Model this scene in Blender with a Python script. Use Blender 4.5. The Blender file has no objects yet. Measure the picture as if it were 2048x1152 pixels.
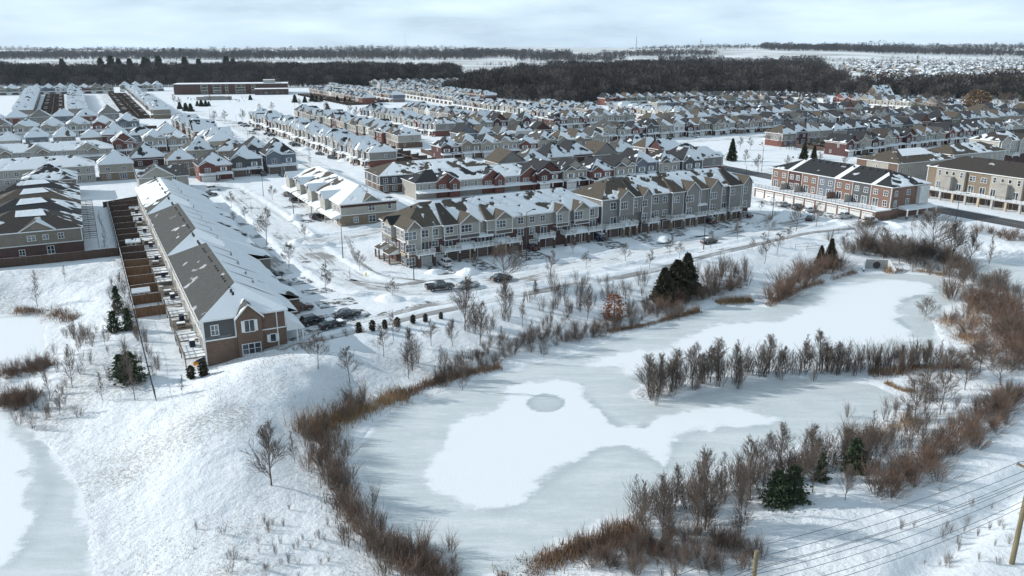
import bpy, math, random
import numpy as np
from mathutils import Vector, Matrix
R=math.radians
HAZE=.000033
S=bpy.context.scene
# ------------------------------------------------------------ camera, sky, sun, exposure
CAMZ=45.0; FPX=1600.0; PITCH=math.atan(478/FPX)
cd=bpy.data.cameras.new('camera'); cam=bpy.data.objects.new('camera',cd); S.collection.objects.link(cam)
cd.sensor_width=36; cd.lens=FPX/2048*36; cd.clip_start=1; cd.clip_end=80000
cam.location=(0,0,CAMZ); cam.rotation_euler=(math.pi/2-PITCH,0,0); S.camera=cam
SUN_EL=R(25); SUN_A=R(9)
SDIR=Vector((-math.cos(SUN_A)*math.cos(SUN_EL),math.sin(SUN_A)*math.cos(SUN_EL),math.sin(SUN_EL)))
wd=bpy.data.worlds.new('World'); S.world=wd; wd.use_nodes=True
nt=wd.node_tree; nt.nodes.clear()
def N(nt,t,**k):
    n=nt.nodes.new(t)
    for a,b in k.items(): setattr(n,a,b)
    return n
out=N(nt,'ShaderNodeOutputWorld'); bg=N(nt,'ShaderNodeBackground'); sky=N(nt,'ShaderNodeTexSky')
sky.sky_type='NISHITA'; sky.sun_disc=False; sky.sun_elevation=SUN_EL; sky.sun_rotation=math.atan2(SDIR.x,SDIR.y)
sky.air_density=1.0; sky.dust_density=0.6; sky.ozone_density=1.6
tc=N(nt,'ShaderNodeTexCoord'); mp=N(nt,'ShaderNodeMapping'); mp.inputs['Scale'].default_value=(1.6,1.6,9)
ns=N(nt,'ShaderNodeTexNoise'); ns.inputs['Scale'].default_value=2.2; ns.inputs['Detail'].default_value=7; ns.inputs['Roughness'].default_value=0.55
rp=N(nt,'ShaderNodeValToRGB'); rp.color_ramp.elements[0].position=0.36; rp.color_ramp.elements[0].color=(.22,.22,.22,1); rp.color_ramp.elements[1].position=0.62
cl=N(nt,'ShaderNodeRGB'); cl.outputs[0].default_value=(13.4,16.5,19.0,1)
mx=N(nt,'ShaderNodeMixRGB')
L=nt.links.new
L(tc.outputs['Generated'],mp.inputs[0]); L(mp.outputs[0],ns.inputs['Vector']); L(ns.outputs['Fac'],rp.inputs[0])
L(rp.outputs[0],mx.inputs[0]); mb=N(nt,'ShaderNodeMixRGB'); mb.inputs[0].default_value=.6; L(sky.outputs[0],mb.inputs[1]); mb.inputs[2].default_value=(7.5,10.6,14.0,1); L(mb.outputs[0],mx.inputs[1]); L(cl.outputs[0],mx.inputs[2])
sp_=N(nt,'ShaderNodeSeparateXYZ'); L(tc.outputs['Generated'],sp_.inputs[0]); mg=N(nt,'ShaderNodeMapRange'); mg.inputs['From Max'].default_value=.30; mg.inputs['To Min'].default_value=1.62; mg.inputs['To Max'].default_value=.95; L(sp_.outputs[2],mg.inputs[0]); vs=N(nt,'ShaderNodeVectorMath',operation='SCALE'); L(mx.outputs[0],vs.inputs[0]); L(mg.outputs[0],vs.inputs['Scale']); L(vs.outputs[0],bg.inputs[0]); L(bg.outputs[0],out.inputs[0]); bg.inputs[1].default_value=0.051
sl=bpy.data.lights.new('sun','SUN'); sl.energy=5.0; sl.angle=R(0.53); sl.color=(1.0,.97,.93)
so=bpy.data.objects.new('sun',sl); S.collection.objects.link(so); so.rotation_euler=SDIR.to_track_quat('Z','Y').to_euler()
S.view_settings.view_transform='Standard'; S.view_settings.look='None'; S.view_settings.exposure=-0.20; S.view_settings.gamma=1
S.cycles.max_bounces=4; S.cycles.diffuse_bounces=2; S.cycles.glossy_bounces=2; S.cycles.volume_bounces=0; S.cycles.transparent_max_bounces=4

# ------------------------------------------------------------ frames: streets run at 28 degrees
GA=R(28); CG,SG=math.cos(GA),math.sin(GA)
def st2w(s,t): return (s*CG-t*SG, s*SG+t*CG)
def w2st(x,y): return (x*CG+y*SG, -x*SG+y*CG)
def G(px,py,z=0.0):          # survey point of the site: where the sight line to it meets height z
    u=px-1024; v=576-py
    dy=FPX*math.cos(PITCH)+v*math.sin(PITCH); dz=-FPX*math.sin(PITCH)+v*math.cos(PITCH)
    k=(z-CAMZ)/dz; return (u*k,dy*k)
def ptop(x,y,z,ytop):        # height of something standing at (x,y,z) whose top is sighted at ytop
    v=576-ytop
    dy=FPX*math.cos(PITCH)+v*math.sin(PITCH); dz=-FPX*math.sin(PITCH)+v*math.cos(PITCH)
    return CAMZ+dz*(y/dy)-z
def sm(a,b,x):
    k=np.clip((x-a)/(b-a),0,1); return k*k*(3-2*k)
_rs=np.random.RandomState(7); _T=_rs.rand(256,256)
def vn(x,y):
    xi=np.floor(x).astype(int); yi=np.floor(y).astype(int); fx=x-xi; fy=y-yi
    fx=fx*fx*(3-2*fx); fy=fy*fy*(3-2*fy)
    a=_T[xi&255,yi&255]; b=_T[(xi+1)&255,yi&255]; c=_T[xi&255,(yi+1)&255]; d=_T[(xi+1)&255,(yi+1)&255]
    return (a*(1-fx)+b*fx)*(1-fy)+(c*(1-fx)+d*fx)*fy-.5
def fbm(x,y,sc,o=4):
    x=np.asarray(x,float)/sc; y=np.asarray(y,float)/sc; r=0; a=1
    for i in range(o): r=r+a*vn(x+17.3*i,y-9.1*i); a*=.5; x=x*2.03; y=y*2.03
    return r
def sdf(X,Y,poly):           # signed distance, positive outside
    X=np.asarray(X,float); Y=np.asarray(Y,float)
    d=np.full(X.shape,1e18); ins=np.zeros(X.shape,bool); n=len(poly)
    for i in range(n):
        x0,y0=poly[i]; x1,y1=poly[(i+1)%n]; ex,ey=x1-x0,y1-y0
        wx,wy=X-x0,Y-y0; k=np.clip((wx*ex+wy*ey)/(ex*ex+ey*ey+1e-9),0,1)
        d=np.minimum(d,(wx-ex*k)**2+(wy-ey*k)**2)
        c=((y0<=Y)&(y1>Y))|((y1<=Y)&(y0>Y))
        if y1!=y0: ins^=c&(X<x0+(Y-y0)*ex/(y1-y0))
    return np.where(ins,-1,1)*np.sqrt(d)
def dline(X,Y,pl):
    X=np.asarray(X,float); Y=np.asarray(Y,float); d=np.full(X.shape,1e18)
    for (x0,y0),(x1,y1) in zip(pl[:-1],pl[1:]):
        ex,ey=x1-x0,y1-y0; wx,wy=X-x0,Y-y0; k=np.clip((wx*ex+wy*ey)/(ex*ex+ey*ey+1e-9),0,1)
        d=np.minimum(d,(wx-ex*k)**2+(wy-ey*k)**2)
    return np.sqrt(d)

# ------------------------------------------------------------ materials
MATS={}
def new_mat(name):
    m=bpy.data.materials.new(name); m.use_nodes=True; MATS[name]=m
    b=m.node_tree.nodes['Principled BSDF']; return m,m.node_tree,b
def noise(nt,scale,detail=4,coord='Object',rough=.55,stretch=None,off=False):
    t=N(nt,'ShaderNodeTexCoord'); src=t.outputs[coord]
    if off:
        oi=N(nt,'ShaderNodeObjectInfo'); mu=N(nt,'ShaderNodeVectorMath',operation='SCALE'); cb=N(nt,'ShaderNodeCombineXYZ')
        for i in range(3): nt.links.new(oi.outputs['Random'],cb.inputs[i])
        nt.links.new(cb.outputs[0],mu.inputs[0]); mu.inputs['Scale'].default_value=173.0
        ad=N(nt,'ShaderNodeVectorMath',operation='ADD'); nt.links.new(src,ad.inputs[0]); nt.links.new(mu.outputs[0],ad.inputs[1]); src=ad.outputs[0]
    if stretch:
        p=N(nt,'ShaderNodeMapping'); p.inputs['Scale'].default_value=stretch; nt.links.new(src,p.inputs[0]); src=p.outputs[0]
    n=N(nt,'ShaderNodeTexNoise'); n.inputs['Scale'].default_value=scale; n.inputs['Detail'].default_value=detail; n.inputs['Roughness'].default_value=rough
    nt.links.new(src,n.inputs['Vector']); return n.outputs['Fac']
def ramp(nt,fac,a,b,pa=.3,pb=.7):
    r=N(nt,'ShaderNodeValToRGB'); e=r.color_ramp.elements
    e[0].position=pa; e[0].color=(*a,1); e[1].position=pb; e[1].color=(*b,1); nt.links.new(fac,r.inputs[0]); return r.outputs[0]
def mr(nt,fac,a,b,c=0.,d=1.):
    m=N(nt,'ShaderNodeMapRange',interpolation_type='SMOOTHSTEP'); m.inputs['From Min'].default_value=a; m.inputs['From Max'].default_value=b
    m.inputs['To Min'].default_value=c; m.inputs['To Max'].default_value=d; nt.links.new(fac,m.inputs['Value']); return m.outputs[0]
def math_(nt,op,a,b=None):
    m=N(nt,'ShaderNodeMath',operation=op)
    for i,v in enumerate((a,b)):
        if v is None: continue
        if isinstance(v,(int,float)): m.inputs[i].default_value=v
        else: nt.links.new(v,m.inputs[i])
    return m.outputs[0]
def mixc(nt,f,a,b):
    m=N(nt,'ShaderNodeMixRGB')
    for i,v in ((0,f),(1,a),(2,b)):
        if isinstance(v,tuple): m.inputs[i].default_value=(*v,1)
        elif isinstance(v,(int,float)): m.inputs[i].default_value=v
        else: nt.links.new(v,m.inputs[i])
    return m.outputs[0]
def bump(nt,b,h,strength,dist):
    u=N(nt,'ShaderNodeBump'); u.inputs['Strength'].default_value=strength; u.inputs['Distance'].default_value=dist
    nt.links.new(h,u.inputs['Height']); nt.links.new(u.outputs[0],b.inputs['Normal'])
def attr(nt,name):
    a=N(nt,'ShaderNodeAttribute'); a.attribute_name=name; return a.outputs['Fac']
def plain(name,col,rough=.8,var=.18,scale=1.5,metal=0,stretch=None):
    m,nt,b=new_mat(name)
    lo=tuple(c*(1-var) for c in col); hi=tuple(min(1,c*(1+var)) for c in col)
    nt.links.new(ramp(nt,noise(nt,scale,5,off=True,stretch=stretch),lo,hi),b.inputs['Base Color'])
    b.inputs['Roughness'].default_value=rough; b.inputs['Metallic'].default_value=metal; b.inputs['Specular IOR Level'].default_value=.3
    return m
SNOWC=(.77,.81,.84)
def siding(name,col):
    col=tuple(x*(.80 if name!='siding_white' else .9) for x in col)
    m,nt,b=new_mat(name)
    t=N(nt,'ShaderNodeTexCoord'); w=N(nt,'ShaderNodeTexWave',bands_direction='Z',wave_profile='SAW'); w.inputs['Scale'].default_value=1.6; nt.links.new(t.outputs['Object'],w.inputs['Vector'])
    c=ramp(nt,noise(nt,.8,5,off=True),tuple(x*.88 for x in col),tuple(min(1,x*1.1) for x in col))
    nt.links.new(mixc(nt,math_(nt,'MULTIPLY',w.outputs['Fac'],.16),c,tuple(x*.45 for x in col)),b.inputs['Base Color'])
    b.inputs['Roughness'].default_value=.7; bump(nt,b,w.outputs['Fac'],.3,.03)
def brick(name,col,mort=(.42,.40,.37)):
    m,nt,b=new_mat(name)
    t=N(nt,'ShaderNodeTexCoord'); s=N(nt,'ShaderNodeSeparateXYZ'); c=N(nt,'ShaderNodeCombineXYZ'); nt.links.new(t.outputs['Object'],s.inputs[0])
    nt.links.new(math_(nt,'ADD',s.outputs[0],s.outputs[1]),c.inputs[0]); nt.links.new(s.outputs[2],c.inputs[1])
    k=N(nt,'ShaderNodeTexBrick'); nt.links.new(c.outputs[0],k.inputs['Vector']); k.inputs['Scale'].default_value=3.2
    k.inputs['Color1'].default_value=(*[x*.72 for x in col],1); k.inputs['Color2'].default_value=(*[min(1,x*1.32) for x in col],1); k.inputs['Mortar'].default_value=(*[.5*x+.25*y for x,y in zip(col,mort)],1)
    k.inputs['Mortar Size'].default_value=.012; k.inputs['Brick Width'].default_value=.55; k.inputs['Row Height'].default_value=.22; k.inputs['Bias'].default_value=-.1
    n=noise(nt,.7,5,off=True)
    nt.links.new(mixc(nt,mr(nt,n,.35,.7,0,.35),k.outputs[0],tuple(x*.6 for x in col)),b.inputs['Base Color']); b.inputs['Roughness'].default_value=.9
def roofmat(name,col):
    m,nt,b=new_mat(name)
    sh=ramp(nt,noise(nt,2.2,6,off=True,rough=.75),tuple(x*.62 for x in col),tuple(x*1.4 for x in col))
    t=N(nt,'ShaderNodeTexCoord'); w=N(nt,'ShaderNodeTexWave',bands_direction='Z',wave_profile='SAW'); w.inputs['Scale'].default_value=2.6; w.inputs['Distortion'].default_value=.6
    nt.links.new(t.outputs['Object'],w.inputs['Vector'])
    sh=mixc(nt,math_(nt,'MULTIPLY',w.outputs['Fac'],.3),sh,tuple(x*.4 for x in col))
    n1=noise(nt,.30,3,off=True,rough=.45); n2=noise(nt,2.2,4,off=True)
    nn=math_(nt,'ADD',n1,math_(nt,'MULTIPLY',math_(nt,'SUBTRACT',n2,.5),.075))
    # snow where coverage attribute exceeds the noise
    nnn=mr(nt,nn,.28,.72)
    d=math_(nt,'SUBTRACT',attr(nt,'snow'),nnn)
    f=mr(nt,d,-.03,.06)
    nt.links.new(mixc(nt,f,sh,SNOWC),b.inputs['Base Color']); b.inputs['Roughness'].default_value=.85; b.inputs['Specular IOR Level'].default_value=.2
    h=math_(nt,'ADD',math_(nt,'MULTIPLY',mr(nt,d,-.05,.25),1.0),math_(nt,'MULTIPLY',n2,.12)); bump(nt,b,h,.9,.22)
roofmat('shingle_charcoal',(.036,.038,.042)); roofmat('shingle_brown',(.098,.083,.066)); roofmat('shingle_grey',(.082,.082,.078)); roofmat('shingle_dark_brown',(.055,.049,.044))
for n_,c_ in dict(beige=(.40,.365,.31),cream=(.48,.455,.40),tan=(.28,.245,.20),grey=(.29,.28,.262),dark_grey=(.10,.105,.11),slate_blue=(.17,.20,.24),white=(.70,.70,.68),dark_red=(.085,.028,.026),sage=(.26,.28,.24),brown_band=(.14,.115,.10),light_grey=(.43,.41,.37),pale_blue=(.42,.50,.52),dark_green=(.07,.085,.08)).items(): siding('siding_'+n_,c_)
for n_,c_ in dict(red=(.17,.062,.048),brown=(.165,.105,.075),tan=(.235,.185,.13),dark=(.095,.050,.042),orange=(.205,.122,.090),grey=(.25,.22,.20)).items(): brick('brick_'+n_,c_)
plain('trim_white',(.74,.75,.75),.6,.06); plain('trim_tan',(.45,.38,.28),.7,.1)
plain('garage_white',(.66,.66,.64),.6,.08); plain('garage_brown',(.14,.10,.08),.6,.1); plain('door_dark',(.05,.05,.055),.5,.1)
plain('wood_fence_sunlit',(.20,.113,.064),.85,.35,.9,stretch=(7,7,.5)); plain('wood_dark',(.085,.058,.045),.85,.35,1.2,stretch=(7,7,.5)); plain('wood_grey',(.20,.175,.15),.9,.3,2)
plain('rail_white',(.72,.72,.70),.6,.05); plain('rail_black',(.03,.03,.032),.5,.1); plain('metal_dark',(.045,.047,.05),.5,.1); plain('metal_grey',(.35,.36,.37),.45,.1,metal=.6)
plain('concrete',(.42,.41,.39),.9,.2,.6); plain('bark',(.115,.088,.072),.95,.3,2); plain('bark_light',(.24,.205,.18),.95,.25,2); plain('twig_red',(.185,.128,.098),.95,.4,.5); plain('twig_grey',(.155,.125,.105),.95,.3,.7)
plain('wood_light',(.10,.088,.080),1.,.3,.02); plain('reed',(.34,.225,.13),.95,.35,.4); plain('reed_dark',(.25,.165,.110),.95,.35,.4); plain('leaf_rust',(.26,.095,.040),.9,.3,1.5); plain('willow',(.20,.135,.085),.95,.25,.2)
plain('needle',(.042,.052,.030),.9,.35,1.2); plain('needle_pine',(.050,.070,.036),.9,.35,1.0); plain('cedar_brown',(.046,.044,.026),.9,.3,1.0)
plain('wood_far',(.044,.038,.036),1.,.35,.02); plain('pole_wood',(.20,.165,.10),.9,.25,1.2,stretch=(4,4,.4)); plain('wire',(.06,.065,.07),.4,.05)
plain('tyre',(.02,.02,.021),.9,.1); plain('rim',(.35,.36,.37),.35,.05,metal=.7); plain('lamp_red',(.25,.01,.01),.3,.05); plain('lamp_clear',(.7,.72,.75),.2,.05)
plain('hydrant_yellow',(.70,.50,.06),.5,.1); plain('tarp_orange',(.75,.28,.03),.7,.2); plain('tarp_blue',(.08,.13,.30),.6,.2); plain('teal',(.02,.22,.18),.7,.2); plain('cloth_dark',(.03,.035,.06),.9,.2)
m,nt,b=new_mat('glass'); nt.links.new(ramp(nt,noise(nt,.35,2,off=True),(.02,.03,.04),(.22,.26,.28),.45,.75),b.inputs['Base Color']); b.inputs['Roughness'].default_value=.12; b.inputs['Specular IOR Level'].default_value=.7
for n_,c_ in dict(black=(.012,.013,.015),charcoal=(.045,.047,.052),silver=(.42,.43,.44),white=(.72,.73,.74),dark_red=(.075,.018,.014),blue=(.02,.035,.08),brown=(.07,.05,.04)).items():
    m,nt,b=new_mat('paint_'+n_)
    f=mr(nt,noise(nt,1.4,5,off=True),.52,.64,0,.55)      # road salt and blown snow
    nt.links.new(mixc(nt,f,c_,(.42,.44,.46)),b.inputs['Base Color']); nt.links.new(mr(nt,f,0,1,.25,.8),b.inputs['Roughness']); b.inputs['Coat Weight'].default_value=.4
# snow surfaces
m,nt,b=new_mat('snow')
n2=noise(nt,.9,8,off=False,rough=.7); n3=noise(nt,.12,4)
c=ramp(nt,n3,(.72,.765,.80),(.80,.835,.86)); 
wd_=attr(nt,'weed')          # dead grass poking through
sp=mr(nt,math_(nt,'ADD',noise(nt,2.2,6,rough=.8,stretch=(1,1.3,1)),math_(nt,'MULTIPLY',wd_,.14)),.60,.70)
c=mixc(nt,math_(nt,'MULTIPLY',math_(nt,'MULTIPLY',sp,wd_),.70),c,(.34,.31,.27))
ba=attr(nt,'bare')           # swept or worn through to the paving
f=mr(nt,math_(nt,'SUBTRACT',ba,mr(nt,noise(nt,.8,7,rough=.72,stretch=(1,1,1)),.25,.75)),-.05,.08)
dk=ramp(nt,noise(nt,1.2,5),(.085,.080,.075),(.20,.185,.17))
c=mixc(nt,f,c,dk)
nt.links.new(c,b.inputs['Base Color']); b.inputs['Roughness'].default_value=.75; b.inputs['Specular IOR Level'].default_value=.25
h=math_(nt,'ADD',n2,math_(nt,'MULTIPLY',noise(nt,.22,5),2.5)); h=math_(nt,'MULTIPLY',h,math_(nt,'ADD',.35,math_(nt,'MULTIPLY',attr(nt,'crust'),.95)))
bump(nt,b,h,.85,.35)
m,nt,b=new_mat('snow_plain'); nt.links.new(ramp(nt,noise(nt,.8,4),(.78,.825,.86),(.84,.87,.89)),b.inputs['Base Color']); b.inputs['Roughness'].default_value=.8; bump(nt,b,noise(nt,1.1,6),.5,.25)
m,nt,b=new_mat('snow_far')
c=ramp(nt,noise(nt,.004,7,rough=.65),(.42,.44,.43),(.76,.79,.81),.38,.60)
nt.links.new(c,b.inputs['Base Color']); b.inputs['Roughness'].default_value=.9
# packed street snow with wheel tracks: uv.x across, uv.y along (metres)
def streetmat(name,dark,bias,cover):
    m,nt,b=new_mat(name)
    uv=N(nt,'ShaderNodeUVMap'); uv.uv_map='UVMap'; mp=N(nt,'ShaderNodeMapping'); mp.inputs['Scale'].default_value=(.85,.05,1); nt.links.new(uv.outputs[0],mp.inputs[0])
    a=N(nt,'ShaderNodeTexNoise'); a.inputs['Scale'].default_value=1.0; a.inputs['Detail'].default_value=6; a.inputs['Roughness'].default_value=.7; nt.links.new(mp.outputs[0],a.inputs['Vector'])
    n=noise(nt,.10,4); g=noise(nt,2.5,5)
    v=math_(nt,'ADD',math_(nt,'ADD',math_(nt,'MULTIPLY',a.outputs['Fac'],.75),math_(nt,'MULTIPLY',n,.6)),math_(nt,'MULTIPLY',g,.2))
    f=mr(nt,v,bias,bias+.10)
    sn=ramp(nt,a.outputs['Fac'],(.47,.51,.54),(.83,.86,.88),.33,.60)
    nt.links.new(mixc(nt,math_(nt,'MULTIPLY',f,cover),sn,dark),b.inputs['Base Color']); b.inputs['Roughness'].default_value=.75
    bump(nt,b,a.outputs['Fac'],.6,.15)
streetmat('street_snow',(.17,.155,.135),.79,.85); streetmat('road_clear',(.052,.055,.060),.55,.97); streetmat('path_worn',(.18,.165,.15),.70,.8)
m,nt,b=new_mat('driveway'); n=noise(nt,.7,6,rough=.7)
nt.links.new(mixc(nt,mr(nt,n,.45,.56),(.075,.072,.070),(.70,.74,.77)),b.inputs['Base Color']); b.inputs['Roughness'].default_value=.8
m,nt,b=new_mat('ice')
sn=attr(nt,'snow'); 
n=noise(nt,.6,9,rough=.78,stretch=(1,1.6,1)); n2=noise(nt,5.,4)
f=mr(nt,math_(nt,'ADD',sn,math_(nt,'MULTIPLY',math_(nt,'SUBTRACT',n,.5),1.9)),.22,.80)
streak=mr(nt,noise(nt,.16,9,rough=.78,stretch=(.5,2.4,1)),.40,.66,0,.8)
ic=mixc(nt,streak,(.54,.59,.60),(.71,.745,.755)); ic=mixc(nt,mr(nt,n,.45,.75,0,.45),ic,(.74,.77,.79)); ic=mixc(nt,mr(nt,n2,.4,.7,0,.22),ic,(.42,.48,.51))
rim=attr(nt,'rim'); ic=mixc(nt,math_(nt,'MULTIPLY',rim,.8),ic,(.36,.42,.44))
nt.links.new(mixc(nt,f,ic,(.765,.805,.83)),b.inputs['Base Color']); nt.links.new(mr(nt,f,0,1,.38,.8),b.inputs['Roughness']); b.inputs['Specular IOR Level'].default_value=.35
bump(nt,b,math_(nt,'ADD',math_(nt,'MULTIPLY',f,.6),math_(nt,'MULTIPLY',n2,.5)),.45,.12)

# ------------------------------------------------------------ mesh helper
COL=S.collection
class MB:
    def __init__(s): s.v=[];s.f=[];s.m=[];s.sn=[];s.mats=[];s.uv=None
    def mi(s,mat):
        if mat not in s.mats: s.mats.append(mat)
        return s.mats.index(mat)
    def face(s,pts,mat,sn=0.0):
        n=len(s.v); s.v+= [tuple(p) for p in pts]; s.f.append(tuple(range(n,n+len(pts)))); s.m.append(s.mi(mat))
        s.sn+= list(sn) if isinstance(sn,(list,tuple)) else [sn]*len(pts)
    def box(s,x0,x1,y0,y1,z0,z1,mat,top=None,sn=0.,bottom=True):
        a=[(x0,y0),(x1,y0),(x1,y1),(x0,y1)]
        for i in range(4):
            p,q=a[i],a[(i+1)%4]; s.face([(*p,z0),(*q,z0),(*q,z1),(*p,z1)],mat)
        s.face([(*p,z1) for p in a],top or mat,sn)
        if bottom: s.face([(*p,z0) for p in a[::-1]],mat)
    def tube(s,a,b,r0,r1,mat,n=4,cap=True):
        a=Vector(a);b=Vector(b);d=(b-a).normalized(); u=d.orthogonal().normalized(); w=d.cross(u)
        A=[a+(u*math.cos(2*math.pi*i/n)+w*math.sin(2*math.pi*i/n))*r0 for i in range(n)]
        B=[b+(u*math.cos(2*math.pi*i/n)+w*math.sin(2*math.pi*i/n))*r1 for i in range(n)]
        for i in range(n): s.face([A[i],A[(i+1)%n],B[(i+1)%n],B[i]],mat)
        if cap: s.face(B,mat); s.face(A[::-1],mat)
    def lathe(s,prof,mat,n=8,c=(0,0,0)):
        for (r0,z0),(r1,z1) in zip(prof[:-1],prof[1:]):
            for i in range(n):
                a=2*math.pi*i/n;b=2*math.pi*(i+1)/n
                p=[(c[0]+r0*math.cos(a),c[1]+r0*math.sin(a),c[2]+z0),(c[0]+r0*math.cos(b),c[1]+r0*math.sin(b),c[2]+z0),(c[0]+r1*math.cos(b),c[1]+r1*math.sin(b),c[2]+z1),(c[0]+r1*math.cos(a),c[1]+r1*math.sin(a),c[2]+z1)]
                s.face(p,mat)
    def add(s,o,x=0,y=0,z=0,rot=0,sc=1,maxf=None):
        n=len(s.v); c,q=math.cos(rot)*sc,math.sin(rot)*sc
        s.v+=[(x+c*a-q*b,y+q*a+c*b,z+sc*d) for a,b,d in o.v]
        s.f+=[tuple(n+i for i in f) for f in o.f]; mm=[s.mi(k) for k in o.mats]; s.m+=[mm[i] for i in o.m]; s.sn+=o.sn
    def mesh(s,name,smooth=False):
        me=bpy.data.meshes.new(name); me.from_pydata(s.v,[],s.f)
        for k in s.mats: me.materials.append(MATS[k])
        me.polygons.foreach_set('material_index',s.m)
        if any(s.sn):
            a=me.attributes.new('snow','FLOAT','CORNER'); a.data.foreach_set('value',s.sn)
        if smooth: me.polygons.foreach_set('use_smooth',[True]*len(s.f))
        me.update(); return me
def obj(name,me,parent=None,loc=(0,0,0),rz=0,label=None,sc=None):
    o=bpy.data.objects.new(name,me); COL.objects.link(o); o.location=loc; o.rotation_euler=(0,0,rz)
    if sc: o.scale=(sc,sc,sc) if not isinstance(sc,tuple) else sc
    if parent: o.parent=parent
    if label: o['label']=label
    return o
def tag(o,label,cat,group=None,kind=None):
    if label: o['label']=label
    if cat: o['category']=cat
    if group: o['group']=group
    if kind: o['kind']=kind
    return o
def thing(name,label,cat,loc,rz=0,group=None,sc=None):
    return tag(obj(name,None,None,loc,rz,sc=sc),label,cat,group)
def place(tpl,parent):        # tpl = [(name, mesh, (x,y,z), rz, [children])]
    for name,me,loc,rz,ch in tpl:
        o=obj(name,me,parent,loc,rz)
        for c in ch: obj(c[0],c[1],o,c[2],c[3])
ORD=['','first','second','third','fourth','fifth','sixth','seventh','eighth','ninth','tenth','eleventh','twelfth']
def ordn(i):
    if i<13: return ORD[i]
    return f"{i}{'th' if 10<=i%100<=20 else {1:'st',2:'nd',3:'rd'}.get(i%10,'th')}"
def fastmesh(name,verts,faces,mats,midx=None,attrs=None,smooth=False):   # numpy arrays, tris or quads
    me=bpy.data.meshes.new(name); nv=len(verts); nf,k=faces.shape
    me.vertices.add(nv); me.vertices.foreach_set('co',verts.astype(np.float32).ravel())
    me.loops.add(nf*k); me.loops.foreach_set('vertex_index',faces.astype(np.int32).ravel())
    me.polygons.add(nf); me.polygons.foreach_set('loop_start',np.arange(0,nf*k,k,dtype=np.int32))
    for m_ in mats: me.materials.append(MATS[m_])
    if midx is not None: me.polygons.foreach_set('material_index',midx.astype(np.int32))
    if smooth: me.polygons.foreach_set('use_smooth',np.ones(nf,bool))
    for kk,vv in (attrs or {}).items():
        a=me.attributes.new(kk,'FLOAT','POINT'); a.data.foreach_set('value',vv.astype(np.float32).ravel())
    me.update(); me.validate(); return me
# ------------------------------------------------------------ terrain
ZP=-3.5
POND=[G(*p,ZP) for p in [(705,935),(740,1010),(775,1075),(830,1120),(900,1175),(1040,1160),(1120,1095),(1200,1060),(1330,1000),(1400,960),(1500,925),(1620,890),(1700,872),(1760,845),(1800,820),(1795,790),(1745,765),(1640,752),(1500,757),(1400,775),(1310,797),(1278,796),(1275,782),(1300,765),(1380,748),(1500,728),(1700,712),(1850,712),(1895,690),(1872,645),(1900,618),(1955,600),(1950,575),(1880,552),(1800,543),(1720,546),(1650,560),(1580,588),(1530,612),(1490,600),(1430,610),(1330,640),(1220,675),(1150,703),(1080,718),(1000,742),(930,762),(860,787),(790,812),(740,842),(705,885)]]
POND2=[G(*p,-3.0) for p in [(1880,512),(1960,515),(2060,530),(2300,560),(2300,720),(2120,690),(2030,668),(2018,620),(2035,590),(1990,565),(1930,545),(1890,532)]]
POND3=[G(*p,-4.0) for p in [(-60,640),(0,628),(60,627),(97,655),(94,700),(60,733),(22,745),(5,775),(0,800),(40,830),(90,880),(140,930),(175,985),(193,1060),(192,1240),(-200,1300),(-500,900),(-300,640)]]
STREET=[(40,300),(43,240),(43,185),(43.5,162),(46.5,148),(55,139.5),(70,137.8),(95,141.5),(130,146.5),(166,150),(186,153)]
def smooth_pl(pts,n=6):
    P=[np.array(p,float) for p in pts]; P=[2*P[0]-P[1]]+P+[2*P[-1]-P[-2]]; o=[]
    for i in range(1,len(P)-2):
        for k in range(n):
            t=k/n; a,b,c,d=P[i-1:i+3]
            o.append(tuple(.5*((2*b)+(-a+c)*t+(2*a-5*b+4*c-d)*t*t+(-a+3*b-3*c+d)*t**3)))
    o.append(tuple(P[-2])); return o
ST=[('street_snow',smooth_pl(STREET),8.2),
 ('street_snow',smooth_pl([(40,300),(52,332),(70,368),(82,420),(84,560),(78,640)]),9),
 ('street_snow',[(47,190),(62,194),(80,203),(140,210),(212,214)],8),
 ('street_snow',smooth_pl([(82,203),(82,300),(84,400)]),8),
 ('street_snow',smooth_pl([(183,138),(183,170),(182,205),(188,222),(215,226)]),9.5),
 ('street_snow',[(-120,475),(76,472)],8),('street_snow',[(-120,352),(62,350)],8),('street_snow',[(25,575),(26,960)],8),
 ('street_snow',[(153,380),(152,545)],8),('street_snow',[(110,292),(214,292)],8),('street_snow',[(150,383),(238,384)],8),
 ('street_snow',[(240,340),(240,600)],8),('street_snow',[(325,380),(325,520)],8),('street_snow',[(300,412),(500,414)],8),
 ('street_snow',[(385,528),(540,520)],8),('street_snow',[(226,322),(560,317)],8),('street_snow',[(226,226),(540,228)],8)]
ROAD=smooth_pl([(223.5,345),(222.5,240),(219.5,170),(218.5,120),(222,60),(230,0)])
PATH=smooth_pl([(20,122),(30,122),(45,125),(59,127),(80,129.5),(103,131.5),(135,137),(160,140.5),(175,139)])
WPATH=[[st2w(*p) for p in pl] for _,pl,_ in ST]; WROAD=[st2w(*p) for p in ROAD]; WPATHF=[st2w(*p) for p in PATH]
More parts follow.
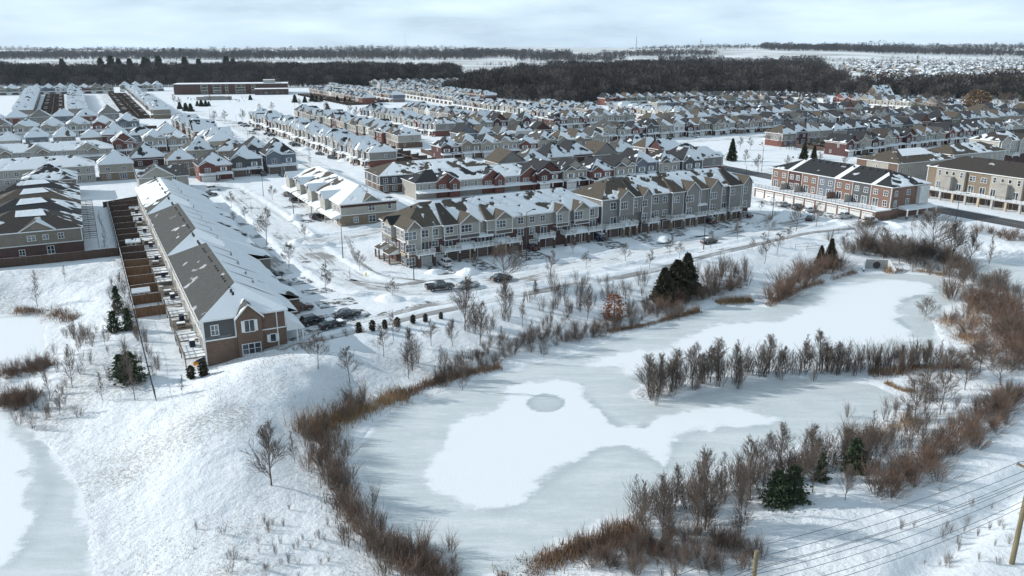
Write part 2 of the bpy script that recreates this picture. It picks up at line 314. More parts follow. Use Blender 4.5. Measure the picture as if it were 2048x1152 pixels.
def terrain(X,Y,full=False):
    X=np.asarray(X,float); Y=np.asarray(Y,float)
    s=X*CG+Y*SG; t=-X*SG+Y*CG
    zw=-1.9*(1-sm(125,200,t)); west=zw*(1-sm(12,27,s))
    east=-2.0*(1-sm(70,128,t))*sm(14,30,s)
    base=west+east*(1-0)
    base=np.where(s>200,base*(1-sm(200,212,s)),base)
    near=(Y<460); nr=1-sm(235,300,Y)
    fld=(1-sm(112,122,t))*1.0+(1-sm(3,5,s))*(1-sm(190,200,t)); fld=np.clip(fld,0,1)
    rough=fbm(X,Y,24,3)*1.3*fld+fbm(X,Y,5,4)*.38*fld+fbm(X,Y,1.3,3)*.10*np.clip(fld+.35,0,1)*near
    dl=dline(X,Y,[G(1780,1190,-1),G(1900,1075,-1),G(2048,955,-1),G(2300,780,-1)]); rough=rough*(1-.75*sm(58,70,s)*(1-sm(60,80,t)))-1.0*np.exp(-(dl/1.7)**2)*(Y<140)
    rough=rough+.07*np.sin(t*2.6+fbm(X,Y,20,2)*3)*sm(58,70,s)*(1-sm(60,80,t))
    for cx,cy,r,a in [(*G(600,900,-2),9,-.9),(*G(455,820,-2),6.5,2.3),(*G(462,895,-2),6,2.2),(*G(520,762,-1.5),6,1.5),(*G(590,860,-2),6,-1.3),(*G(500,955,-2),6,.9),(*G(430,1010,-2),9,-.8),(*G(300,1090,-2),14,1.0),(*G(560,1040,-3),10,-.6)]:
        rough=rough+a*np.exp(-((X-cx)**2+(Y-cy)**2)/(2*r*r))
    h=base+rough
    d1=sdf(X,Y,POND)+fbm(X,Y,4,3)*.8; d2=sdf(X,Y,POND2)+fbm(X,Y,4,2)*.8; d3=sdf(X,Y,POND3)+fbm(X,Y,4,2)*.8
    w1=13+10*sm(22,45,s)*sm(80,100,t)
    for d,zp,w in ((d1,-3.5,w1),(d2,-3.0,9.),(d3,-4.0,13.)):
        f=sm(0,1,np.clip(d,0,None)/w)
        hh=zp+.12+(h-zp-.12)*f
        h=np.where(d>0,hh,zp+.12-.9*sm(0,2.5,-d))
    # berm between the pond and the second pond; ploughed ridges beside the streets
    for pl,(mn,_,wd_) in zip(WPATH,ST):
        d=dline(X,Y,pl)-wd_/2
        amp=.30+.55*np.clip(fbm(X,Y,3.5,3)+.35,0,1)
        h=h+nr*amp*np.exp(-((d-1.0)/.85)**2)*(d>-.2)*(t>120); h=np.where((d<.2)&(t>100),np.minimum(h,.0),h)
    d=dline(X,Y,WPATHF)-1.2; h=h+nr*.22*np.exp(-((d-.8)/.6)**2)*(d>-.1)
    d=dline(X,Y,WROAD)-5; h=np.where(d<1.5,np.minimum(h,0)*sm(.5,1.5,d),h)
    # far rolling land
    far=sm(2400,5200,Y); h=h+far*(28+fbm(X,Y,2600,4)*55)
    cx,cy=1250,4300; h=h+34*np.exp(-((X-cx)/900)**2-((Y-cy)/900)**2)
    h=h*1.0+sm(7000,15000,np.hypot(X,Y))*(35+fbm(X,Y,5000,3)*90)
    return h
def hz(x,y): return float(terrain(np.array([x]),np.array([y]))[0])
def axis(a,b,step,lo,hi,g=1.022):
    c=list(np.arange(a,b,step)); s_=step; x=c[-1]; r=[]
    while x<hi: s_*=g; x+=s_; r.append(x)
    s_=step; x=a; l=[]
    while x>lo: s_*=g; x-=s_; l.append(x)
    return np.array(l[::-1]+c+r)
gx=axis(-95,150,.75,-12500,12500); gy=axis(40,225,.75,-60,14500)
X,Y=np.meshgrid(gx,gy); Z=np.empty(X.shape)
for i in range(0,len(gy),60): Z[i:i+60]=terrain(X[i:i+60],Y[i:i+60])
nx,ny=len(gx),len(gy); idx=np.arange(nx*ny).reshape(ny,nx)
F=np.stack([idx[:-1,:-1],idx[:-1,1:],idx[1:,1:],idx[1:,:-1]],-1).reshape(-1,4)
s_,t_=X*CG+Y*SG,-X*SG+Y*CG
fld=np.clip((1-sm(108,120,t_))+(1-sm(3,5,s_))*(1-sm(192,198,t_)),0,1)*(Y<400)
weed=fld*np.clip(.55+fbm(X,Y,9,4)*1.1,0,1)*(1-.85*sm(58,70,s_)*(1-sm(66,80,t_)))
pth=np.exp(-(dline(X,Y,WPATHF)/1.3)**2)
bare=np.zeros_like(X)
for pl,(mn,_,w_) in zip(WPATH[:1],ST[:1]): pass
BP=[([(560,690),(640,655),(700,645),(800,622),(850,608),(940,598)],1.6,.55),([(640,505),(665,530),(690,555),(740,575),(830,588)],1.3,.55),([(850,510),(900,555)],.8,.3),([(520,500),(570,545)],.9,.55),([(700,470),(715,520),(760,548),(850,560)],.5,.45),([(1560,420),(1490,455),(1400,478),(1300,490)],1.2,.40),([(1640,445),(1560,470),(1520,490),(1400,505)],.8,.5),([(1500,425),(1530,430),(1540,440)],.8,.6)]
for pp,w_,a_ in BP:
    bare=np.maximum(bare,a_*np.exp(-(dline(X,Y,[G(*p) for p in pp])/w_)**2))
far_=(np.hypot(X,Y)>1500)
midx=far_[:-1,:-1].reshape(-1).astype(int)
me=fastmesh('ground',np.stack([X,Y,Z],-1).reshape(-1,3),F,['snow','snow_far'],midx,dict(weed=weed,bare=bare,crust=np.clip(fld+.25*(Y<400),0,1)*(1-.5*sm(58,70,s_)*(1-sm(66,80,t_)))),smooth=True)
tag(obj('ground',me),'snow covered ground reaching to the horizon',None,kind='structure')
# frozen ponds
def ice(name,poly,z,white,rims,label):
    xs=[p[0] for p in poly]; ys=[p[1] for p in poly]; x0,x1=max(min(xs),-140)-3,min(max(xs),190)+3; y0,y1=max(min(ys),38)-3,max(ys)+3
    gx=np.arange(x0,x1,.7); gy=np.arange(y0,y1,.7); X,Y=np.meshgrid(gx,gy)
    d=sdf(X,Y,poly); sn=np.zeros_like(X)
    for pg,soft in white:
        w=[G(*p,z) for p in pg]; dd=sdf(X,Y,w)+fbm(X,Y,5,5)*2.6+fbm(X,Y,1.2,2)*1.0; sn=np.maximum(sn,1-sm(-soft,soft,dd))
    rim=np.zeros_like(X)
    for pg,a in rims:
        w=[G(*p,z) for p in pg]; dd=sdf(X,Y,w)
        if a<0: sn=np.minimum(sn,sm(-.4,.5,dd)); rim=np.maximum(rim,.9*np.exp(-(dd/.8)**2)); rim=np.maximum(rim,.35*(dd<0))
        else: rim=np.maximum(rim,a*np.exp(-((dline(X,Y,w)+fbm(X,Y,4,3)*.7)/.9)**2))
    sn=np.maximum(sn,.9*(1-sm(-.2,2.2,-d+fbm(X,Y,3,3)*1.6)))
    nx,ny=len(gx),len(gy); idx=np.arange(nx*ny).reshape(ny,nx); F=np.stack([idx[:-1,:-1],idx[:-1,1:],idx[1:,1:],idx[1:,:-1]],-1).reshape(-1,4)
    keep=(d[:-1,:-1]<2).reshape(-1); F=F[keep]
    me=fastmesh(name,np.stack([X,Y,np.full_like(X,z)],-1).reshape(-1,3),F,['ice'],None,dict(snow=sn,rim=rim),smooth=True)
    tag(obj(name,me),label,None,kind='structure')
W1=[(885,855),(940,830),(990,805),(1020,780),(1060,764),(1115,760),(1150,772),(1180,800),(1200,830),(1235,853),(1300,852),(1345,832),(1390,812),(1450,815),(1530,828),(1572,838),(1530,849),(1440,853),(1370,872),(1340,895),(1330,935),(1300,912),(1245,893),(1185,903),(1110,955),(1055,990),(1005,1020),(945,1020),(885,1000),(862,972),(868,940),(890,900)]
W2=[(1250,725),(1180,735),(1190,720),(1350,690),(1440,650),(1560,640),(1640,600),(1640,582),(1690,566),(1760,560),(1835,562),(1868,572),(1862,585),(1815,598),(1790,618),(1792,640),(1820,662),(1812,680),(1760,688),(1640,700),(1500,700),(1390,730),(1300,735),(1260,760),(1240,750)]
HOLE=[(1092+36*math.cos(a*.35),806+18*math.sin(a*.35)) for a in range(18)]
ice('frozen_pond',POND,ZP,[(W1,1.5),(W2,2.2)],[([(1145,770),(1180,800),(1200,830),(1240,855),(1300,854)],.8),([(1245,893),(1330,935),(1340,895),(1370,872),(1440,853),(1530,849)],.5),([(1000,1020),(1055,990),(1110,955),(1185,903),(1245,893)],.6),([(1868,572),(1862,585),(1815,598),(1790,618),(1792,640),(1820,662),(1808,682)],1.),([(1400,672),(1440,650),(1560,640)],.4),(HOLE,-1)],'frozen stormwater pond with wind-swept snow patches and a round dark spot')
ice('frozen_pond',POND2,-3.0,[([(2040,600),(2300,600),(2300,720),(2030,668)],2.)],[],'smaller frozen pond at the right edge')
ice('frozen_pond',POND3,-4.0,[([(-60,640),(60,627),(97,655),(60,733),(22,745),(0,800),(30,850),(60,900),(85,960),(80,1030),(40,1110),(0,1152),(-200,1152)],1.5)],[([(60,840),(75,880),(90,940),(100,985),(70,1060),(20,1130)],.5)],'frozen pond at the left edge with a grey swept band')
# ribbons
def ribbon(name,pl,w,mat,z,label,cross=6,drape=False):
    V=[];Fc=[];UV=[]; L_=0
    # resample
    P=[np.array(pl[0],float)]
    for a,b in zip(pl[:-1],pl[1:]):
        a=np.array(a,float);b=np.array(b,float);n=max(1,int(np.linalg.norm(b-a)/(1.2 if drape else 4)))
        for k in range(1,n+1): P.append(a+(b-a)*k/n)
    for i,p in enumerate(P):
        d=P[min(i+1,len(P)-1)]-P[max(i-1,0)]; d/=np.linalg.norm(d)+1e-9; nrm=np.array([-d[1],d[0]])
        if i: L_+=np.linalg.norm(p-P[i-1])
        for k in range(cross+1):
            q=p+nrm*(k/cross-.5)*w; x,y=st2w(*q); V.append((x,y,z+(hz(x,y) if drape else 0))); UV.append(((k/cross-.5)*w,L_))
    c=cross+1
    for i in range(len(P)-1):
        for k in range(cross): Fc.append((i*c+k+1,i*c+k,(i+1)*c+k,(i+1)*c+k+1))
    me=fastmesh(name,np.array(V),np.array(Fc),[mat]); uv=me.uv_layers.new(name='UVMap'); UV=np.array(UV); li=np.array(Fc).ravel()
    uv.data.foreach_set('uv',UV[li].astype(np.float32).ravel())
    return tag(obj(name,me),label,None,kind='structure')
for i,(m_,pl,w_) in enumerate(ST): ribbon('street',pl,w_,m_,.010+.004*i,'ploughed residential street covered in packed snow')
ribbon('road',ROAD,9.6,'road_clear',.03,'cleared asphalt road along the right')
ribbon('road_marking',[(a,b) for a,b in ROAD],.18,'trim_tan',.034,'centre line of the cleared road')
for pp_,w_,l_ in (([(560,705),(640,662),(700,648),(800,625),(850,611),(940,600)],1.7,'worn brown path strip beside the parked cars'),([(640,505),(665,530),(690,555),(740,577),(840,588)],1.6,'bare asphalt strip round the crescent bend'),([(690,470),(712,520),(755,550),(850,563)],.9,'shovelled sidewalk round the corner block'),([(520,497),(545,520),(575,548)],2.6,'bare driveway strip by the terrace garages'),([(1500,425),(1530,430),(1541,440),(1530,446)],1.1,'curved sidewalk at the roundabout'),([(1560,424),(1500,458),(1420,478),(1330,492)],1.1,'wheel track on the right street'),([(470,455),(500,485),(530,505)],1.2,'worn walkway before the terrace'),([(700,560),(790,570),(900,562),(1000,545)],.9,'wheel track at the street bend'),([(600,325),(660,358),(720,385),(775,412)],1.3,'sidewalk behind the stone townhouses')):
    ribbon('worn_path',[w2st(*G(*q)) for q in pp_],w_,'path_worn',.06,l_,3,True)
ribbon('path',PATH,1.9,'path_worn',.05,'shovelled path along the top of the pond bank',3,True)
# ------------------------------------------------------------ building kit
# world directions of a local axis after rotation
def snow_for(nx,ny,rot,zone):
    wx=nx*math.cos(rot)-ny*math.sin(rot); wy=nx*math.sin(rot)+ny*math.cos(rot)
    s=wx*CG+wy*SG; t=-wx*SG+wy*CG
    if zone=='L': base={'l':.62,'f':1.05,'r':1.1,'b':.9}
    elif zone=='M': base={'l':.10,'f':.86,'r':.92,'b':.62}
    else: base={'l':.0,'f':.84,'r':.78,'b':.55}
    return base['r' if s>.7 else 'l' if s<-.7 else 'f' if t<0 else 'b']
def hip(mb,x0,x1,y0,y1,z,rise,mat,rot,zone,ov=.45,axis='y',hipf=1.0,hipb=1.0,fascia=True,rnd=None,ridge_k=.70):
    """hip roof; ridge along axis; hipf/hipb: run of the hip at each ridge end as share of the half width (0 = gable)"""
    rnd=rnd or random; x0-=ov;x1+=ov;y0-=ov;y1+=ov
    if axis=='y':
        hw=(x1-x0)/2; cx=(x0+x1)/2; a=min(hw*hipf,(y1-y0)*.49); b_=min(hw*hipb,(y1-y0)*.49); r0=(cx,y0+a); r1=(cx,y1-b_)
    else:
        hw=(y1-y0)/2; cy=(y0+y1)/2; a=min(hw*hipf,(x1-x0)*.49); b_=min(hw*hipb,(x1-x0)*.49); r0=(x0+a,cy); r1=(x1-b_,cy)
    zr=z+rise; A,B,C_,D=(x0,y0,z),(x1,y0,z),(x1,y1,z),(x0,y1,z); R0=(*r0,zr); R1=(*r1,zr)
    def sv(nx,ny):
        v=snow_for(nx,ny,rot,zone)+rnd.uniform(-.1,.15); return v,v*ridge_k
    if axis=='y':
        e,r=sv(0,-1); mb.face([A,B,R0],mat,[e,e,r]) if hipf>0 else None
        e,r=sv(1,0); mb.face([B,C_,R1,R0],mat,[e,e,r,r])
        e,r=sv(0,1); mb.face([C_,D,R1],mat,[e,e,r]) if hipb>0 else None
        e,r=sv(-1,0); mb.face([D,A,R0,R1],mat,[e,e,r,r])
    else:
        e,r=sv(0,-1); mb.face([A,B,R1,R0],mat,[e,e,r,r])
        e,r=sv(1,0); mb.face([B,C_,R1],mat,[e,e,r]) if hipb>0 else None
        e,r=sv(0,1); mb.face([C_,D,R0,R1],mat,[e,e,r,r])
        e,r=sv(-1,0); mb.face([D,A,R0],mat,[e,e,r]) if hipf>0 else None
    if fascia:
        P=[A,B,C_,D]
        for i in range(4):
            p,q=P[i],P[(i+1)%4]; mb.face([(p[0],p[1],z-.24),(q[0],q[1],z-.24),q,p],'trim_white')
        mb.face([(p[0],p[1],z-.24) for p in P[::-1]],'trim_white')
def gable(mb,x0,x1,y0,y1,z,rise,mat,wall,rot,zone,ov=.35,trim=True,rnd=None,k=1.0):
    """gabled bay facing -y: two slopes with ridge along y, gable wall and white rakes"""
    rnd=rnd or random; cx=(x0+x1)/2; X0,X1=x0-ov,x1+ov; yf=y0-ov; hw=(X1-X0)/2; zr=z+rise
    for sx,nx in ((X0,-1),(X1,1)):
        e=snow_for(nx,0,rot,zone)*k+rnd.uniform(-.1,.1)
        q=[(sx,yf,z),(cx,yf,zr),(cx,y1,zr),(sx,y1,z)]
        mb.face(q if nx<0 else q[::-1],mat,[e,e*.85,e*.85,e] if nx<0 else [e,e*.85,e*.85,e])
    zz=z+rise*(ov/hw)*0
    mb.face([(x0,y0,z-.05),(x1,y0,z-.05),(cx,y0,zr-.12)],wall)
    if trim:
        for sx in (X0,X1):
            q=[(sx,yf,z-.22),(cx,yf,zr-.22),(cx,yf-.03,zr+.02),(sx,yf-.03,z+.02)]
            mb.face(q if sx==X1 else q[::-1],'trim_white')
            q=[(sx,yf,z-.2),(cx,yf,zr-.2),(cx,y0,zr-.2),(sx,y0,z-.2)]; mb.face(q,'trim_white')
def walls(mb,x0,x1,y0,y1,z0,zs,z1,low,up,trim='trim_white',corner=.16):
    for a,b,m in ((z0,zs,low),(zs,z1,up)):
        if b-a<.05: continue
        for p,q in (((x0,y0),(x1,y0)),((x1,y0),(x1,y1)),((x1,y1),(x0,y1)),((x0,y1),(x0,y0))):
            mb.face([(*p,a),(*q,a),(*q,b),(*p,b)],m)
    if z0<zs<z1: 
        e=.04; mb.box(x0-e,x1+e,y0-e,y1+e,zs-.09,zs+.09,trim)
    if corner:
        for cx,cy in ((x0,y0),(x1,y0),(x1,y1),(x0,y1)): 
            mb.box(cx-corner/2-.015,cx+corner/2+.015,cy-corner/2-.015,cy+corner/2+.015,max(z0,zs if zs<z1 else z0)+.1,z1-.02,trim)
_W={}
def win_mesh(w,h,kind='n'):
    k=(round(w,2),round(h,2),kind)
    if k in _W: return _W[k]
    fr=MB(); t=.10; d=.07
    fr.box(-w/2-t,w/2+t,-d,.0,h,h+t,'trim_white'); fr.box(-w/2-t-.05,w/2+t+.05,-d-.05,.0,-t,0,'trim_white')
    fr.box(-w/2-t,-w/2,-d,.0,0,h,'trim_white'); fr.box(w/2,w/2+t,-d,.0,0,h,'trim_white')
    n=1 if w<.95 else 2 if w<2 else 3
    for i in range(1,n): x=-w/2+w*i/n; fr.box(x-.045,x+.045,-d+.005,.0,0,h,'trim_white')
    if kind=='n' and h>1: fr.box(-w/2,w/2,-d+.008,.0,h*.5-.03,h*.5+.03,'trim_white')
    if kind=='s':
        for sx in (-1,1): a=sx*(w/2+t+.22); fr.box(min(a-.2,a+.2),max(a-.2,a+.2),-.05,0,-.02,h+.02,'trim_white')
    if kind=='d':
        for sx in (-1,1): a=sx*(w/2+t+.22); fr.box(min(a-.2,a+.2),max(a-.2,a+.2),-.05,0,-.02,h+.02,'door_dark')
    pn=MB(); pn.face([(-w/2,-.025,0),(w/2,-.025,0),(w/2,-.025,h),(-w/2,-.025,h)],'glass')
    full=MB(); full.add(fr); full.add(pn)
    _W[k]=(fr.mesh('window'),pn.mesh('pane'),full.mesh('window')); return _W[k]
def win(x,y,z,w,h,rz=0,kind='n',detail=True):
    f,p,full=win_mesh(w,h,kind)
    return ('window',f,(x,y,z),rz,[('pane',p,(0,0,0),0)]) if detail else ('window',full,(x,y,z),rz,[])
_GD={}
def garage_mesh(w,h,mat='garage_white'):
    k=(w,h,mat)
    if k not in _GD:
        b=MB(); b.box(-w/2,w/2,-.05,0,0,h,mat)
        for i in range(1,4): b.box(-w/2,w/2,-.06,-.045,h*i/4-.015,h*i/4+.015,'metal_grey')
        n=int(w/.6); 
        for i in range(n):
            x=-w/2+(i+.5)*w/n; b.box(x-.2,x+.2,-.065,-.05,h*.82,h*.93,'glass')
        b.box(-w/2-.12,-w/2,-.07,0,0,h+.12,'trim_white'); b.box(w/2,w/2+.12,-.07,0,0,h+.12,'trim_white'); b.box(-w/2,w/2,-.07,0,h,h+.12,'trim_white')
        _GD[k]=b.mesh('garage_door')
    return _GD[k]
_DR={}
def door_mesh(mat='door_dark'):
    if mat not in _DR:
        b=MB(); b.box(-.45,.45,-.05,0,0,2.1,mat); b.box(-.56,-.45,-.06,0,0,2.2,'trim_white'); b.box(.45,.56,-.06,0,0,2.2,'trim_white'); b.box(-.45,.45,-.06,0,2.1,2.2,'trim_white'); b.box(-.2,.2,-.055,-.05,1.3,1.9,'glass')
        _DR[mat]=b.mesh('door')
    return _DR[mat]
STY=[ # lower, upper, roof, word
 ('brick_red','siding_grey','shingle_brown','grey and red brick'),('brick_dark','siding_beige','shingle_charcoal','beige and dark brick'),
 ('brick_brown','siding_light_grey','shingle_grey','light grey'),('brick_tan','siding_tan','shingle_brown','tan'),
 ('siding_dark_red','siding_dark_red','shingle_charcoal','dark red'),('brick_brown','siding_cream','shingle_dark_brown','cream'),
 ('brick_grey','siding_slate_blue','shingle_charcoal','slate blue'),('brick_red','brick_red','shingle_charcoal','red brick'),
 ('brick_tan','siding_beige','shingle_grey','beige'),('brick_dark','siding_dark_grey','shingle_charcoal','dark grey'),
 ('brick_brown','siding_sage','shingle_brown','sage green'),('brick_grey','siding_white','shingle_dark_brown','white')]
def house_tpl(sty,rot,zone,w,d,seed,low=False):
    """local: front faces -y, centred on x, y from 0 (front) to d"""
    rn=random.Random(seed); lo,up,rf,_=STY[sty]; eh=6.1+rn.uniform(-.15,.4); rise=w*rn.uniform(.36,.43)
    hw=w/2; T=[]; g2=rn.random()<.55; gx0=-hw+.1; gw=w*.48
    wl=MB(); walls(wl,-hw,hw,0,d,0,2.9 if lo!=up else 5.5,eh,lo,up,corner=0 if low else .16)
    wl.box(gx0,gx0+gw,-1.3,0.02,0,2.9,lo)          # garage projection
    wl.box(gx0,gx0+gw,-.7,0.02,2.9,eh,up)
    T.append(('wall',wl.mesh('wall') if not low else wl,(0,0,0),0,[]))
    hf,hb=rn.choice([.8,1,1.1,0,.6]),rn.choice([1,1,.8,0])
    r=MB(); hip(r,-hw,hw,0,d,eh,rise,rf,rot,zone,rnd=rn,hipf=hf,hipb=hb,fascia=True)
    if hf==0: r.face([(-hw-.0,-.02,eh),(hw,-.02,eh),(0,-.02,eh+rise-.25)],up)
    if hb==0: r.face([(hw,d+.02,eh),(-hw,d+.02,eh),(0,d+.02,eh+rise-.25)],up)
    gz=1.55 if not g2 else 1.4
    T.append(('roof',r.mesh('roof') if not low else r,(0,0,0),0,[]))
    gb=MB(); gable(gb,gx0,gx0+gw,-.7,hw*.8,eh,gz,rf,up if rn.random()<.7 else 'siding_dark_grey',rot,zone,rnd=rn)
    if g2: gable(gb,hw-gw*.82-.1,hw-.15,-.25,hw*.7,eh,1.2,rf,up,rot,zone,rnd=rn)
    T.append(('gable',gb.mesh('gable') if not low else gb,(0,0,0),0,[]))
    pr=MB(); e=snow_for(0,-1,rot,zone)
    pr.face([(-hw-.1,-2.1,2.75),(hw+.1,-2.1,2.75),(hw+.1,.05,3.35),(-hw-.1,.05,3.35)],rf,max(.9,e)); pr.face([(-hw-.1,-2.1,2.5),(hw+.1,-2.1,2.5),(hw+.1,-2.1,2.75),(-hw-.1,-2.1,2.75)],'trim_white')
    pr.face([(-hw-.1,.05,2.5),(hw+.1,.05,2.5),(hw+.1,-2.1,2.5),(-hw-.1,-2.1,2.5)],'trim_white')
    for sx in (-hw-.1,hw+.1): pr.face([(sx,-2.1,2.5),(sx,.05,2.5),(sx,.05,3.35),(sx,-2.1,2.75)],'trim_white')
    for x in (hw-.1,gx0+gw+.5): pr.box(x-.11,x+.11,-2.0,-1.8,0.1,2.5,'trim_white'); pr.box(x-.2,x+.2,-2.1,-1.7,.1,1.0,lo)
    pr.box(gx0+gw,hw,-2.1,0,0,.3,'concrete','snow_plain')
    if not low: T.append(('porch',pr.mesh('porch'),(0,0,0),0,[]))
    else: T.append(('porch',pr,(0,0,0),0,[]))
    if low: 
        m=MB()
        for q in T: m.add(q[1])
        for x,y,z,ww,hh,n in ((gx0+gw/2,-.73,3.6,1.7,1.3,-1),(hw*.45,-.03,3.6,1.2,1.3,-1),(-hw*.4,d+.03,3.6,1.2,1.2,1),(hw*.4,d+.03,3.6,1.2,1.2,1),(0,d+.03,.6,2.2,1.6,1)):
            q=[(x-ww/2,y,z),(x+ww/2,y,z),(x+ww/2,y,z+hh),(x-ww/2,y,z+hh)]; m.face(q if n<0 else q[::-1],'glass')
        m.face([(gx0+.4,-1.33,.05),(gx0+gw-.3,-1.33,.05),(gx0+gw-.3,-1.33,2.3),(gx0+.4,-1.33,2.3)],'garage_white')
        return m
    T.append(('garage_door',garage_mesh(round(min(4.6,gw-.8),1),2.2,'garage_white' if rn.random()<.75 else 'garage_brown'),(gx0+gw/2,-1.32,0.03),0,[]))
    T.append(('door',door_mesh(),(gx0+gw+.9,-.02,.32),0,[]))
    T.append(win(gx0+gw/2,-.72,3.55,1.7,1.35,0,rn.choice('ns'),False)); T.append(win(hw*.5,-.02,3.6,1.15,1.3,0,'s' if w>8.5 else 'n',False))
    for x in (-hw*.45,hw*.5): T.append(win(x,d+.02,3.7,1.2,1.2,math.pi,'n',False))
    T.append(win(-hw*.35,d+.02,.5,2.1,2.0,math.pi,'p',False)); T.append(win(hw*.5,d+.02,.9,1.1,1.3,math.pi,'n',False))
    T.append(win(-hw-.02,d*.35,3.8,.8,1.1,-math.pi/2,'n',False)); T.append(win(hw+.02,d*.6,3.8,.8,1.1,math.pi/2,'n',False)); T.append(win(-hw-.02,d*.7,1.0,.8,1.1,-math.pi/2,'n',False))
    for i in range(2): 
        vt=MB(); x=rn.uniform(.2,.5)*hw; y=d*rn.uniform(.4,.7); z=eh+rise*(1-abs(x)/(hw+.45))*.95; vt.tube((x,y,z-.2),(x,y,z+.45),.08,.08,'metal_dark',5); T.append(('roof_vent',vt.mesh('roof_vent'),(0,0,0),0,[]))
    return T
FAC={'f':GA,'b':GA+math.pi,'l':GA-math.pi/2,'r':GA+math.pi/2}
_TP={}
def tpl(sty,fac,zone,wide,low,vr=0):
    k=(sty,fac,zone,wide,low,vr)
    if k not in _TP: _TP[k]=house_tpl(sty,FAC[fac],zone,{0:7.9,1:9.0,2:11.0}[wide],{0:11.5,1:11,2:11}[wide],sty*7+wide*3+ord(fac)+vr*101,low)
    return _TP[k]
ROWS=[ # name, polyline (s,t) of roof centres, spacing, facing, zone, width
 ('the far left column by the woods',[(-32,640),(-36,960)],12.5,'l','L',1),('the second far left column',[(0,640),(0,950)],12.5,'r','L',1),('the column left of the school',[(50,600),(54,950)],12.5,'l','L',1),
 ('the far row below the woods',[(-78,985),(38,975)],11,'f','L',2),('the short row left of the school',[(50,1000),(88,1003)],11,'f','L',2),
 ('the upper left row turned away',[(-57,566),(17,566)],12.3,'b','L',2),('the gabled upper left row',[(-62,503),(35,505)],12.3,'f','L',2),
 ('the hipped row behind the gabled terrace',[(-40,430),(8,430)],11,'b','L',1),('the group beside the gabled terrace',[(16,394),(29,402),(39,405)],0,'f','L',1),
 ('the back row beside the gabled terrace',[(14,424),(44,424)],11.5,'b','L',2),
 ('the back row before the central woods',[(322,650),(326,930)],10.5,'r','M',1),('the short far row before the central woods',[(300,870),(410,862)],11,'f','M',1),
 ('the row beside the playing field',[(55,518),(55,380)],13.5,'r','L',1),
 ('the porch row on the upper street',[(100,524),(104,302)],8.9,'l','L',0),('the backs behind the porch row',[(131,535),(137,362)],9.4,'r','M',1),
 ('the porch row past the playing field',[(171,522),(173,398)],8.9,'l','M',0),('the pale backs past the playing field',[(208,540),(208,430)],10,'r','M',1),
 ('the backs right of the school',[(219,842),(218,664)],10.6,'r','M',1),('the second row right of the school',[(252,900),(252,690)],11,'l','M',1),
 ('the red brick ended row',[(292,825),(284,622)],10,'l','M',1),('the farthest row before the woods',[(330,985),(455,985)],11,'f','M',1),('the scattered far centre roofs',[(325,940),(420,925)],12,'b','M',1),
 ('the gabled row below the woods',[(270,592),(268,440)],9.4,'l','M',0),('the white roofs below the woods',[(306,520),(306,456)],10,'r','M',1),
 ('the short porch row in the middle',[(247,411),(302,417)],9,'f','M',1),('the gabled row in the middle',[(181,410),(226,410)],9,'f','M',1),('the brown hipped backs at centre',[(162,354),(212,350)],9.6,'b','R',1),
 ('the gabled row above the dark terrace',[(137,317),(212,312)],9,'f','M',1),('the hipped backs beside the dark terrace',[(136,262),(192,264)],10.4,'b','R',2),
 ('the column next to the park',[(206,277),(206,233)],10.8,'r','M',1),('the gabled row behind the main block',[(136,234),(194,231)],9.6,'f','M',1),
 ('the top row along the woods',[(392,570),(479,560),(520,537),(549,478)],9.8,'f','R',1),('the second row from the woods',[(390,498),(484,494)],9.6,'b','R',1),
 ('the third row from the woods',[(366,440),(500,442)],9.6,'f','R',1),('the pale column on the right',[(342,480),(339,408)],9.4,'l','L',0),
 ('the upper snowy backs at right',[(290,378),(500,398)],9.6,'b','R',1),('the porch row above the park',[(236,345),(528,343)],8.9,'f','R',0),
 ('the snowy backs behind the park',[(300,287),(560,304)],9.4,'b','R',1),('the porch row behind the tan blocks',[(297,248),(520,270)],9,'f','R',0),
 ('the far right group by the willow',[(520,330),(575,318)],12,'f','R',2),('the white roofs by the old farmhouse',[(560,470),(570,380)],11,'l','M',2),
]
SINGLES=[((9.5,324),'b','L',2,8,'grey house with brick base above the left fences'),((20.5,331),'b','M',2,4,'dark red house with pale window frames above the left fences'),((31,322),'b','M',1,3,'tan house right of the dark red one'),
 ((41,346),'b','M',2,8,'large tan house with half bare hip roof behind the red brick corner'),((52.5,341),'b','M',2,3,'brown hip roofed house left of the crescent end'),((63,346),'f','M',1,9,'dark house behind the white trimmed pair at the crescent'),
 ((40.5,306),'f','M',2,7,'red brick house with wide garage at the crescent corner'),((52.5,313),'f','M',2,9,'black and white fronted house with brick side wall on the crescent'),((65.5,314),'f','M',2,6,'white trimmed house with dark garage at the crescent end')]
HL=[]
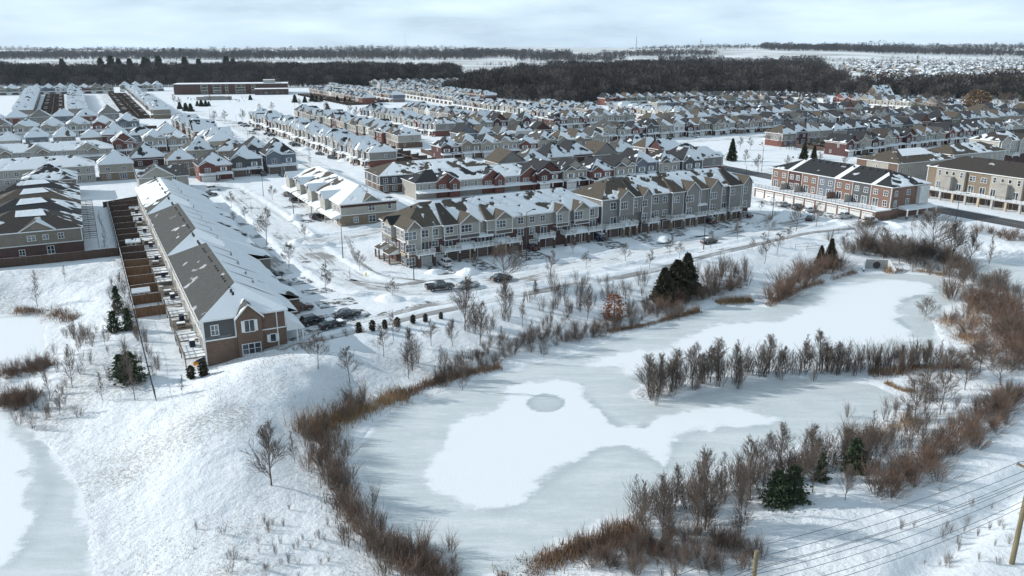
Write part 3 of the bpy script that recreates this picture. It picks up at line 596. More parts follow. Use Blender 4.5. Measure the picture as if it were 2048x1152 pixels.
for name,pl,sp,fac,zone,wd in ROWS:
    pts=[]
    if sp==0: pts=pl
    else:
        acc=0
        for a,b in zip(pl[:-1],pl[1:]):
            a=np.array(a,float);b=np.array(b,float);ln=np.linalg.norm(b-a)
            while acc<=ln: pts.append(tuple(a+(b-a)*acc/ln)); acc+=sp
            acc-=ln
    hs=[]
    for i,(s,t) in enumerate(pts):
        rn=random.Random(hash((round(s),round(t)))%99991)
        x,y=st2w(s,t); hs.append(dict(x=x,y=y,fac=fac,zone=zone,wd=wd,sty=rn.randrange(12) ,row=name,d=math.hypot(x,y)))
    if 'red brick' in name: hs[-1]['sty']=7
    if name=='the backs right of the school': hs[-1]['sty']=7
    for i in range(1,len(hs)):
        if hs[i]['sty']==hs[i-1]['sty']: hs[i]['sty']=(hs[i]['sty']+5)%12
    # order from the left or, for columns, from the front
    xs=[h['x']/h['y'] for h in hs]; hs2=sorted(hs,key=lambda h:h['x']/h['y']) if fac in 'fb' else sorted(hs,key=lambda h:h['d'])
    for i,h in enumerate(hs2): h['lab']=f"{STY[h['sty']][3]} house, {ordn(i+1)} from {'left' if fac in 'fb' else 'front'} in {name}"; h['grp']='houses of '+name
    HL+=hs
for (s,t),fac,zone,wd,sty,lab in SINGLES:
    x,y=st2w(s,t); HL.append(dict(x=x,y=y,fac=fac,zone=zone,wd=wd,sty=sty,lab=lab,grp=None,d=0))
vis=[h for h in HL if abs(h['x'])<.66*h['y']+12]
vis.sort(key=lambda h:h['d'])
near_,far_h=vis[:285],vis[285:]
for h in near_:
    rot=FAC[h['fac']]; d={0:11.5,1:11,2:11}[h['wd']]; T=tpl(h['sty'],h['fac'],h['zone'],h['wd'],False,int(h['x']*3+h['y'])%3)
    x=h['x']+math.sin(rot)*d/2; y=h['y']-math.cos(rot)*d/2; rr=random.Random(int(h['x']*7+h['y']))
    if h['d']>0: j=rr.uniform(-1.2,1.2); x+=math.sin(rot)*j; y-=math.cos(rot)*j
    o=thing('house',h['lab'],'house',(x,y,0),rot+(rr.uniform(-.02,.02)),h['grp'])
    o.scale=(1,1,rr.uniform(.93,1.13))
    T2=T if h['d']<430 else [q for q in T if q[0] not in('roof_vent','door')]
    place(T2,o)
fm=MB()
for h in far_h:
    rot=FAC[h['fac']]; m_=tpl(h['sty'],h['fac'],h['zone'],h['wd'],True)
    x=h['x']+math.sin(rot)*5.5; y=h['y']-math.cos(rot)*5.5; fm.add(m_,x,y,0,rot)
tag(obj('distant_houses',fm.mesh('distant_houses')),'rows of snow roofed houses farthest off below the woods','houses',None,'stuff')
print('houses',len(near_),len(far_h))
# ------------------------------------------------------------ terraces and blocks
def rooffront(mb,L_,D,ov,z,rise,hipl,hipr,mat,strips,back,left,right,fascia=True):
    """hip roof, ridge along x; the front slope is cut in strips (x_end, snow)"""
    y0,y1=-ov,D+ov; X0,X1=-ov,L_+ov; hw=(y1-y0)/2; a=hw*hipl; b=hw*hipr; RX0,RX1=X0+a,X1-b; cy=(y0+y1)/2; zr=z+rise
    def h(x): 
        if a>0 and x<RX0: return (x-X0)/a
        if b>0 and x>RX1: return (X1-x)/b
        return 1.
    def P(x,k): return (x,y0+k*hw,z+k*rise)
    x=X0
    for xe,s_ in strips:
        xe=min(xe,X1) if xe<L_ else X1
        pts=[P(x,0),P(xe,0)]; 
        if h(xe)>.001: pts.append(P(xe,h(xe)))
        for rx in (RX1,RX0):
            if x+.01<rx<xe-.01: pts.append(P(rx,1))
        if h(x)>.001: pts.append(P(x,h(x)))
        mb.face(pts,mat,[s_ if p[2]<z+.3*rise else s_*.84 for p in pts]); x=xe
        if xe>=X1: break
    mb.face([(X1,y1,z),(X0,y1,z),(RX0,cy,zr),(RX1,cy,zr)],mat,[back,back,back*.85,back*.85])
    if a>0: mb.face([(X0,y1,z),(X0,y0,z),(RX0,cy,zr)],mat,[left,left,left*.85])
    if b>0: mb.face([(X1,y0,z),(X1,y1,z),(RX1,cy,zr)],mat,[right,right,right*.9])
    if fascia:
        Q=[(X0,y0),(X1,y0),(X1,y1),(X0,y1)]
        for i in range(4):
            p,q=Q[i],Q[(i+1)%4]; mb.face([(*p,z-.26),(*q,z-.26),(*q,z),(*p,z)],'trim_white')
        mb.face([(*p,z-.26) for p in Q[::-1]],'trim_white')
class Block:
    def __init__(s,name,label,cat,org,rot,L_,D,strata,eave,rise,rf,snow=(.8,.8,.8,.8),hips=(1,1),strips=None,z0=0,group=None,ov=.45,detail=True,bottom=0):
        s.L,s.D,s.rf,s.eave,s.rot,s.detail=L_,D,rf,eave,rot,detail
        x,y=st2w(*org); s.o=thing(name,label,cat,(x,y,z0),rot,group)
        w=MB(); zb=-bottom
        for i,(za,m_) in enumerate(strata):
            zt=strata[i+1][0] if i+1<len(strata) else eave
            za=zb if i==0 else za
            for p,q in (((0,0),(L_,0)),((L_,0),(L_,D)),((L_,D),(0,D)),((0,D),(0,0))): w.face([(*p,za),(*q,za),(*q,zt),(*p,zt)],m_)
            if i: w.box(-.05,L_+.05,-.05,D+.05,za-.1,za+.1,'trim_white')
        for cx in (0,L_):
            for cy in (0,D): w.box(cx-.1,cx+.1,cy-.1,cy+.1,(strata[1][0] if len(strata)>1 else 0)+.11,eave-.02,'trim_white')
        s.w=w; s.r=MB(); rooffront(s.r,L_,D,ov,eave,rise,hips[0],hips[1],rf,strips or [(L_,snow[0])],snow[1],snow[2],snow[3])
    def bay(s,kind,x0,x1,p,za,z1,mat,rise=1.8,rf=None,band=None,snl=.03,snr=.85,snf=.1,back=3.5,base=None,gmat=None):
        w=MB(); rf=rf or s.rf; y=-p
        def ring(a,b,m_):
            w.face([(x0,0.02,a),(x0,y,a),(x0,y,b),(x0,0.02,b)][::-1] if False else [(x0,.02,a),(x0,y,a),(x0,y,b),(x0,.02,b)],m_); w.face([(x0,y,a),(x1,y,a),(x1,y,b),(x0,y,b)],m_); w.face([(x1,y,a),(x1,.02,a),(x1,.02,b),(x1,y,b)],m_)
        if band: ring(za,band[0],base or mat) if band[0]>za else None; ring(band[0],band[1],band[2]); ring(band[1],z1,mat); w.box(x0-.05,x1+.05,y-.06,0,band[1]-.07,band[1]+.07,'trim_white'); w.box(x0-.05,x1+.05,y-.06,0,band[0]-.07,band[0]+.07,'trim_white')
        else: ring(za,z1,mat)
        w.face([(x0,.02,za),(x1,.02,za),(x1,y,za),(x0,y,za)],'trim_white')
        for cx in (x0,x1): w.box(cx-.08,cx+.08,y-.03,y+.1,za,z1-.02,'trim_white')
        ov=.35
        if kind=='G':
            cx=(x0+x1)/2; zr=z1+rise; A,B=x0-ov,x1+ov; yf=y-ov
            w.face([(x0,y,z1-.02),(x1,y,z1-.02),(cx,y,zr-.15)],gmat or mat)
            w.face([(A,yf,z1),(cx,yf,zr),(cx,back,zr),(A,back,z1)][::-1],rf,[snl*.8,snl,snl,snl]); w.face([(B,yf,z1),(B,back,z1),(cx,back,zr),(cx,yf,zr)],rf,[snr,snr,snr,snr])
            for q in ([(A,yf-.02,z1-.26),(cx,yf-.02,zr-.26),(cx,yf-.04,zr+.03),(A,yf-.04,z1+.03)][::-1],[(B,yf-.02,z1-.26),(cx,yf-.02,zr-.26),(cx,yf-.04,zr+.03),(B,yf-.04,z1+.03)]): w.face(q,'trim_white')
        elif kind=='H':
            A,B,yf=x0-ov,x1+ov,y-ov; cx=(A+B)/2; q=.32*(B-A); zr=z1+rise; yb=back; T0,T1=(cx-.15*(B-A),yb,zr),(cx+.15*(B-A),yb,zr)
            w.face([(A,yf,z1),(B,yf,z1),T1,T0],rf,[snf]*4); w.face([(A,yb+.5,z1),(A,yf,z1),T0],rf,[snl]*3); w.face([(B,yf,z1),(B,yb+.5,z1),T1],rf,[snr]*3)
            for p_,q_ in (((A,yf),(B,yf)),((B,yf),(B,0)),((A,0),(A,yf))): w.face([(*p_,z1-.22),(*q_,z1-.22),(*q_,z1),(*p_,z1)],'trim_white')
        elif kind=='S':  # lean-to roof
            w.face([(x0-ov,y-ov,z1),(x1+ov,y-ov,z1),(x1+ov,.05,z1+rise),(x0-ov,.05,z1+rise)],rf,snf)
            for sx in (x0-ov,x1+ov): w.face([(sx,y-ov,z1),(sx,.05,z1),(sx,.05,z1+rise)],'trim_white')
        return obj('bay',w.mesh('bay'),s.o)
    def win(s,f,x,z,w_,h,kind='n',off=0.0):
        L_,D=s.L,s.D
        loc,rz={'f':((x,-.02-off,z),0),'b':((x,D+.02+off,z),math.pi),'l':((-.02-off,x,z),-math.pi/2),'r':((L_+.02+off,x,z),math.pi/2)}[f]
        place([win(*loc,w_,h,rz,kind,s.detail)],s.o)
    def garage(s,x,w_=2.6,h=2.2,y=0,mat='garage_white',f='f'):
        obj('garage_door',garage_mesh(w_,h,mat),s.o,(x,-.03+y,.03))
    def door(s,x,y=0,mat='door_dark'): obj('door',door_mesh(mat),s.o,(x,-.03+y,.05))
    def balcony(s,x0,x1,z=2.9,dep=2.2,side=True,rail='rail_white',posts=True,slab=None,pm='brick_dark'):
        b=MB(); b.box(x0,x1,-dep,0,z-.3,z,'trim_white','snow_plain')
        r=1.0
        def rl(ax,ay,bx,by):
            n=max(1,round(math.hypot(bx-ax,by-ay)/1.25)); dx,dy=(bx-ax)/n,(by-ay)/n
            for i in range(n+1): px,py=ax+dx*i,ay+dy*i; b.box(px-.09,px+.09,py-.09,py+.09,z,z+r+.06,rail)
            e=.04
            for za,zb in ((z+r-.08,z+r),(z+.12,z+.2)): b.box(min(ax,bx)-e,max(ax,bx)+e,min(ay,by)-e,max(ay,by)+e,za,zb,rail)
            m=int(math.hypot(bx-ax,by-ay)/.24)
            for i in range(m): 
                px,py=ax+(bx-ax)*(i+.5)/m,ay+(by-ay)*(i+.5)/m; b.box(px-.028,px+.028,py-.028,py+.028,z+.2,z+r-.08,rail,bottom=False)
        rl(x0+.1,-dep+.1,x1-.1,-dep+.1); rl(x0+.1,-dep+.1,x0+.1,-.05); rl(x1-.1,-dep+.1,x1-.1,-.05)
        o=obj('balcony',b.mesh('balcony'),s.o)
        if posts:
            for px in (x0+.3,x1-.3):
                p=MB(); p.box(px-.25,px+.25,-dep,-dep+.5,0,z-.9,pm); p.box(px-.14,px+.14,-dep+.1,-dep+.38,z-.9,z-.3,'trim_white'); obj('pier',p.mesh('pier'),s.o)
    def snowslab(s,x0,x1,z=2.9,dep=2.3,rise=1.0,mat='snow_plain',post=True):
        b=MB(); b.face([(x0,-dep,z),(x1,-dep,z),(x1,.05,z+rise),(x0,.05,z+rise)],mat,.95); b.face([(x0,-dep,z-.25),(x1,-dep,z-.25),(x1,-dep,z),(x0,-dep,z)],'trim_white')
        for sx in (x0,x1): b.face([(sx,-dep,z-.25),(sx,.05,z-.25),(sx,.05,z+rise),(sx,-dep,z)],'trim_white')
        b.face([(x0,.05,z-.25),(x1,.05,z-.25),(x1,-dep,z-.25),(x0,-dep,z-.25)],'trim_white'); obj('canopy',b.mesh('canopy'),s.o)
        if post:
            p=MB(); p.box((x0+x1)/2-.12,(x0+x1)/2+.12,-dep+.1,-dep+.34,0,z-.25,'trim_tan'); obj('pier',p.mesh('pier'),s.o)
    def done(s,vents=0,vz=None):
        obj('wall',s.w.mesh('wall'),s.o); rf=obj('roof',s.r.mesh('roof'),s.o); return rf
def proj_x(org,rot,z,y,px):   # local x on a facade whose sight line is px
    lo,hi=-20.,140.
    for _ in range(40):
        m=(lo+hi)/2; ox,oy=st2w(*org); wx=ox+m*math.cos(rot)-y*math.sin(rot); wy=oy+m*math.sin(rot)+y*math.cos(rot)
        a=wy*math.cos(PITCH)-(z-CAMZ)*math.sin(PITCH); u=1024+FPX*wx/a
        if u<px: lo=m
        else: hi=m
    return lo
def vents(b,xs,y,z,n=3,parent=None):
    for x in xs:
        v=MB(); v.box(x-.2,x+.2,y-.2,y+.2,z-.25,z+.22,'metal_dark','metal_dark'); obj('roof_vent',v.mesh('roof_vent'),parent)
# ---- main townhouses, left module
ang=GA+R(3.25); ORG=(58,157.5)
def X(px,z=6,y=0): return proj_x(ORG,ang,z,y,px)
XM=X(1196,6)
xe=[X(p,8.5) for p in (880,955,1020,1080,1100,1128)]
A=Block('townhouse_block','three storey beige and brick townhouse block with white balconies, nearer the camera','townhouses',ORG,ang,XM,13,[(0,'brick_dark'),(5.4,'siding_light_grey')],8.4,4.1,'shingle_brown',snow=(.8,.8,.03,.5),strips=[(xe[0]-3.0,.03),(xe[0],.22),(xe[1],.70),(xe[2],.86),(xe[3],.90),(XM,.86)],detail=True)
A.bay('G',.15,X(838),1.1,0,8.4,'siding_light_grey',1.9,'shingle_brown',snl=.02,snr=.05,band=(2.9,2.95,'trim_white'),base='brick_brown',back=5,gmat='siding_tan')
A.bay('F',X(838)+.05,X(863),.7,5.1,8.35,'siding_light_grey')
A.bay('H',X(885),X(912),1.0,5.0,8.4,'siding_light_grey',3.7,'shingle_dark_brown',snl=.03,snf=.03,snr=.7,band=(5.0,5.9,'brown_band' if 0 else 'siding_brown_band'),back=5.5)
A.bay('G',X(914),X(953),1.5,5.0,8.4,'siding_light_grey',2.1,'shingle_brown',snl=.03,snr=.3,band=(5.0,5.9,'siding_brown_band'),back=5,gmat='siding_tan')
A.bay('H',X(970),X(984),1.0,5.0,8.4,'siding_light_grey',2.8,'shingle_brown',snl=.02,snf=.05,snr=.1,band=(5.0,5.9,'siding_brown_band'),back=3.6)
A.bay('G',X(985),X(1018),1.5,5.0,8.4,'siding_light_grey',1.8,'shingle_brown',snl=.02,snr=.85,band=(5.0,5.9,'siding_brown_band'),back=4,gmat='siding_tan')
A.bay('G',X(1107),X(1131),1.4,4.8,8.4,'siding_light_grey',1.6,'shingle_brown',snl=.02,snr=.9,band=(4.8,5.6,'siding_brown_band'),back=4,gmat='siding_tan')
A.bay('G',X(1143),X(1172),1.4,4.8,8.4,'siding_light_grey',1.8,'shingle_brown',snl=.02,snr=.6,band=(4.8,5.6,'siding_brown_band'),back=4.5,gmat='siding_tan')
for p,z,w_,h,off in ((821,6.2,2.6,1.6,1.1),(821,3.6,2.1,1.5,1.1),(821,.6,2.0,1.6,1.1),(850,6.3,1.5,1.5,.7),(870,6.2,1.4,1.4,0),(870,3.8,1.4,1.2,0),(899,6.6,1.7,1.3,1.0),(933,6.5,2.6,1.5,1.5),(1002,6.5,2.4,1.5,1.5),(1041,6.4,1.4,1.4,0),(1064,6.4,1.3,1.3,0),(1085,6.4,1.2,1.3,0),(1119,6.2,1.3,1.5,1.4),(1157,6.0,2.2,1.9,1.4),(1184,6.2,1.2,1.5,0),
   (930,3.6,2.4,1.5,0),(1000,3.6,2.3,1.5,0),(1041,3.6,1.5,1.5,0),(1064,3.5,1.4,1.5,0),(1119,3.7,1.2,1.1,0),(1157,3.4,1.4,1.2,0)): A.win('f',X(p,z,-off),z,w_,h,'n',off)
for p in (850,897,962,978,1087,1140,1184): A.win('f',X(p,3.2),2.95,1.7,2.0,'p')
for p in (852,880,1068): A.garage(X(p,1),2.5)
for p in (905,930,965,1000,1035,1100,1150,1178): A.garage(X(p,1),2.5,mat='garage_brown')
for a,b in ((836,872),(889,923),(948,996),(1019,1044),(1077,1112),(1131,1153),(1177,1207)): A.balcony(X(a,3,-2.2),X(b,3,-2.2))
for a,b in ((923,958),(996,1028),(1150,1178)): A.snowslab(X(a,3,-2.2),X(b,3,-2.2))
A.snowslab(X(955,6,-1),X(985,6,-1),5.0,1.6,.5,post=False)
# left end, lit by the sun
for y,z,w_,h in ((1.6,6.2,1.1,1.5),(1.6,3.4,1.4,1.7),(1.6,.5,1.4,1.7),(4.0,6.3,.6,1.5),(11.6,6.3,.9,1.3),(11.6,3.5,1.2,1.5),(4.1,3.6,.5,1.0),(9.8,3.5,.5,1.0)): A.win('l',y,z,w_,h)
lb=MB(); 
lb.face([(0,9,5.2),(-1,9,5.2),(-1,9,8.4),(0,9,8.4)][::-1],'siding_light_grey'); lb.face([(-1,9,5.2),(-1,5.2,5.2),(-1,5.2,8.4),(-1,9,8.4)],'siding_cream'); lb.face([(-1,5.2,5.2),(0,5.2,5.2),(0,5.2,8.4),(-1,5.2,8.4)],'siding_light_grey'); lb.face([(0,5.2,5.2),(-1,5.2,5.2),(-1,9,5.2),(0,9,5.2)],'trim_white')
lb.box(-1.04,0,5.16,9.04,5.0,5.6,'siding_tan')
lb.face([(-1.35,4.9,8.4),(-1.35,7.1,10.0),(3,7.1,10.0),(3,4.9,8.4)],'shingle_charcoal',.1); lb.face([(-1.35,7.1,10.0),(-1.35,9.3,8.4),(3,9.3,8.4),(3,7.1,10.0)],'shingle_charcoal',.05); lb.face([(-1,9,8.4),(-1,5.2,8.4),(-1,7.1,9.8)],'siding_tan')
lb.box(-.05,.01,0.1,12.9,2.5,2.95,'trim_tan')
obj('bay',lb.mesh('bay'),A.o)
for y in (6.1,8.1): place([win(-1.03,y,6.1,1.3,1.6,-math.pi/2)],A.o); A.win('l',y,3.3,1.3,1.7)
for y0,y1 in ((3.4,7.0),(9.2,11.8)):
    p=MB(); p.face([(-2.6,y0,2.4),(-2.6,y1,2.4),(0,y1,3.4),(0,y0,3.4)][::-1],'shingle_brown',.3); p.face([(-2.6,y1,2.2),(-2.6,y0,2.2),(-2.6,y0,2.4),(-2.6,y1,2.4)],'trim_white'); p.face([(-2.6,y0,2.2),(0,y0,2.2),(0,y0,3.4),(-2.6,y0,2.4)],'trim_white')
    for y in (y0+.3,y1-.3): p.box(-2.5,-2.2,y-.15,y+.15,0,2.2,'brick_brown')
    p.box(-2.5,0,y0,y1,0,.25,'concrete'); obj('porch',p.mesh('porch'),A.o)
A.done(); vents(A,[4+i*3.4 for i in range(13)],5.4,11.9,parent=A.o)
# ---- main townhouses, right module
x1=XM+1.2; ORG2=(58+x1*math.cos(R(3.25)),157.5+x1*math.sin(R(3.25)))
def X2(px,z=7,y=0): return proj_x(ORG2,ang,z,y,px)
LB_=X2(1497,5); q=[X2(p,10) for p in (1262,1300,1330,1350)]
B=Block('townhouse_block','taller grey sided townhouse block with snowy roofs and tan gables, farther right','townhouses',ORG2,ang,LB_,13,[(0,'brick_dark'),(2.9,'siding_grey')],9.7,3.9,'shingle_brown',snow=(.8,.8,.03,.5),strips=[(q[0],.50),(q[1],.62),(q[3],.72),(LB_,.88)])
def bb(kind,a,b,p,za,rise,snl=.02,snf=.08,snr=.7,back=5,rf='shingle_brown',band=None): B.bay(kind,X2(a),X2(b),p,za,9.7,'siding_grey',rise,rf,snl=snl,snf=snf,snr=snr,back=back,band=band)
bb('G',1235,1262,1.0,5.2,2.0,snr=.8); bb('H',1263,1278,.7,5.6,3.4,snr=.1,rf='shingle_dark_brown'); bb('G',1280,1297,1.1,2.9,2.0,snr=.1); bb('H',1340,1362,1.0,2.9,3.6,snr=.75); bb('G',1366,1391,1.4,2.9,2.3,snr=.8)
bb('H',1397,1412,.8,2.9,3.0,snr=.1); bb('G',1413,1436,1.4,2.9,2.3,snr=.05); bb('H',1455,1478,.9,2.9,3.5,snr=.5,rf='shingle_dark_brown'); bb('G',1480,1497,1.1,2.9,2.2,snr=.5)
for p,z,w_,h,off in ((1226,7.0,1.7,1.6,0),(1248,7.0,2.0,1.7,1.0),(1271,7.0,1.0,1.7,.7),(1289,7.0,1.4,1.6,1.1),(1302,7.2,.9,1.4,0),(1312,7.2,1.4,1.5,0),(1330,7.2,1.4,1.5,0),(1353,7.0,1.5,1.5,1.0),(1379,6.8,2.6,1.6,1.4),(1426,6.8,2.3,1.6,1.4),(1445,7.2,1.6,1.5,0),(1465,7.1,1.3,1.5,.9),(1490,7.2,1.2,1.6,1.1),
  (1248,3.6,1.4,1.4,0),(1288,3.7,1.5,1.5,1.1),(1312,3.8,1.2,1.3,0),(1329,3.8,1.4,1.3,0),(1377,3.5,1.7,1.6,1.4),(1424,3.7,1.7,1.5,1.4),(1489,3.5,1.2,1.4,1.1),(1488,.5,1.2,1.5,1.1)): B.win('f',X2(p,z,-off),z,w_,h,'n',off)
for p in (1226,1302,1352,1395,1408,1446,1464): B.win('f',X2(p,3.2),2.95,1.8,2.0,'p')
for a,b in ((1212,1251),(1260,1277),(1297,1320),(1343,1371),(1392,1428),(1436,1453),(1463,1485)): B.balcony(X2(a,3,-2.2),X2(b,3,-2.2),pm='brick_tan')
for a,b in ((1251,1270),(1371,1392),(1428,1444)): B.snowslab(X2(a,3,-2.2),X2(b,3,-2.2))
B.snowslab(X2(1393,6,-1),X2(1412,6,-1),5.6,1.6,.5,post=False)
for p in (1228,1250,1290,1312,1332,1356,1378,1402,1424,1446,1466): B.garage(X2(p,1),2.5,mat='garage_brown')
B.done(); vents(B,[4+i*3.1 for i in range(15)],5.3,13.1,parent=B.o)
# ---- left row: three modules, ridge along the street, lit slope to the left
DK='shingle_grey'
def leftmod(t_far,Ln,label,rf,snowL,tint,near):
    Bk=Block('terrace_block',label,'terrace',(12.2,t_far),GA-math.pi/2,Ln,12.3,[(-1.6,'siding_cream'),(3.0,'siding_cream')],6.0,3.5,rf,snow=(snowL,1.3,1.2,1.3),strips=[(Ln,snowL)] if not isinstance(snowL,list) else snowL,bottom=2.6,hips=(1,1.0))
    n=int(Ln/7)
    for i in range(n):
        u=Ln/n; x=u*i
        for k in (0,1): Bk.win('f',x+u*(.28+.44*k),3.7,1.0,1.2)
        Bk.win('f',x+u*.5,.4,2.2,2.0,'p')
        # deck on posts
        d=MB(); x0,x1_=x+random.Random(i*3+int(t_far)).uniform(.2,1.6),x+u-random.Random(i*5+int(t_far)).uniform(.2,1.8); dz=.25; gz=-1.7
        d.box(x0,x1_,-3.0,0,dz-.2,dz,'wood_grey','snow_plain' if i%3 else 'wood_grey')
        if i%2: d.box(x0+.6,x0+1.9,-1.6,-.8,dz,dz+1.1,'cloth_dark','snow_plain' if i%4==1 else 'cloth_dark')
        if i%3==0: d.box(x1_-1.8,x1_-.5,-2.3,-1.0,dz,dz+.75,'wood_dark','snow_plain')
        for px in (x0+.1,x1_-.1): d.box(px-.08,px+.08,-2.95,-2.8,gz-.6,dz+1.0,'wood_grey')
        for za in (dz+.45,dz+.95): d.box(x0,x1_,-3.0,-2.93,za,za+.08,'wood_grey')
        for sx in (x0,x1_): 
            for za in (dz+.45,dz+.95): d.box(sx-.04,sx+.04,-3,0,za,za+.08,'wood_grey')
        for j in range(int((x1_-x0)/.3)): d.box(x0+j*.3,x0+j*.3+.05,-2.98,-2.94,dz,dz+.95,'wood_grey',bottom=False)
        obj('deck',d.mesh('deck'),Bk.o)
    for i in range(n+1):
        u=Ln/n; rr=random.Random(i*9+int(t_far)); xa=min(max(u*i+rr.uniform(-.5,.5),6.6),Ln-6.6); xb=min(max(u*i+rr.uniform(-2.2,2.2),3),Ln-3); q_=MB(); pr_=None
        for k in range(7):
            f=k/6; yy=6.35+6.2*f; xx=xa+(xb-xa)*f**1.6; zz=9.5-(yy-6.15)*.53+.05; wd_=.05+.16*math.sin(f*3.1); cur=((xx-wd_,yy,zz),(xx+wd_,yy,zz+.01))
            if pr_: q_.face([pr_[0],pr_[1],cur[1],cur[0]][::-1],'shingle_charcoal')
            pr_=cur
        if i not in (0,n): obj('roof_seam',q_.mesh('roof_seam'),Bk.o)
    # garages and porches on the street side: fan of snowy hipped roofs
    for i in range(n):
        u=Ln/n; x=u*i; rr=random.Random(i+int(t_far)); dep=12.3; pj=5.2+rr.uniform(-1.1,1.0)+(1.2 if not near else 0)
        if near and i==n-1: continue
        if near and i==n-2: pj=3.2
        g=MB(); x0,x1_=x+.15,x+u-.15; yb=dep; ze=2.7+rr.uniform(0,.5)
        for p,q_ in (((x1_,yb),(x1_,yb+pj)),((x1_,yb+pj),(x0,yb+pj)),((x0,yb+pj),(x0,yb))): g.face([(*p,0),(*q_,0),(*q_,ze),(*p,ze)],'brick_brown' if rr.random()<.6 else 'siding_tan')
        cx=x+u*(.35+.3*rr.random()); zt=7.6+rr.uniform(-.2,.7); yr=yb-2.5
        E0,E1=(x-.1,yb+pj+.4,ze),(x+u+.1,yb+pj+.4,ze); T_=(cx,yb+pj*.3,ze+rr.uniform(1.8,3.0)); TT=(cx,yr,zt+.5)
        g.face([E1,E0,T_],rf,1.3); g.face([E0,(x-.1,yr,5.9),TT,T_],rf,[1.2,1.2,1.5,1.5]); g.face([(x+u+.1,yr,5.9),E1,T_,TT],rf,[.25+.3*(i%2),.45,1.5,1.4])
        for a_,b_ in ((E1,E0),((x-.1,yb,ze),E0),(E1,(x+u+.1,yb,ze))): g.face([(a_[0],a_[1],a_[2]-.22),(b_[0],b_[1],b_[2]-.22),b_,a_],'trim_white')
        gm=obj('garage',g.mesh('garage'),Bk.o); obj('garage_door',garage_mesh(2.5,2.2),gm,(x+u*.5,yb+pj+.02,.03),math.pi)
    Bk.done()
    for i in range(n):
        for k in range(3): 
            xx=Ln/n*(i+.25+.22*k); v=MB(); v.box(xx-.15,xx+.15,5.0,5.35,8.6,9.15,'metal_dark'); obj('roof_vent',v.mesh('roof_vent'),Bk.o)
    return Bk
L1=leftmod(165.5,43.3,'nearest module of the long left terrace, dark grey roof and brick end wall',DK,.015,0,True)
L2=leftmod(211.8,44.3,'middle module of the long left terrace, brownish bare roof slope',DK,.03,0,False)
L3=leftmod(258,43.5,'far module of the long left terrace, mostly white roof slope',DK,[(31,.97),(36,.6),(99,.12)],0,False)
# near end wall of the left terrace
# (the street-side extension keeps the main eave)
E=MB(); x=L1.L+.03
def yz(pts,m_,dx=0,sn=0): E.face([(x+dx,y,z) for y,z in pts],m_,sn)
yz([(.1,-2.6),(12.3,-2.6),(12.3,2.6),(.1,2.6)],'brick_brown'); yz([(4.7,2.6),(12.3,2.6),(12.3,5.75),(4.7,5.75)],'brick_brown'); yz([(.1,2.6),(4.7,2.6),(4.7,5.85),(.1,5.85)],'siding_dark_grey',.02)
E.box(x,x+.09,.0,4.8,2.5,2.72,'trim_white'); E.box(x,x+.09,4.6,4.82,2.72,5.85,'trim_white'); E.box(x,x+.1,-.02,.2,-2.6,5.85,'trim_white'); E.box(x,x+.08,10.9,11.05,-.5,5.7,'trim_white')
E.box(x,x+.55,4.85,8.6,-2.6,5.75,'brick_brown'); g0,g1,gc=4.5,8.95,6.72
E.face([(x+.55,4.85,5.7),(x+.55,8.6,5.7),(x+.55,gc,7.6)],'brick_brown')
E.face([(x+.95,g0,5.6),(x+.95,gc,7.9),(x-4.0,gc,7.9),(x-2.6,g0,5.6)][::-1],DK,.45); E.face([(x+.95,gc,7.9),(x+.95,g1,5.6),(x-2.6,g1,5.6),(x-4.0,gc,7.9)][::-1],DK,.7)
for a_,b_ in ((g0,gc),(g1,gc)): E.face([(x+.97,a_,5.3),(x+.97,b_,7.6),(x+.97,b_,7.92),(x+.97,a_,5.62)],'trim_white')
obj('end_wall',E.mesh('end_wall'),L1.o)
P_=MB(); P_.face([(x+.2,12.35,4.6),(x+.2,15.2,2.5),(x-7,15.2,2.5),(x-7,12.35,4.6)],DK,1.3); P_.face([(x+.2,12.35,2.3),(x+.2,15.2,2.3),(x+.2,15.2,2.5),(x+.2,12.35,4.6)],'trim_white')
for yy,xx in ((14.9,x-.1),(14.9,x-2.4),(14.0,x-.1)): P_.box(xx-.12,xx+.12,yy-.12,yy+.12,-.2,2.35,'trim_white')
P_.box(x-7,x,12.35,15.0,-.9,.15,'brick_brown','snow_plain'); obj('porch',P_.mesh('porch'),L1.o)
for y,z,w_,h,k,o_ in ((1.7,3.4,1.0,1.5,'n',.02),(6.72,3.3,1.4,1.8,'s',.58),(6.75,-.3,2.7,1.6,'n',.58),(10.2,.9,.8,1.2,'s',.05)): L1.win('r',y,z,w_,h,k,o_)
hv=MB(); hv.box(L1.L+.1,L1.L+.9,5.2,6.1,-2.2,-1.2,'metal_grey','snow_plain'); obj('air_conditioner',hv.mesh('air_conditioner'),L1.o)
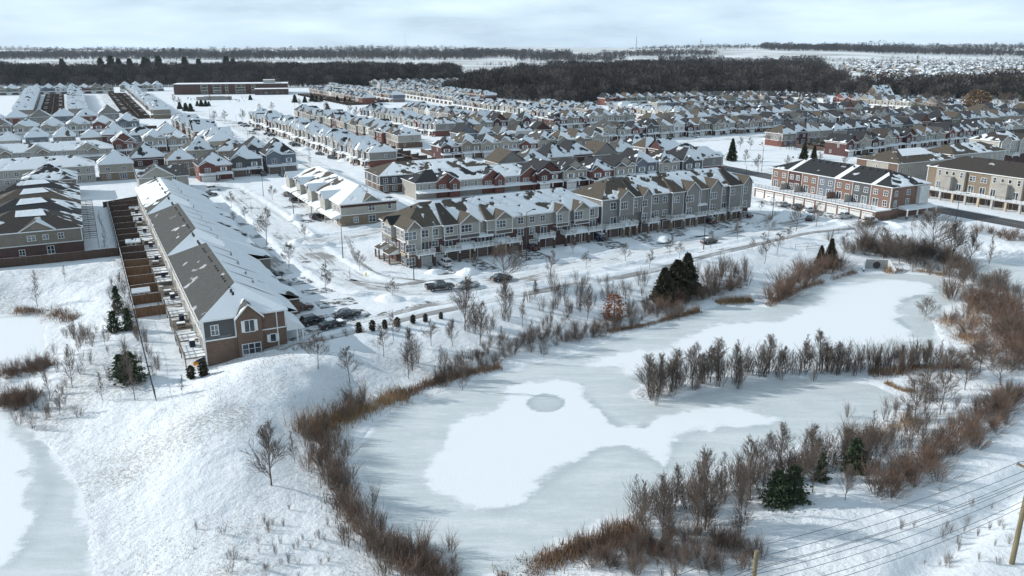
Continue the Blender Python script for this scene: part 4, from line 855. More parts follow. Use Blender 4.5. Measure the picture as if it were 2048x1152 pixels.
# ---- left block seen end on
def simple(name,label,org,rot,L_,D,strata,eave,rise,rf,snow,hips=(1,1),n=5,strips=None,rows=((3.7,1.1,1.2),(1.0,1.2,1.4)),faces='f',detail=False,gables=(),kind='n',cat='terrace',bottom=0,doors=()):
    k=Block(name,label,cat,org,rot,L_,D,strata,eave,rise,rf,snow,hips,strips,detail=detail,bottom=bottom)
    for f in faces:
        ln=L_ if f in 'fb' else D; m=n if f in 'fb' else max(1,int(D/5))
        for z,w_,h in rows:
            for i in range(m):
                for o_ in ((-.22,.22) if m==n else (0,)): k.win(f,ln*(i+.5+o_)/m,z,w_,h,kind)
    for g in gables: k.bay(*g[0],**g[1])
    return k
for j,(tf,sn) in enumerate(((270.5,.9),(253.5,.0),(237,.0),(220.5,.0))):
    pass
LBk=simple('terrace_block','brown roofed terrace seen end on at the left edge, siding over brick',(-24.5,204),GA,21.6,16.2,[(0,'brick_dark'),(3.0,'siding_tan')],6.2,3.6,'shingle_dark_brown',(.04,.5,.02,.55),rows=(),n=3)
for wx,wz,ww,wh in ((11.6,4.0,1.5,1.1),(14.4,4.1,1,1),(17.4,4.0,1,1.2),(9.4,.9,1.0,1.2),(15,.7,1.3,1.7),(4.5,4.0,1.2,1.2)): LBk.win('f',wx,wz,ww,wh)
g_=MB(); gable(g_,9.6,16.4,-.25,4.5,6.25,2.2,'shingle_dark_brown','siding_tan',GA,'R'); obj('gable',g_.mesh('gable'),LBk.o); 
rs=MB(); rs.face([(8.8,5.2,8.68),(15,5.0,8.60),(14.2,7.7,9.73),(9.0,7.6,9.69)],'snow_plain'); obj('roof_snow',rs.mesh('roof_snow'),LBk.o); LBk.done()
for j,tf in enumerate((220.8,237.4,254.0)):
    k=simple('terrace_block',['second','third','fourth'][j]+' dark hipped module behind the brown terrace at the left edge',(-24.5,tf),GA,21.6,16.0,[(0,'brick_dark'),(3.0,'siding_tan')],6.2,3.6,['shingle_charcoal','shingle_brown','shingle_charcoal'][j],(.05,.5,.02,.6),rows=((3.9,1.0,1.1),),n=2,faces='fr')
    rs=MB(); rs.face([(8.2,5.1,8.67),(15.0,5.5,8.84),(13.6,7.7,9.77),(9.2,7.6,9.73)],'snow_plain'); obj('roof_snow',rs.mesh('roof_snow'),k.o); k.done()
k=simple('terrace_block','white hip roof with two small gables and a bare dark patch, left of the fences',(-18,286),GA,14.8,16,[(0,'siding_tan')],6.0,4.0,'shingle_charcoal',(.80,.9,.5,.9),rows=((3.6,1.2,1.2),),n=2)
for a_ in (.6,10.4):
    g_=MB(); gable(g_,a_,a_+3.6,-.4,3,6.0,1.4,'shingle_charcoal','siding_dark_grey',GA,'L'); obj('gable',g_.mesh('gable'),k.o)
k.done()
k=simple('terrace_block','small white roofed terrace cut by the left edge of the view',(-38,262),GA,12,20,[(0,'siding_tan')],6.0,3.6,'shingle_charcoal',(.85,.9,.5,.9),rows=((3.6,1.2,1.2),),n=2); k.done()
k=simple('terrace_block','long white roofed terrace with pale walls at the upper left',(-48,318),GA,50.6,13,[(0,'siding_light_grey'),(2.9,'siding_light_grey')],5.9,3.2,'shingle_charcoal',(.93,.9,.9,.95),n=7,hips=(1,1)); k.done()
k=simple('terrace_block','long gabled cream and grey terrace across the upper left',(-60,377),GA,71,12,[(0,'brick_brown'),(1.2,'siding_light_grey')],5.4,3.0,'shingle_grey',(.96,.9,.9,.95),n=9,rows=((3.4,1.0,1.4),(1.2,1.0,1.4)))
for a_ in (14,26,39,57):
    g_=MB(); gable(g_,a_,a_+9,-.6,5,5.4,2.9,'shingle_grey','siding_cream',GA,'L'); gable(g_,a_+4.5,a_+8.5,-1.6,1,4.9,1.6,'shingle_grey','brick_tan',GA,'L'); obj('gable',g_.mesh('gable'),k.o)
k.snowslab(1,70,2.6,2.0,.6,post=False); k.done()
# beige gabled house behind the left terrace
k=simple('house','beige gabled house directly behind the far end of the left terrace',(14.5,285),GA,15,11,[(0,'siding_cream')],4.9,3.0,'shingle_grey',(.2,.9,.9,.97),hips=(0,0),n=1,cat='house')
g_=MB(); gable(g_,.2,11,-.3,9,4.9,3.4,'shingle_grey','siding_cream',GA,'M'); obj('gable',g_.mesh('gable'),k.o); k.done()
# ---- K: stone townhouses by the crescent
K=simple('townhouse_block','stone and cream townhouses with snowy lean-to porches inside the crescent',(57.5,262),GA-math.pi/2,58,15.5,[(0,'brick_tan'),(2.9,'siding_cream')],6.0,3.4,'shingle_brown',(.55,.9,.8,.97),n=8,faces='f',detail=True,strips=[(8,1.1),(12,.5),(19,1.0),(24,.5),(33,.95),(39,.5),(58,1.2)])
for a_ in (3,17,30,44): K.bay('G',a_,a_+4.2,1.6,2.9,6.0,'siding_cream',1.9,'shingle_brown',snl=.85,snr=.95,back=6)
for a_,b_ in ((0,13),(14,29),(30,43),(44,58)): K.snowslab(a_,b_,2.5,2.6,.9,mat='shingle_brown')
for a_ in range(2,57,7): K.garage(a_+1.5,2.5)
for y,z,w_,h in ((4.0,.8,1.1,1.4),(8.5,3.7,1.6,1.6),(8.5,.6,1.8,1.7),(13.5,3.8,.9,1.3)): K.win('r',y,z,w_,h,'n',.0)
e=MB(); e.box(58.02,58.1,.0,15.5,5.0,5.9,'siding_dark_red'); obj('band',e.mesh('band'),K.o); 
g_=MB(); 
def rgable(mb,Lx,y0,y1,z,rise,rf,wall,depth,ov=.35,s1=.5,s2=.9):
    cy=(y0+y1)/2; mb.face([(Lx+.06,y0,z),(Lx+.06,y1,z),(Lx+.06,cy,z+rise-.1)],wall)
    mb.face([(Lx+ov,y0-ov,z),(Lx+ov,cy,z+rise),(Lx-depth,cy,z+rise),(Lx-depth,y0-ov,z)][::-1],rf,s1); mb.face([(Lx+ov,cy,z+rise),(Lx+ov,y1+ov,z),(Lx-depth,y1+ov,z),(Lx-depth,cy,z+rise)][::-1],rf,s2)
    for a_ in (y0-ov,y1+ov): mb.face([(Lx+ov+.02,a_,z-.22),(Lx+ov+.02,cy,z+rise-.22),(Lx+ov+.02,cy,z+rise+.02),(Lx+ov+.02,a_,z+.02)],'trim_white')
rgable(g_,58,6,11,5.9,2.0,'shingle_brown','siding_sage',5); obj('gable',g_.mesh('gable'),K.o); K.done()
# ---- N1 long dark terrace, BG brick gabled terrace
k=simple('terrace_block','long terrace with black upper walls and half snowy hip roof behind the brick gables',(83,247),GA,42,15,[(0,'brick_brown'),(2.8,'siding_dark_grey')],5.9,3.1,'shingle_brown',(.62,.7,.03,.6),n=6,detail=True,rows=((3.5,1.4,1.4),(.8,1.5,1.4)),faces='fl',strips=[(8,.85),(20,.6),(42,.62)]); k.done()
k=simple('terrace_block','terrace of pale walls between red brick gables behind the main townhouses',(89.5,232),GA,44,11.5,[(0,'siding_light_grey')],5.2,3.0,'shingle_charcoal',(.8,.8,.1,.9),n=7,rows=((3.0,.9,1.5),),detail=True,strips=[(8,.05),(20,.65),(29,.8),(44,.95)])
for a_ in (7,23,37):
    g_=MB(); gable(g_,a_,a_+7,-.5,5,5.2,2.6,'shingle_charcoal','brick_red',GA,'M'); gable(g_,a_+3.8,a_+7.2,-1.8,1,4.9,1.7,'shingle_charcoal','brick_red',GA,'M'); g_.box(a_,a_+7,-.5,0,0,5.15,'brick_red'); g_.box(a_+3.8,a_+7.2,-1.8,-.5,0,4.85,'brick_red'); obj('gable',g_.mesh('gable'),k.o)
    for o_ in (1.2,2.5): place([win(a_+o_,-.53,2.6,.7,1.4,0,'n',False)],k.o)
    place([win(a_+5.5,-1.83,2.6,.8,1.5,0,'d',False)],k.o)
k.snowslab(0,44,2.3,2.6,.6,post=False); k.done()
# ---- B1: brick terrace over a row of garages
B1=Block('terrace_block','brick, red and slate terrace over a row of white garages','terrace',(193,186),GA-math.pi/2,43.5,15.5,[(0,'brick_orange'),(3.0,'brick_orange')],9.0,3.3,'shingle_charcoal',snow=(.04,.3,.4,.5),strips=[(6.5,.04),(8.2,1.2),(24.3,.03),(26.3,1.2),(37,.03),(38.4,1.3),(43.5,.04)],ov=.5)
cols=[('brick_orange',0,6.6),('siding_dark_red',6.6,12.2),('brick_orange',12.2,18.4),('siding_slate_blue',18.4,24.6),('brick_orange',24.6,30.8),('siding_dark_grey',30.8,37),('brick_orange',37,43.5)]
for m_,a_,b_ in cols:
    p=MB(); p.box(a_+.06,b_-.06,-.10,0,3.05,8.7,m_); p.box(b_-.06,b_+.06,-.16,0,3.05,8.7,'trim_white'); obj('wall_panel',p.mesh('wall_panel'),B1.o)
    for xx in (a_+1.6,b_-1.6): B1.win('f',xx,6.4,1.2,1.3,'n',.11)
    B1.win('f',a_+1.5 if m_!='brick_orange' else b_-1.6,3.5,1.2,1.5,'n',.11); B1.win('f',b_-1.9 if m_!='brick_orange' else a_+1.8,3.1,1.7,2.1,'p',.11)
g_=MB(); g_.box(-1,44,-6.2,0,0,2.75,'brick_orange',bottom=False); g_.box(-1.2,44.2,-6.4,0,2.75,3.02,'trim_white','snow_plain'); obj('garage_row',g_.mesh('garage_row'),B1.o)
for i in range(11): obj('garage_door',garage_mesh(3.1,2.2),B1.o,(1.5+i*4.0,-6.23,.03))
rl=MB()
for i in range(30): rl.box(-.9+i*1.5,-.84+i*1.5,-6.3,-6.24,3.02,4.1,'rail_black')
for z in (3.2,4.05): rl.box(-.9,44,-6.29,-6.25,z,z+.05,'rail_black')
for i in range(220): rl.box(-.9+i*.204,-.88+i*.204,-6.28,-6.26,3.2,4.05,'rail_black',bottom=False)
obj('railing',rl.mesh('railing'),B1.o)
for a_ in (6.6,12.2,24.6,30.8):
    s_=MB(); s_.box(a_-.06,a_+.06,-3.0,-.2,3.02,4.9,'siding_light_grey' if a_!=24.6 else 'brick_orange'); obj('screen',s_.mesh('screen'),B1.o)
p=MB(); p.face([(43.6,3.5,3.5),(46.6,3.5,2.9),(46.6,16.2,2.9),(43.6,16.2,3.5)],'snow_plain'); p.face([(46.6,3.5,2.65),(46.6,16.2,2.65),(46.6,16.2,2.9),(46.6,3.5,2.9)],'trim_white'); p.face([(43.6,3.5,2.65),(46.6,3.5,2.65),(46.6,3.5,2.9),(43.6,3.5,3.5)],'trim_white')
for y in (3.8,8,12,15.9): p.box(46.2,46.5,y-.15,y+.15,0,2.65,'trim_white'); p.box(46.1,46.6,y-.25,y+.25,0,1,'brick_orange')
p.box(43.6,46.6,3.5,16.2,0,.3,'concrete','snow_plain'); obj('porch',p.mesh('porch'),B1.o)
for y,z,w_,h in ((2,6.4,1.0,1.3),(7,6.4,1.2,1.4),(12.5,6.2,2.2,1.7),(2,3.6,1.0,1.4),(7,3.8,1.2,1.4),(12.5,3.8,2.2,1.7)): B1.win('r',y,z,w_,h)
cb=MB(); cb.box(43.5,44.6,10.6,14.4,3.6,8.6,'siding_white'); obj('bay',cb.mesh('bay'),B1.o)
B1.done(); vents(B1,[2+i*2.6 for i in range(16)],6.2,12.0,parent=B1.o)
# ---- flat fronted blocks right of the road
F1=simple('terrace_block','tan panelled block with brick corners behind the brick terrace',(233,171),GA,29,16,[(0,'brick_brown'),(2.9,'siding_cream')],9.4,3.3,'shingle_brown',(.5,.9,.03,.3),n=4,rows=((6.4,.6,1.5),(3.4,.6,1.5)),faces='fl',strips=[(14,.12),(29,.35)])
for a_,b_ in ((0,3.5),(12.2,16)):
    p=MB(); p.box(-.12,0,a_,b_,0,9.1,'brick_brown'); obj('wall_panel',p.mesh('wall_panel'),F1.o)
rs=MB(); rs.face([(6,3.4,11.02),(22,3.4,11.02),(21,7.8,12.73),(9,7.8,12.73)],'snow_plain'); obj('roof_snow',rs.mesh('roof_snow'),F1.o)
F1.done()
F2=simple('terrace_block','second tan panelled block beyond the first, snow patch on its ridge',(270,177),GA,30,12,[(0,'brick_brown'),(2.9,'siding_light_grey')],9.4,2.8,'shingle_brown',(.4,.8,.03,.35),n=5,rows=((6.4,.6,1.5),(3.4,.6,1.5)),faces='fl',strips=[(12,.15),(22,.7),(30,.2)]); F2.done()
F3=Block('terrace_block','cream and brick three storey block with balconies beyond the cleared road','terrace',(237,163),GA-math.pi/2,62,14,[(0,'brick_brown'),(3.0,'brick_tan')],9.5,3.4,'shingle_dark_brown',snow=(.02,.3,.1,.6),strips=[(3,.5),(62,.02)])
for i,a_ in enumerate((3.5,21,38.5)):
    p=MB(); p.box(a_,a_+9.5,-.9,0,3.0,9.1,'siding_cream'); p.box(a_+3,a_+6.2,-2.6,-.9,3.0,7.2,'siding_light_grey'); obj('bay',p.mesh('bay'),F3.o)
    for o_ in (1.2,3.6,5.8,8.4): place([win(a_+o_,-.93,7.2 if o_ in (1.2,8.4) else 7.6,.8,1.5 if o_ in (1.2,8.4) else 1.0)],F3.o)
    place([win(a_+1.3,-.93,3.2,1.4,2.0,0,'p'),win(a_+8,-.93,3.2,1.4,2.0,0,'p')],F3.o)
    for o_ in (11.4,15): F3.win('f',a_+o_,6.6,1.7,1.4); F3.win('f',a_+o_,3.2,1.6,1.9,'p')
p=MB(); p.box(-.5,62,-4.6,0,2.7,3.0,'concrete','snow_plain')
for i in range(16): p.box(i*4.1-.4,i*4.1+.2,-4.5,-4.0,0,2.7,'trim_tan' if i%2 else 'concrete')
for i in range(42): p.box(i*1.5,i*1.5+.05,-4.5,-4.45,3.0,4.0,'rail_black')
p.box(-.4,62,-4.5,-4.46,3.95,4.02,'rail_black'); obj('terrace',p.mesh('terrace'),F3.o)
for i in range(11): F3.garage(2.5+i*5.4,2.6,mat='garage_brown'); F3.door(4.9+i*5.4)
F3.done(); vents(F3,[3+i*6 for i in range(9)],6.2,12.6,parent=F3.o)
F4=simple('terrace_block','cream three storey block with white balconies at the far right edge',(319,191),GA,40,12,[(0,'brick_dark'),(4.6,'siding_cream')],10.2,3.2,'shingle_dark_brown',(.5,.8,.4,.5),n=6,rows=((7.6,1.2,1.4),(5.2,1.2,1.6)),faces='fl',strips=[(6,.95),(14,.6),(40,.1)])
for a_ in (.5,13,26):
    F4.bay('G',a_,a_+6,.8,4.6,10.2,'siding_cream',2.2,'shingle_dark_brown',back=5)
    for o_ in (1.6,4.2): place([win(a_+o_,-.83,7.4,1.1,1.5,0,'n',False),win(a_+o_,-.83,5.0,1.1,1.5,0,'n',False)],F4.o)
for a_ in (7,20,33): F4.balcony(a_,a_+5,4.5,2.0)
F4.done()
# ------------------------------------------------------------ vegetation
def gp(px,py):
    z=0.
    for _ in range(5): x,y=G(px,py,z); z=hz(x,y)
    return x,y,z
def seg_mesh(segs,sides=3):
    a=np.array([s[0] for s in segs],float); b=np.array([s[1] for s in segs],float); r0=np.array([s[2] for s in segs]); r1=np.array([s[3] for s in segs])
    d=b-a; d/=np.linalg.norm(d,axis=1,keepdims=True)+1e-9; h=np.where(np.abs(d[:,2:3])>.9,np.array([[1.,0,0]]),np.array([[0,0,1.]])); u=np.cross(d,h); u/=np.linalg.norm(u,axis=1,keepdims=True); w=np.cross(d,u)
    V=[]
    for c,r in ((a,r0),(b,r1)):
        for k in range(sides): th=2*math.pi*k/sides; V.append(c+(u*math.cos(th)+w*math.sin(th))*r[:,None])
    V=np.stack(V,1).reshape(-1,3); n=len(segs); base=np.arange(n)[:,None]*(2*sides)
    F=[np.concatenate([base+k,base+(k+1)%sides,base+sides+(k+1)%sides,base+sides+k],1) for k in range(sides)]
    return V,np.concatenate(F)
def grow(rn,p,d,ln,r,lev,out,spread,kids,minr,up=.18,seg=2):
    pts=[p]; dd=Vector(d)
    for i in range(seg):
        dd=(dd+Vector((rn.gauss(0,.10),rn.gauss(0,.10),up*.5))).normalized(); q=pts[-1]+dd*(ln/seg); ra=r*(1-.45*i/seg); rb=r*(1-.45*(i+1)/seg)
        out.append((tuple(pts[-1]),tuple(q),max(ra,minr),max(rb*.9,minr*.7))); pts.append(q)
    if lev==0: return
    n=kids[0] if lev>=len(kids) else kids[-lev]
    for k in range(n):
        t=.25+.75*(k+rn.random())/n; i=min(int(t*seg),seg-1); f=t*seg-i; q=pts[i].lerp(pts[i+1],f)
        ax=dd.orthogonal(); ax.rotate(Matrix.Rotation(rn.uniform(0,6.283),3,dd)); nd=(dd*math.cos(spread)+ax.normalized()*math.sin(spread)*rn.uniform(.7,1.2)).normalized()
        grow(rn,q,nd,ln*rn.uniform(.38,.62)*(1.15-.45*t),r*.55,lev-1,out,spread,kids,minr,up,2 if lev>1 else 1)
def bare_tree(seed,h=7,kind='street'):
    rn=random.Random(seed); tr=[];cr=[]
    P=dict(street=(.26,20,.85,2,(8,5),.36,.045),tall=(.15,34,.60,2,(8,5),.36,.05),sapling=(.15,14,.5,1,(6,),.24,.03),round=(.20,32,.95,2,(9,6),.46,.06),slim=(.12,24,.48,2,(5,3),.22,.03))[kind]
    z0,n,ang_,lev,kids,lr,tr_=P; top=h; p=Vector((0,0,-.3)); pts=[p.copy()]; d=Vector((rn.gauss(0,.04),rn.gauss(0,.04),1)); ns=7; r=tr_*h/7*1.6
    for i in range(ns):
        d=(d+Vector((rn.gauss(0,.05),rn.gauss(0,.05),.3))).normalized(); q=p+d*((top+.3)/ns*.97); tr.append((tuple(p),tuple(q),r*(1-.85*i/ns),r*(1-.85*(i+1)/ns))); p=q; pts.append(p.copy())
    for k in range(n):
        t=z0+(1-z0)*(k+rn.random()*.7)/n*.97; i=min(int(t*ns),ns-1); q=pts[i].lerp(pts[i+1],t*ns-i); a=rn.uniform(0,6.283)+k*2.4; el=ang_*(1.15-.5*t)
        dd=Vector((math.cos(a)*math.sin(el),math.sin(a)*math.sin(el),math.cos(el))); ln=h*lr*(1.15-t*.85)*rn.uniform(.8,1.25)*(1.3 if kind=='round' else 1.1)
        out=[]; grow(rn,q,dd,ln,r*.44*(1.1-t*.6),lev,out,.62,kids,.0155,.22); (tr if False else cr).extend(out)
    return tr,cr
def shrub_segs(seed,h=3,n=14,spread=.45,kids=5,minr=.014):
    rn=random.Random(seed); out=[]
    for k in range(n):
        a=rn.uniform(0,6.283); e=abs(rn.gauss(0,spread)); d=Vector((math.cos(a)*math.sin(e),math.sin(a)*math.sin(e),math.cos(e))); r0=rn.uniform(0,.25)*h*.5
        grow(rn,Vector((math.cos(a)*r0,math.sin(a)*r0,-.1)),d,h*rn.uniform(.6,1.05),.008,1,out,.5,(kids,),minr,.15,3)
    return out
TV={}
for kind,n,h in (('street',4,7),('tall',4,9),('sapling',4,5),('round',3,9),('slim',4,7)):
    for i in range(n):
        t_,c_=bare_tree(31*i+len(kind)*7,h,kind); V,F=seg_mesh(t_,5); V2,F2=seg_mesh(c_,3)
        for bk,sfx in (('bark',''),('bark_light','L')):
            TV.setdefault(kind+sfx,[]).append((fastmesh('trunk',V,F,[bk]),fastmesh('crown',V2,F2,['twig_grey' if not sfx else 'bark_light']),h))
TREES=[]
def tree_px(px,py,ytop,kind,desc,grp,seed=0):
    x,y,z=gp(px,py); h=max(1.5,ptop(x,y,z,ytop)); TREES.append((x,y,z,h,kind,desc,grp,px))
def emit_trees():
    by={}
    for t in TREES: by.setdefault(t[6],[]).append(t)
    for g,ts in by.items():
        ts.sort(key=lambda t:t[7])
        for i,(x,y,z,h,kind,desc,grp,px) in enumerate(ts):
            v=TV[kind][i%len(TV[kind])]; rr=random.Random(i*7+len(g)); sc=h/v[2]
            lab=f"{desc}, {ordn(i+1)} from left of {grp}" if len(ts)>1 else f"{desc} {grp}"
            o=thing('bare_tree',lab,'tree',(x,y,z),rr.uniform(0,6.28),('trees: '+grp) if len(ts)>1 else None); w_=sc*rr.uniform(1.05,1.35)*(.8 if 'bank' in g or 'near shore' in g else 1); o.scale=(w_,w_,sc)
            obj('trunk',v[0],o); obj('crown',v[1],o)
g='the left terrace street trees'
for p in ((653,587,530),(578,536,488),(533,490,420),(463,415,385),(468,450,425),(490,440,415),(610,480,450),(545,400,372)): tree_px(*p,'street','small bare street tree in snow',g)
g='those before the main townhouses'
for p in ((720,543,503),(951,541,508),(1101,554,505),(1146,506,478),(1172,537,505),(1251,526,488),(1299,535,503),(1339,509,473),(1359,517,485),(1421,495,463),(1474,477,440)): tree_px(*p,'street','thin bare boulevard tree',g)
tree_px(1010,571,495,'round','large dense bare tree at the kerb before the','main townhouses')
tree_px(786,600,560,'street','bare tree beside the parked pickup near the','street bend')
g='those along the right path'
for p in ((1527,490,465),(1529,527,480),(1521,422,403),(1537,474,432),(1554,506,468),(1592,462,410),(1632,455,408),(1575,480,455),(1504,500,478)): tree_px(*p,'street','slender bare path side tree',g)
g='those on the shaded slope'
for p in ((637,740,670),(700,764,697),(767,712,655),(788,682,632),(862,690,645)): tree_px(*p,'street','rounded bare tree',g)
tree_px(543,971,850,'tall','tall bare tree alone on the foreground','snow mound'); tree_px(590,926,862,'slim','slender bare tree beside the tall one on the','snow mound')
g='those on the pond bank'
rn=random.Random(5)
for p in ((817,757,690),(825,740,660),(905,690,640),(930,660,560),(960,690,610),(1010,640,560),(1045,650,585),(1130,655,600),(1175,640,575),(1115,615,570),(1070,600,562),(1225,600,560),(1290,568,537),(1255,640,590),(880,740,690),(925,790,700),(1000,720,650),(1060,700,640)): tree_px(*p,'slim' if rn.random()<.6 else 'tall','thin grey bare tree',g)
g='those around the concrete outlet'
for p,k in (((1733,492,440),'round'),((1768,512,458),'tall'),((1867,497,430),'round'),((1905,497,445),'tall'),((1687,516,470),'street'),((1942,512,463),'tall'),((1980,510,468),'slim'),((1824,470,430),'slim'),((1840,520,480),'tall'),((1800,515,478),'round')): tree_px(*p,k,'bare tree with spreading limbs',g)
g='those on the island strip'
for i in range(30):
    u=i/29; px=1300+u*580+rn.uniform(-8,8); py=np.interp(px,[1300,1400,1500,1640,1900],[790,768,750,742,735]); tree_px(px,py,py-rn.uniform(45,82)*(1 if px<1750 else .8),rn.choice(['slimL','tall','slim','tall']),'bare many branched willow',g)
g='those on the near shore'
for p in ((1290,1100,960),(1325,1080,960),(1395,1050,930),(1410,1060,905),(1440,1010,900),(1500,1000,880),(1530,960,870),(1490,1030,930),(1350,1020,935),(1270,1020,950),(1600,975,860),(1625,985,880),(1650,960,870),(1560,940,850),(1690,930,860),(1620,930,850),(1480,1070,960),(1415,1065,1000),(1690,1000,930),(1740,890,820),(1780,880,815)): tree_px(*p,'tall' if rn.random()<.65 else 'slim','tall leafless tree in brush',g)
g='those at the right pond end'
for p in ((1830,835,770),(1880,830,760),(1850,800,740),(1930,780,715),(1960,745,690),(1900,760,705),(2000,770,720),(1990,600,545),(1960,610,560),(1925,580,530),(2010,690,640),(1850,640,600)): tree_px(*p,'round','brown spreading bare tree',g)
g='those beside the left pond'
for p in ((270,800,700),(145,775,690),(205,800,745),(250,770,700),(320,640,600),(120,830,770),(100,790,740),(155,690,640),(210,690,650),(365,790,750),(235,640,590),(70,585,540),(130,560,530),(250,600,560)): tree_px(*p,'slim','very thin bare tree',g)
g='those near the upper street'
for p in ((420,300,270),(440,300,275),(640,300,280),(620,330,300),(555,330,305),(700,560,535),(505,430,405),(205,460,420),(210,490,450),(212,510,470)): tree_px(*p,'sapling','young bare tree',g)
g='those behind the brick terrace'
for p in ((1490,330,300),(1515,345,310),(1560,300,275),(1590,300,278),(1610,315,285),(1500,300,276),(1535,290,262),(1553,285,262),(1640,330,305),(1690,335,310),(1575,340,312),(1480,300,275)): tree_px(*p,'street','young bare park tree',g)
g='those edging the playing field'
for p in ((430,246,222),(450,245,222),(486,246,220),(420,205,190),(460,206,192),(520,225,208),(545,225,205),(600,215,198),(655,230,205),(700,232,208),(712,240,215),(640,212,196),(360,215,195),(350,210,190),(260,205,190),(225,200,180)): tree_px(*p,'street','small distant bare tree',g)
g='those before the right woods'
for p in ((1850,220,190),(1870,225,195),(1890,222,190),(1830,225,200),(2000,225,190),(2020,225,190),(1960,225,195),(1740,205,180),(1760,210,185)): tree_px(*p,'round','broad bare tree',g)
emit_trees()
# evergreens --------------------------------------------------
def foliage(seed,n,prof,size,droop=.3,aspect=2.2):
    rs=np.random.RandomState(seed); u=rs.rand(n)**1.25; r=prof(u)*np.sqrt(rs.rand(n)*.75+.25); a=rs.rand(n)*2*np.pi; lump=(1+.30*np.sin(a*5+u*25)+.22*np.sin(a*9-u*47))*(.72+.42*(1-np.mod(u*11+.35*np.sin(a*3),1)))
    c=np.stack([np.cos(a)*r*lump,np.sin(a)*r*lump,u],1); od=np.stack([np.cos(a),np.sin(a),-droop+rs.randn(n)*.35],1)+rs.randn(n,3)*.35; od/=np.linalg.norm(od,axis=1,keepdims=True); sd=np.cross(od,rs.randn(n,3)); sd/=np.linalg.norm(sd,axis=1,keepdims=True)
    s=size*(.6+.8*rs.rand(n))[:,None]; V=np.stack([c-sd*s*.5/aspect*1.6,c+sd*s*.5/aspect*1.6,c+od*s],1).reshape(-1,3); F=np.arange(3*n).reshape(-1,3); return V,F
def conifer(seed,h,w,n,size,mat,kind):
    f={'cone':lambda u:w*(1-u)**.85+.04*w,'column':lambda u:w*(.75+.25*np.sin(u*3.1))*np.clip((1-u)*4,0,1)**.5,'pine':lambda u:w*np.clip(1.25-u*1.05,.12,1)*(.75+.25*np.sin(u*26)),'dome':lambda u:w*np.sqrt(np.clip(1-(u-.35)**2/.43,0,1))}[kind]
    V,F=foliage(seed,n,f,size); V=V*np.array([1,1,1]); V[:,2]*=1; V[:,2]=V[:,2]; V[:,2]*=1
    V[:,2]=V[:,2]*1.0
    zz=V[:,2]; V[:,2]=zz*(h*.93)+h*.05; return V,F
def cz(u_): return u_
EV={}
def make_ever(key,h,w,n,size,mat,kind,seed):
    rs=np.random.RandomState(seed)
    V,F=foliage(seed,n,{'cone':lambda u:w*(1-u)**.85+.03*w,'column':lambda u:w*(.8+.2*np.sin(u*3.1))*np.clip((1-u)*4,0,1)**.5,'pine':lambda u:w*np.clip(1.2-u*1.05,.10,1)*(.7+.3*np.sin(u*24)),'dome':lambda u:w*np.sqrt(np.clip(1-(u-.35)**2/.43,0,1))}[kind],size)
    # heights were unit: stretch centres, keep leaf size
    c=V.reshape(-1,3,3); base=(c[:,0]+c[:,1])[:,2]/2; dz=base*(h*.95-1)+h*.04; c[:,:,2]+=dz[:,None]; V=c.reshape(-1,3)
    T=MB(); T.tube((0,0,-.4),(0,0,h*.9),.035*h*.5+.05,.03,'bark',6)
    EV[key]=(T.mesh('trunk'),fastmesh('crown',V,F,[mat]),h)
make_ever('cedar_big',9,3.0,9000,.55,'cedar_brown','cone',1); make_ever('cedar_big2',9,2.4,7000,.5,'cedar_brown','cone',2)
make_ever('pine',5,2.0,2100,.36,'needle_pine','pine',3); make_ever('pine2',5,1.6,1300,.38,'needle_pine','pine',4); make_ever('spruce',12,3.0,4200,.75,'needle','cone',5)
make_ever('column',1.8,.42,900,.2,'cedar_brown','column',6); make_ever('darkpine',8,2.6,5200,.5,'needle','pine',7); make_ever('willow',14,8,3500,1.2,'willow','dome',8); make_ever('rust',4,1.5,1500,.22,'leaf_rust','dome',9); make_ever('farfir',12,3.2,1100,1.5,'needle','cone',10)
def ever(px,py,yt,key,lab,cat='tree',grp=None,ws=1.,dx=0,dy=0,name='evergreen_tree'):
    x,y,z=gp(px,py); x+=dx; y+=dy; h=ptop(x,y,z,yt); v=EV[key]; sc=h/v[2]
    o=thing(name,lab,cat,(x,y,z),(px*1.7)%6.28,grp); o.scale=(sc*ws,sc*ws,sc); obj('trunk',v[0],o); obj('crown',v[1],o)
ever(1327,603,535,'cedar_big2','shorter dark brown cedar at the left of the bank clump',ws=1.2,name='cedar_tree'); ever(1352,590,520,'cedar_big','broad dark brown cedar in the middle of the bank clump',ws=1.25,name='cedar_tree'); ever(1372,578,506,'cedar_big2','tallest pointed dark cedar at the right of the bank clump',ws=1.1,name='cedar_tree')
ever(1659,532,477,'cedar_big2','pointed dark cedar by the reddish bushes near the outlet',ws=.8,name='cedar_tree'); ever(1640,530,491,'cedar_big2','low dark cedar left of the pointed one near the outlet',ws=.9,name='cedar_tree')
ever(262,762,704,'pine','thick green pine beside the foot of the left fence',ws=1.25,name='pine_tree'); ever(243,752,708,'pine2','lower bushy pine just left of the thick green one',ws=1.4,name='pine_tree')
ever(229,664,622,'pine2','small round pine left of its neighbour above the left pond',ws=1.1,name='pine_tree'); ever(258,660,615,'pine2','small pine near the fence midway up the left yards',ws=.9,name='pine_tree'); ever(237,628,572,'pine2','sparse pine beside the wooden yard fences',ws=.7,name='pine_tree'); 
ever(1463,322,277,'spruce','tall blue green spruce in the park corner by the dark end house',ws=.8,name='spruce_tree'); ever(1607,318,285,'spruce','dark fir beside the yard fence behind the playground',ws=.9,name='spruce_tree'); ever(1627,320,290,'spruce','second dark fir against the tan end house',ws=.8,name='spruce_tree')
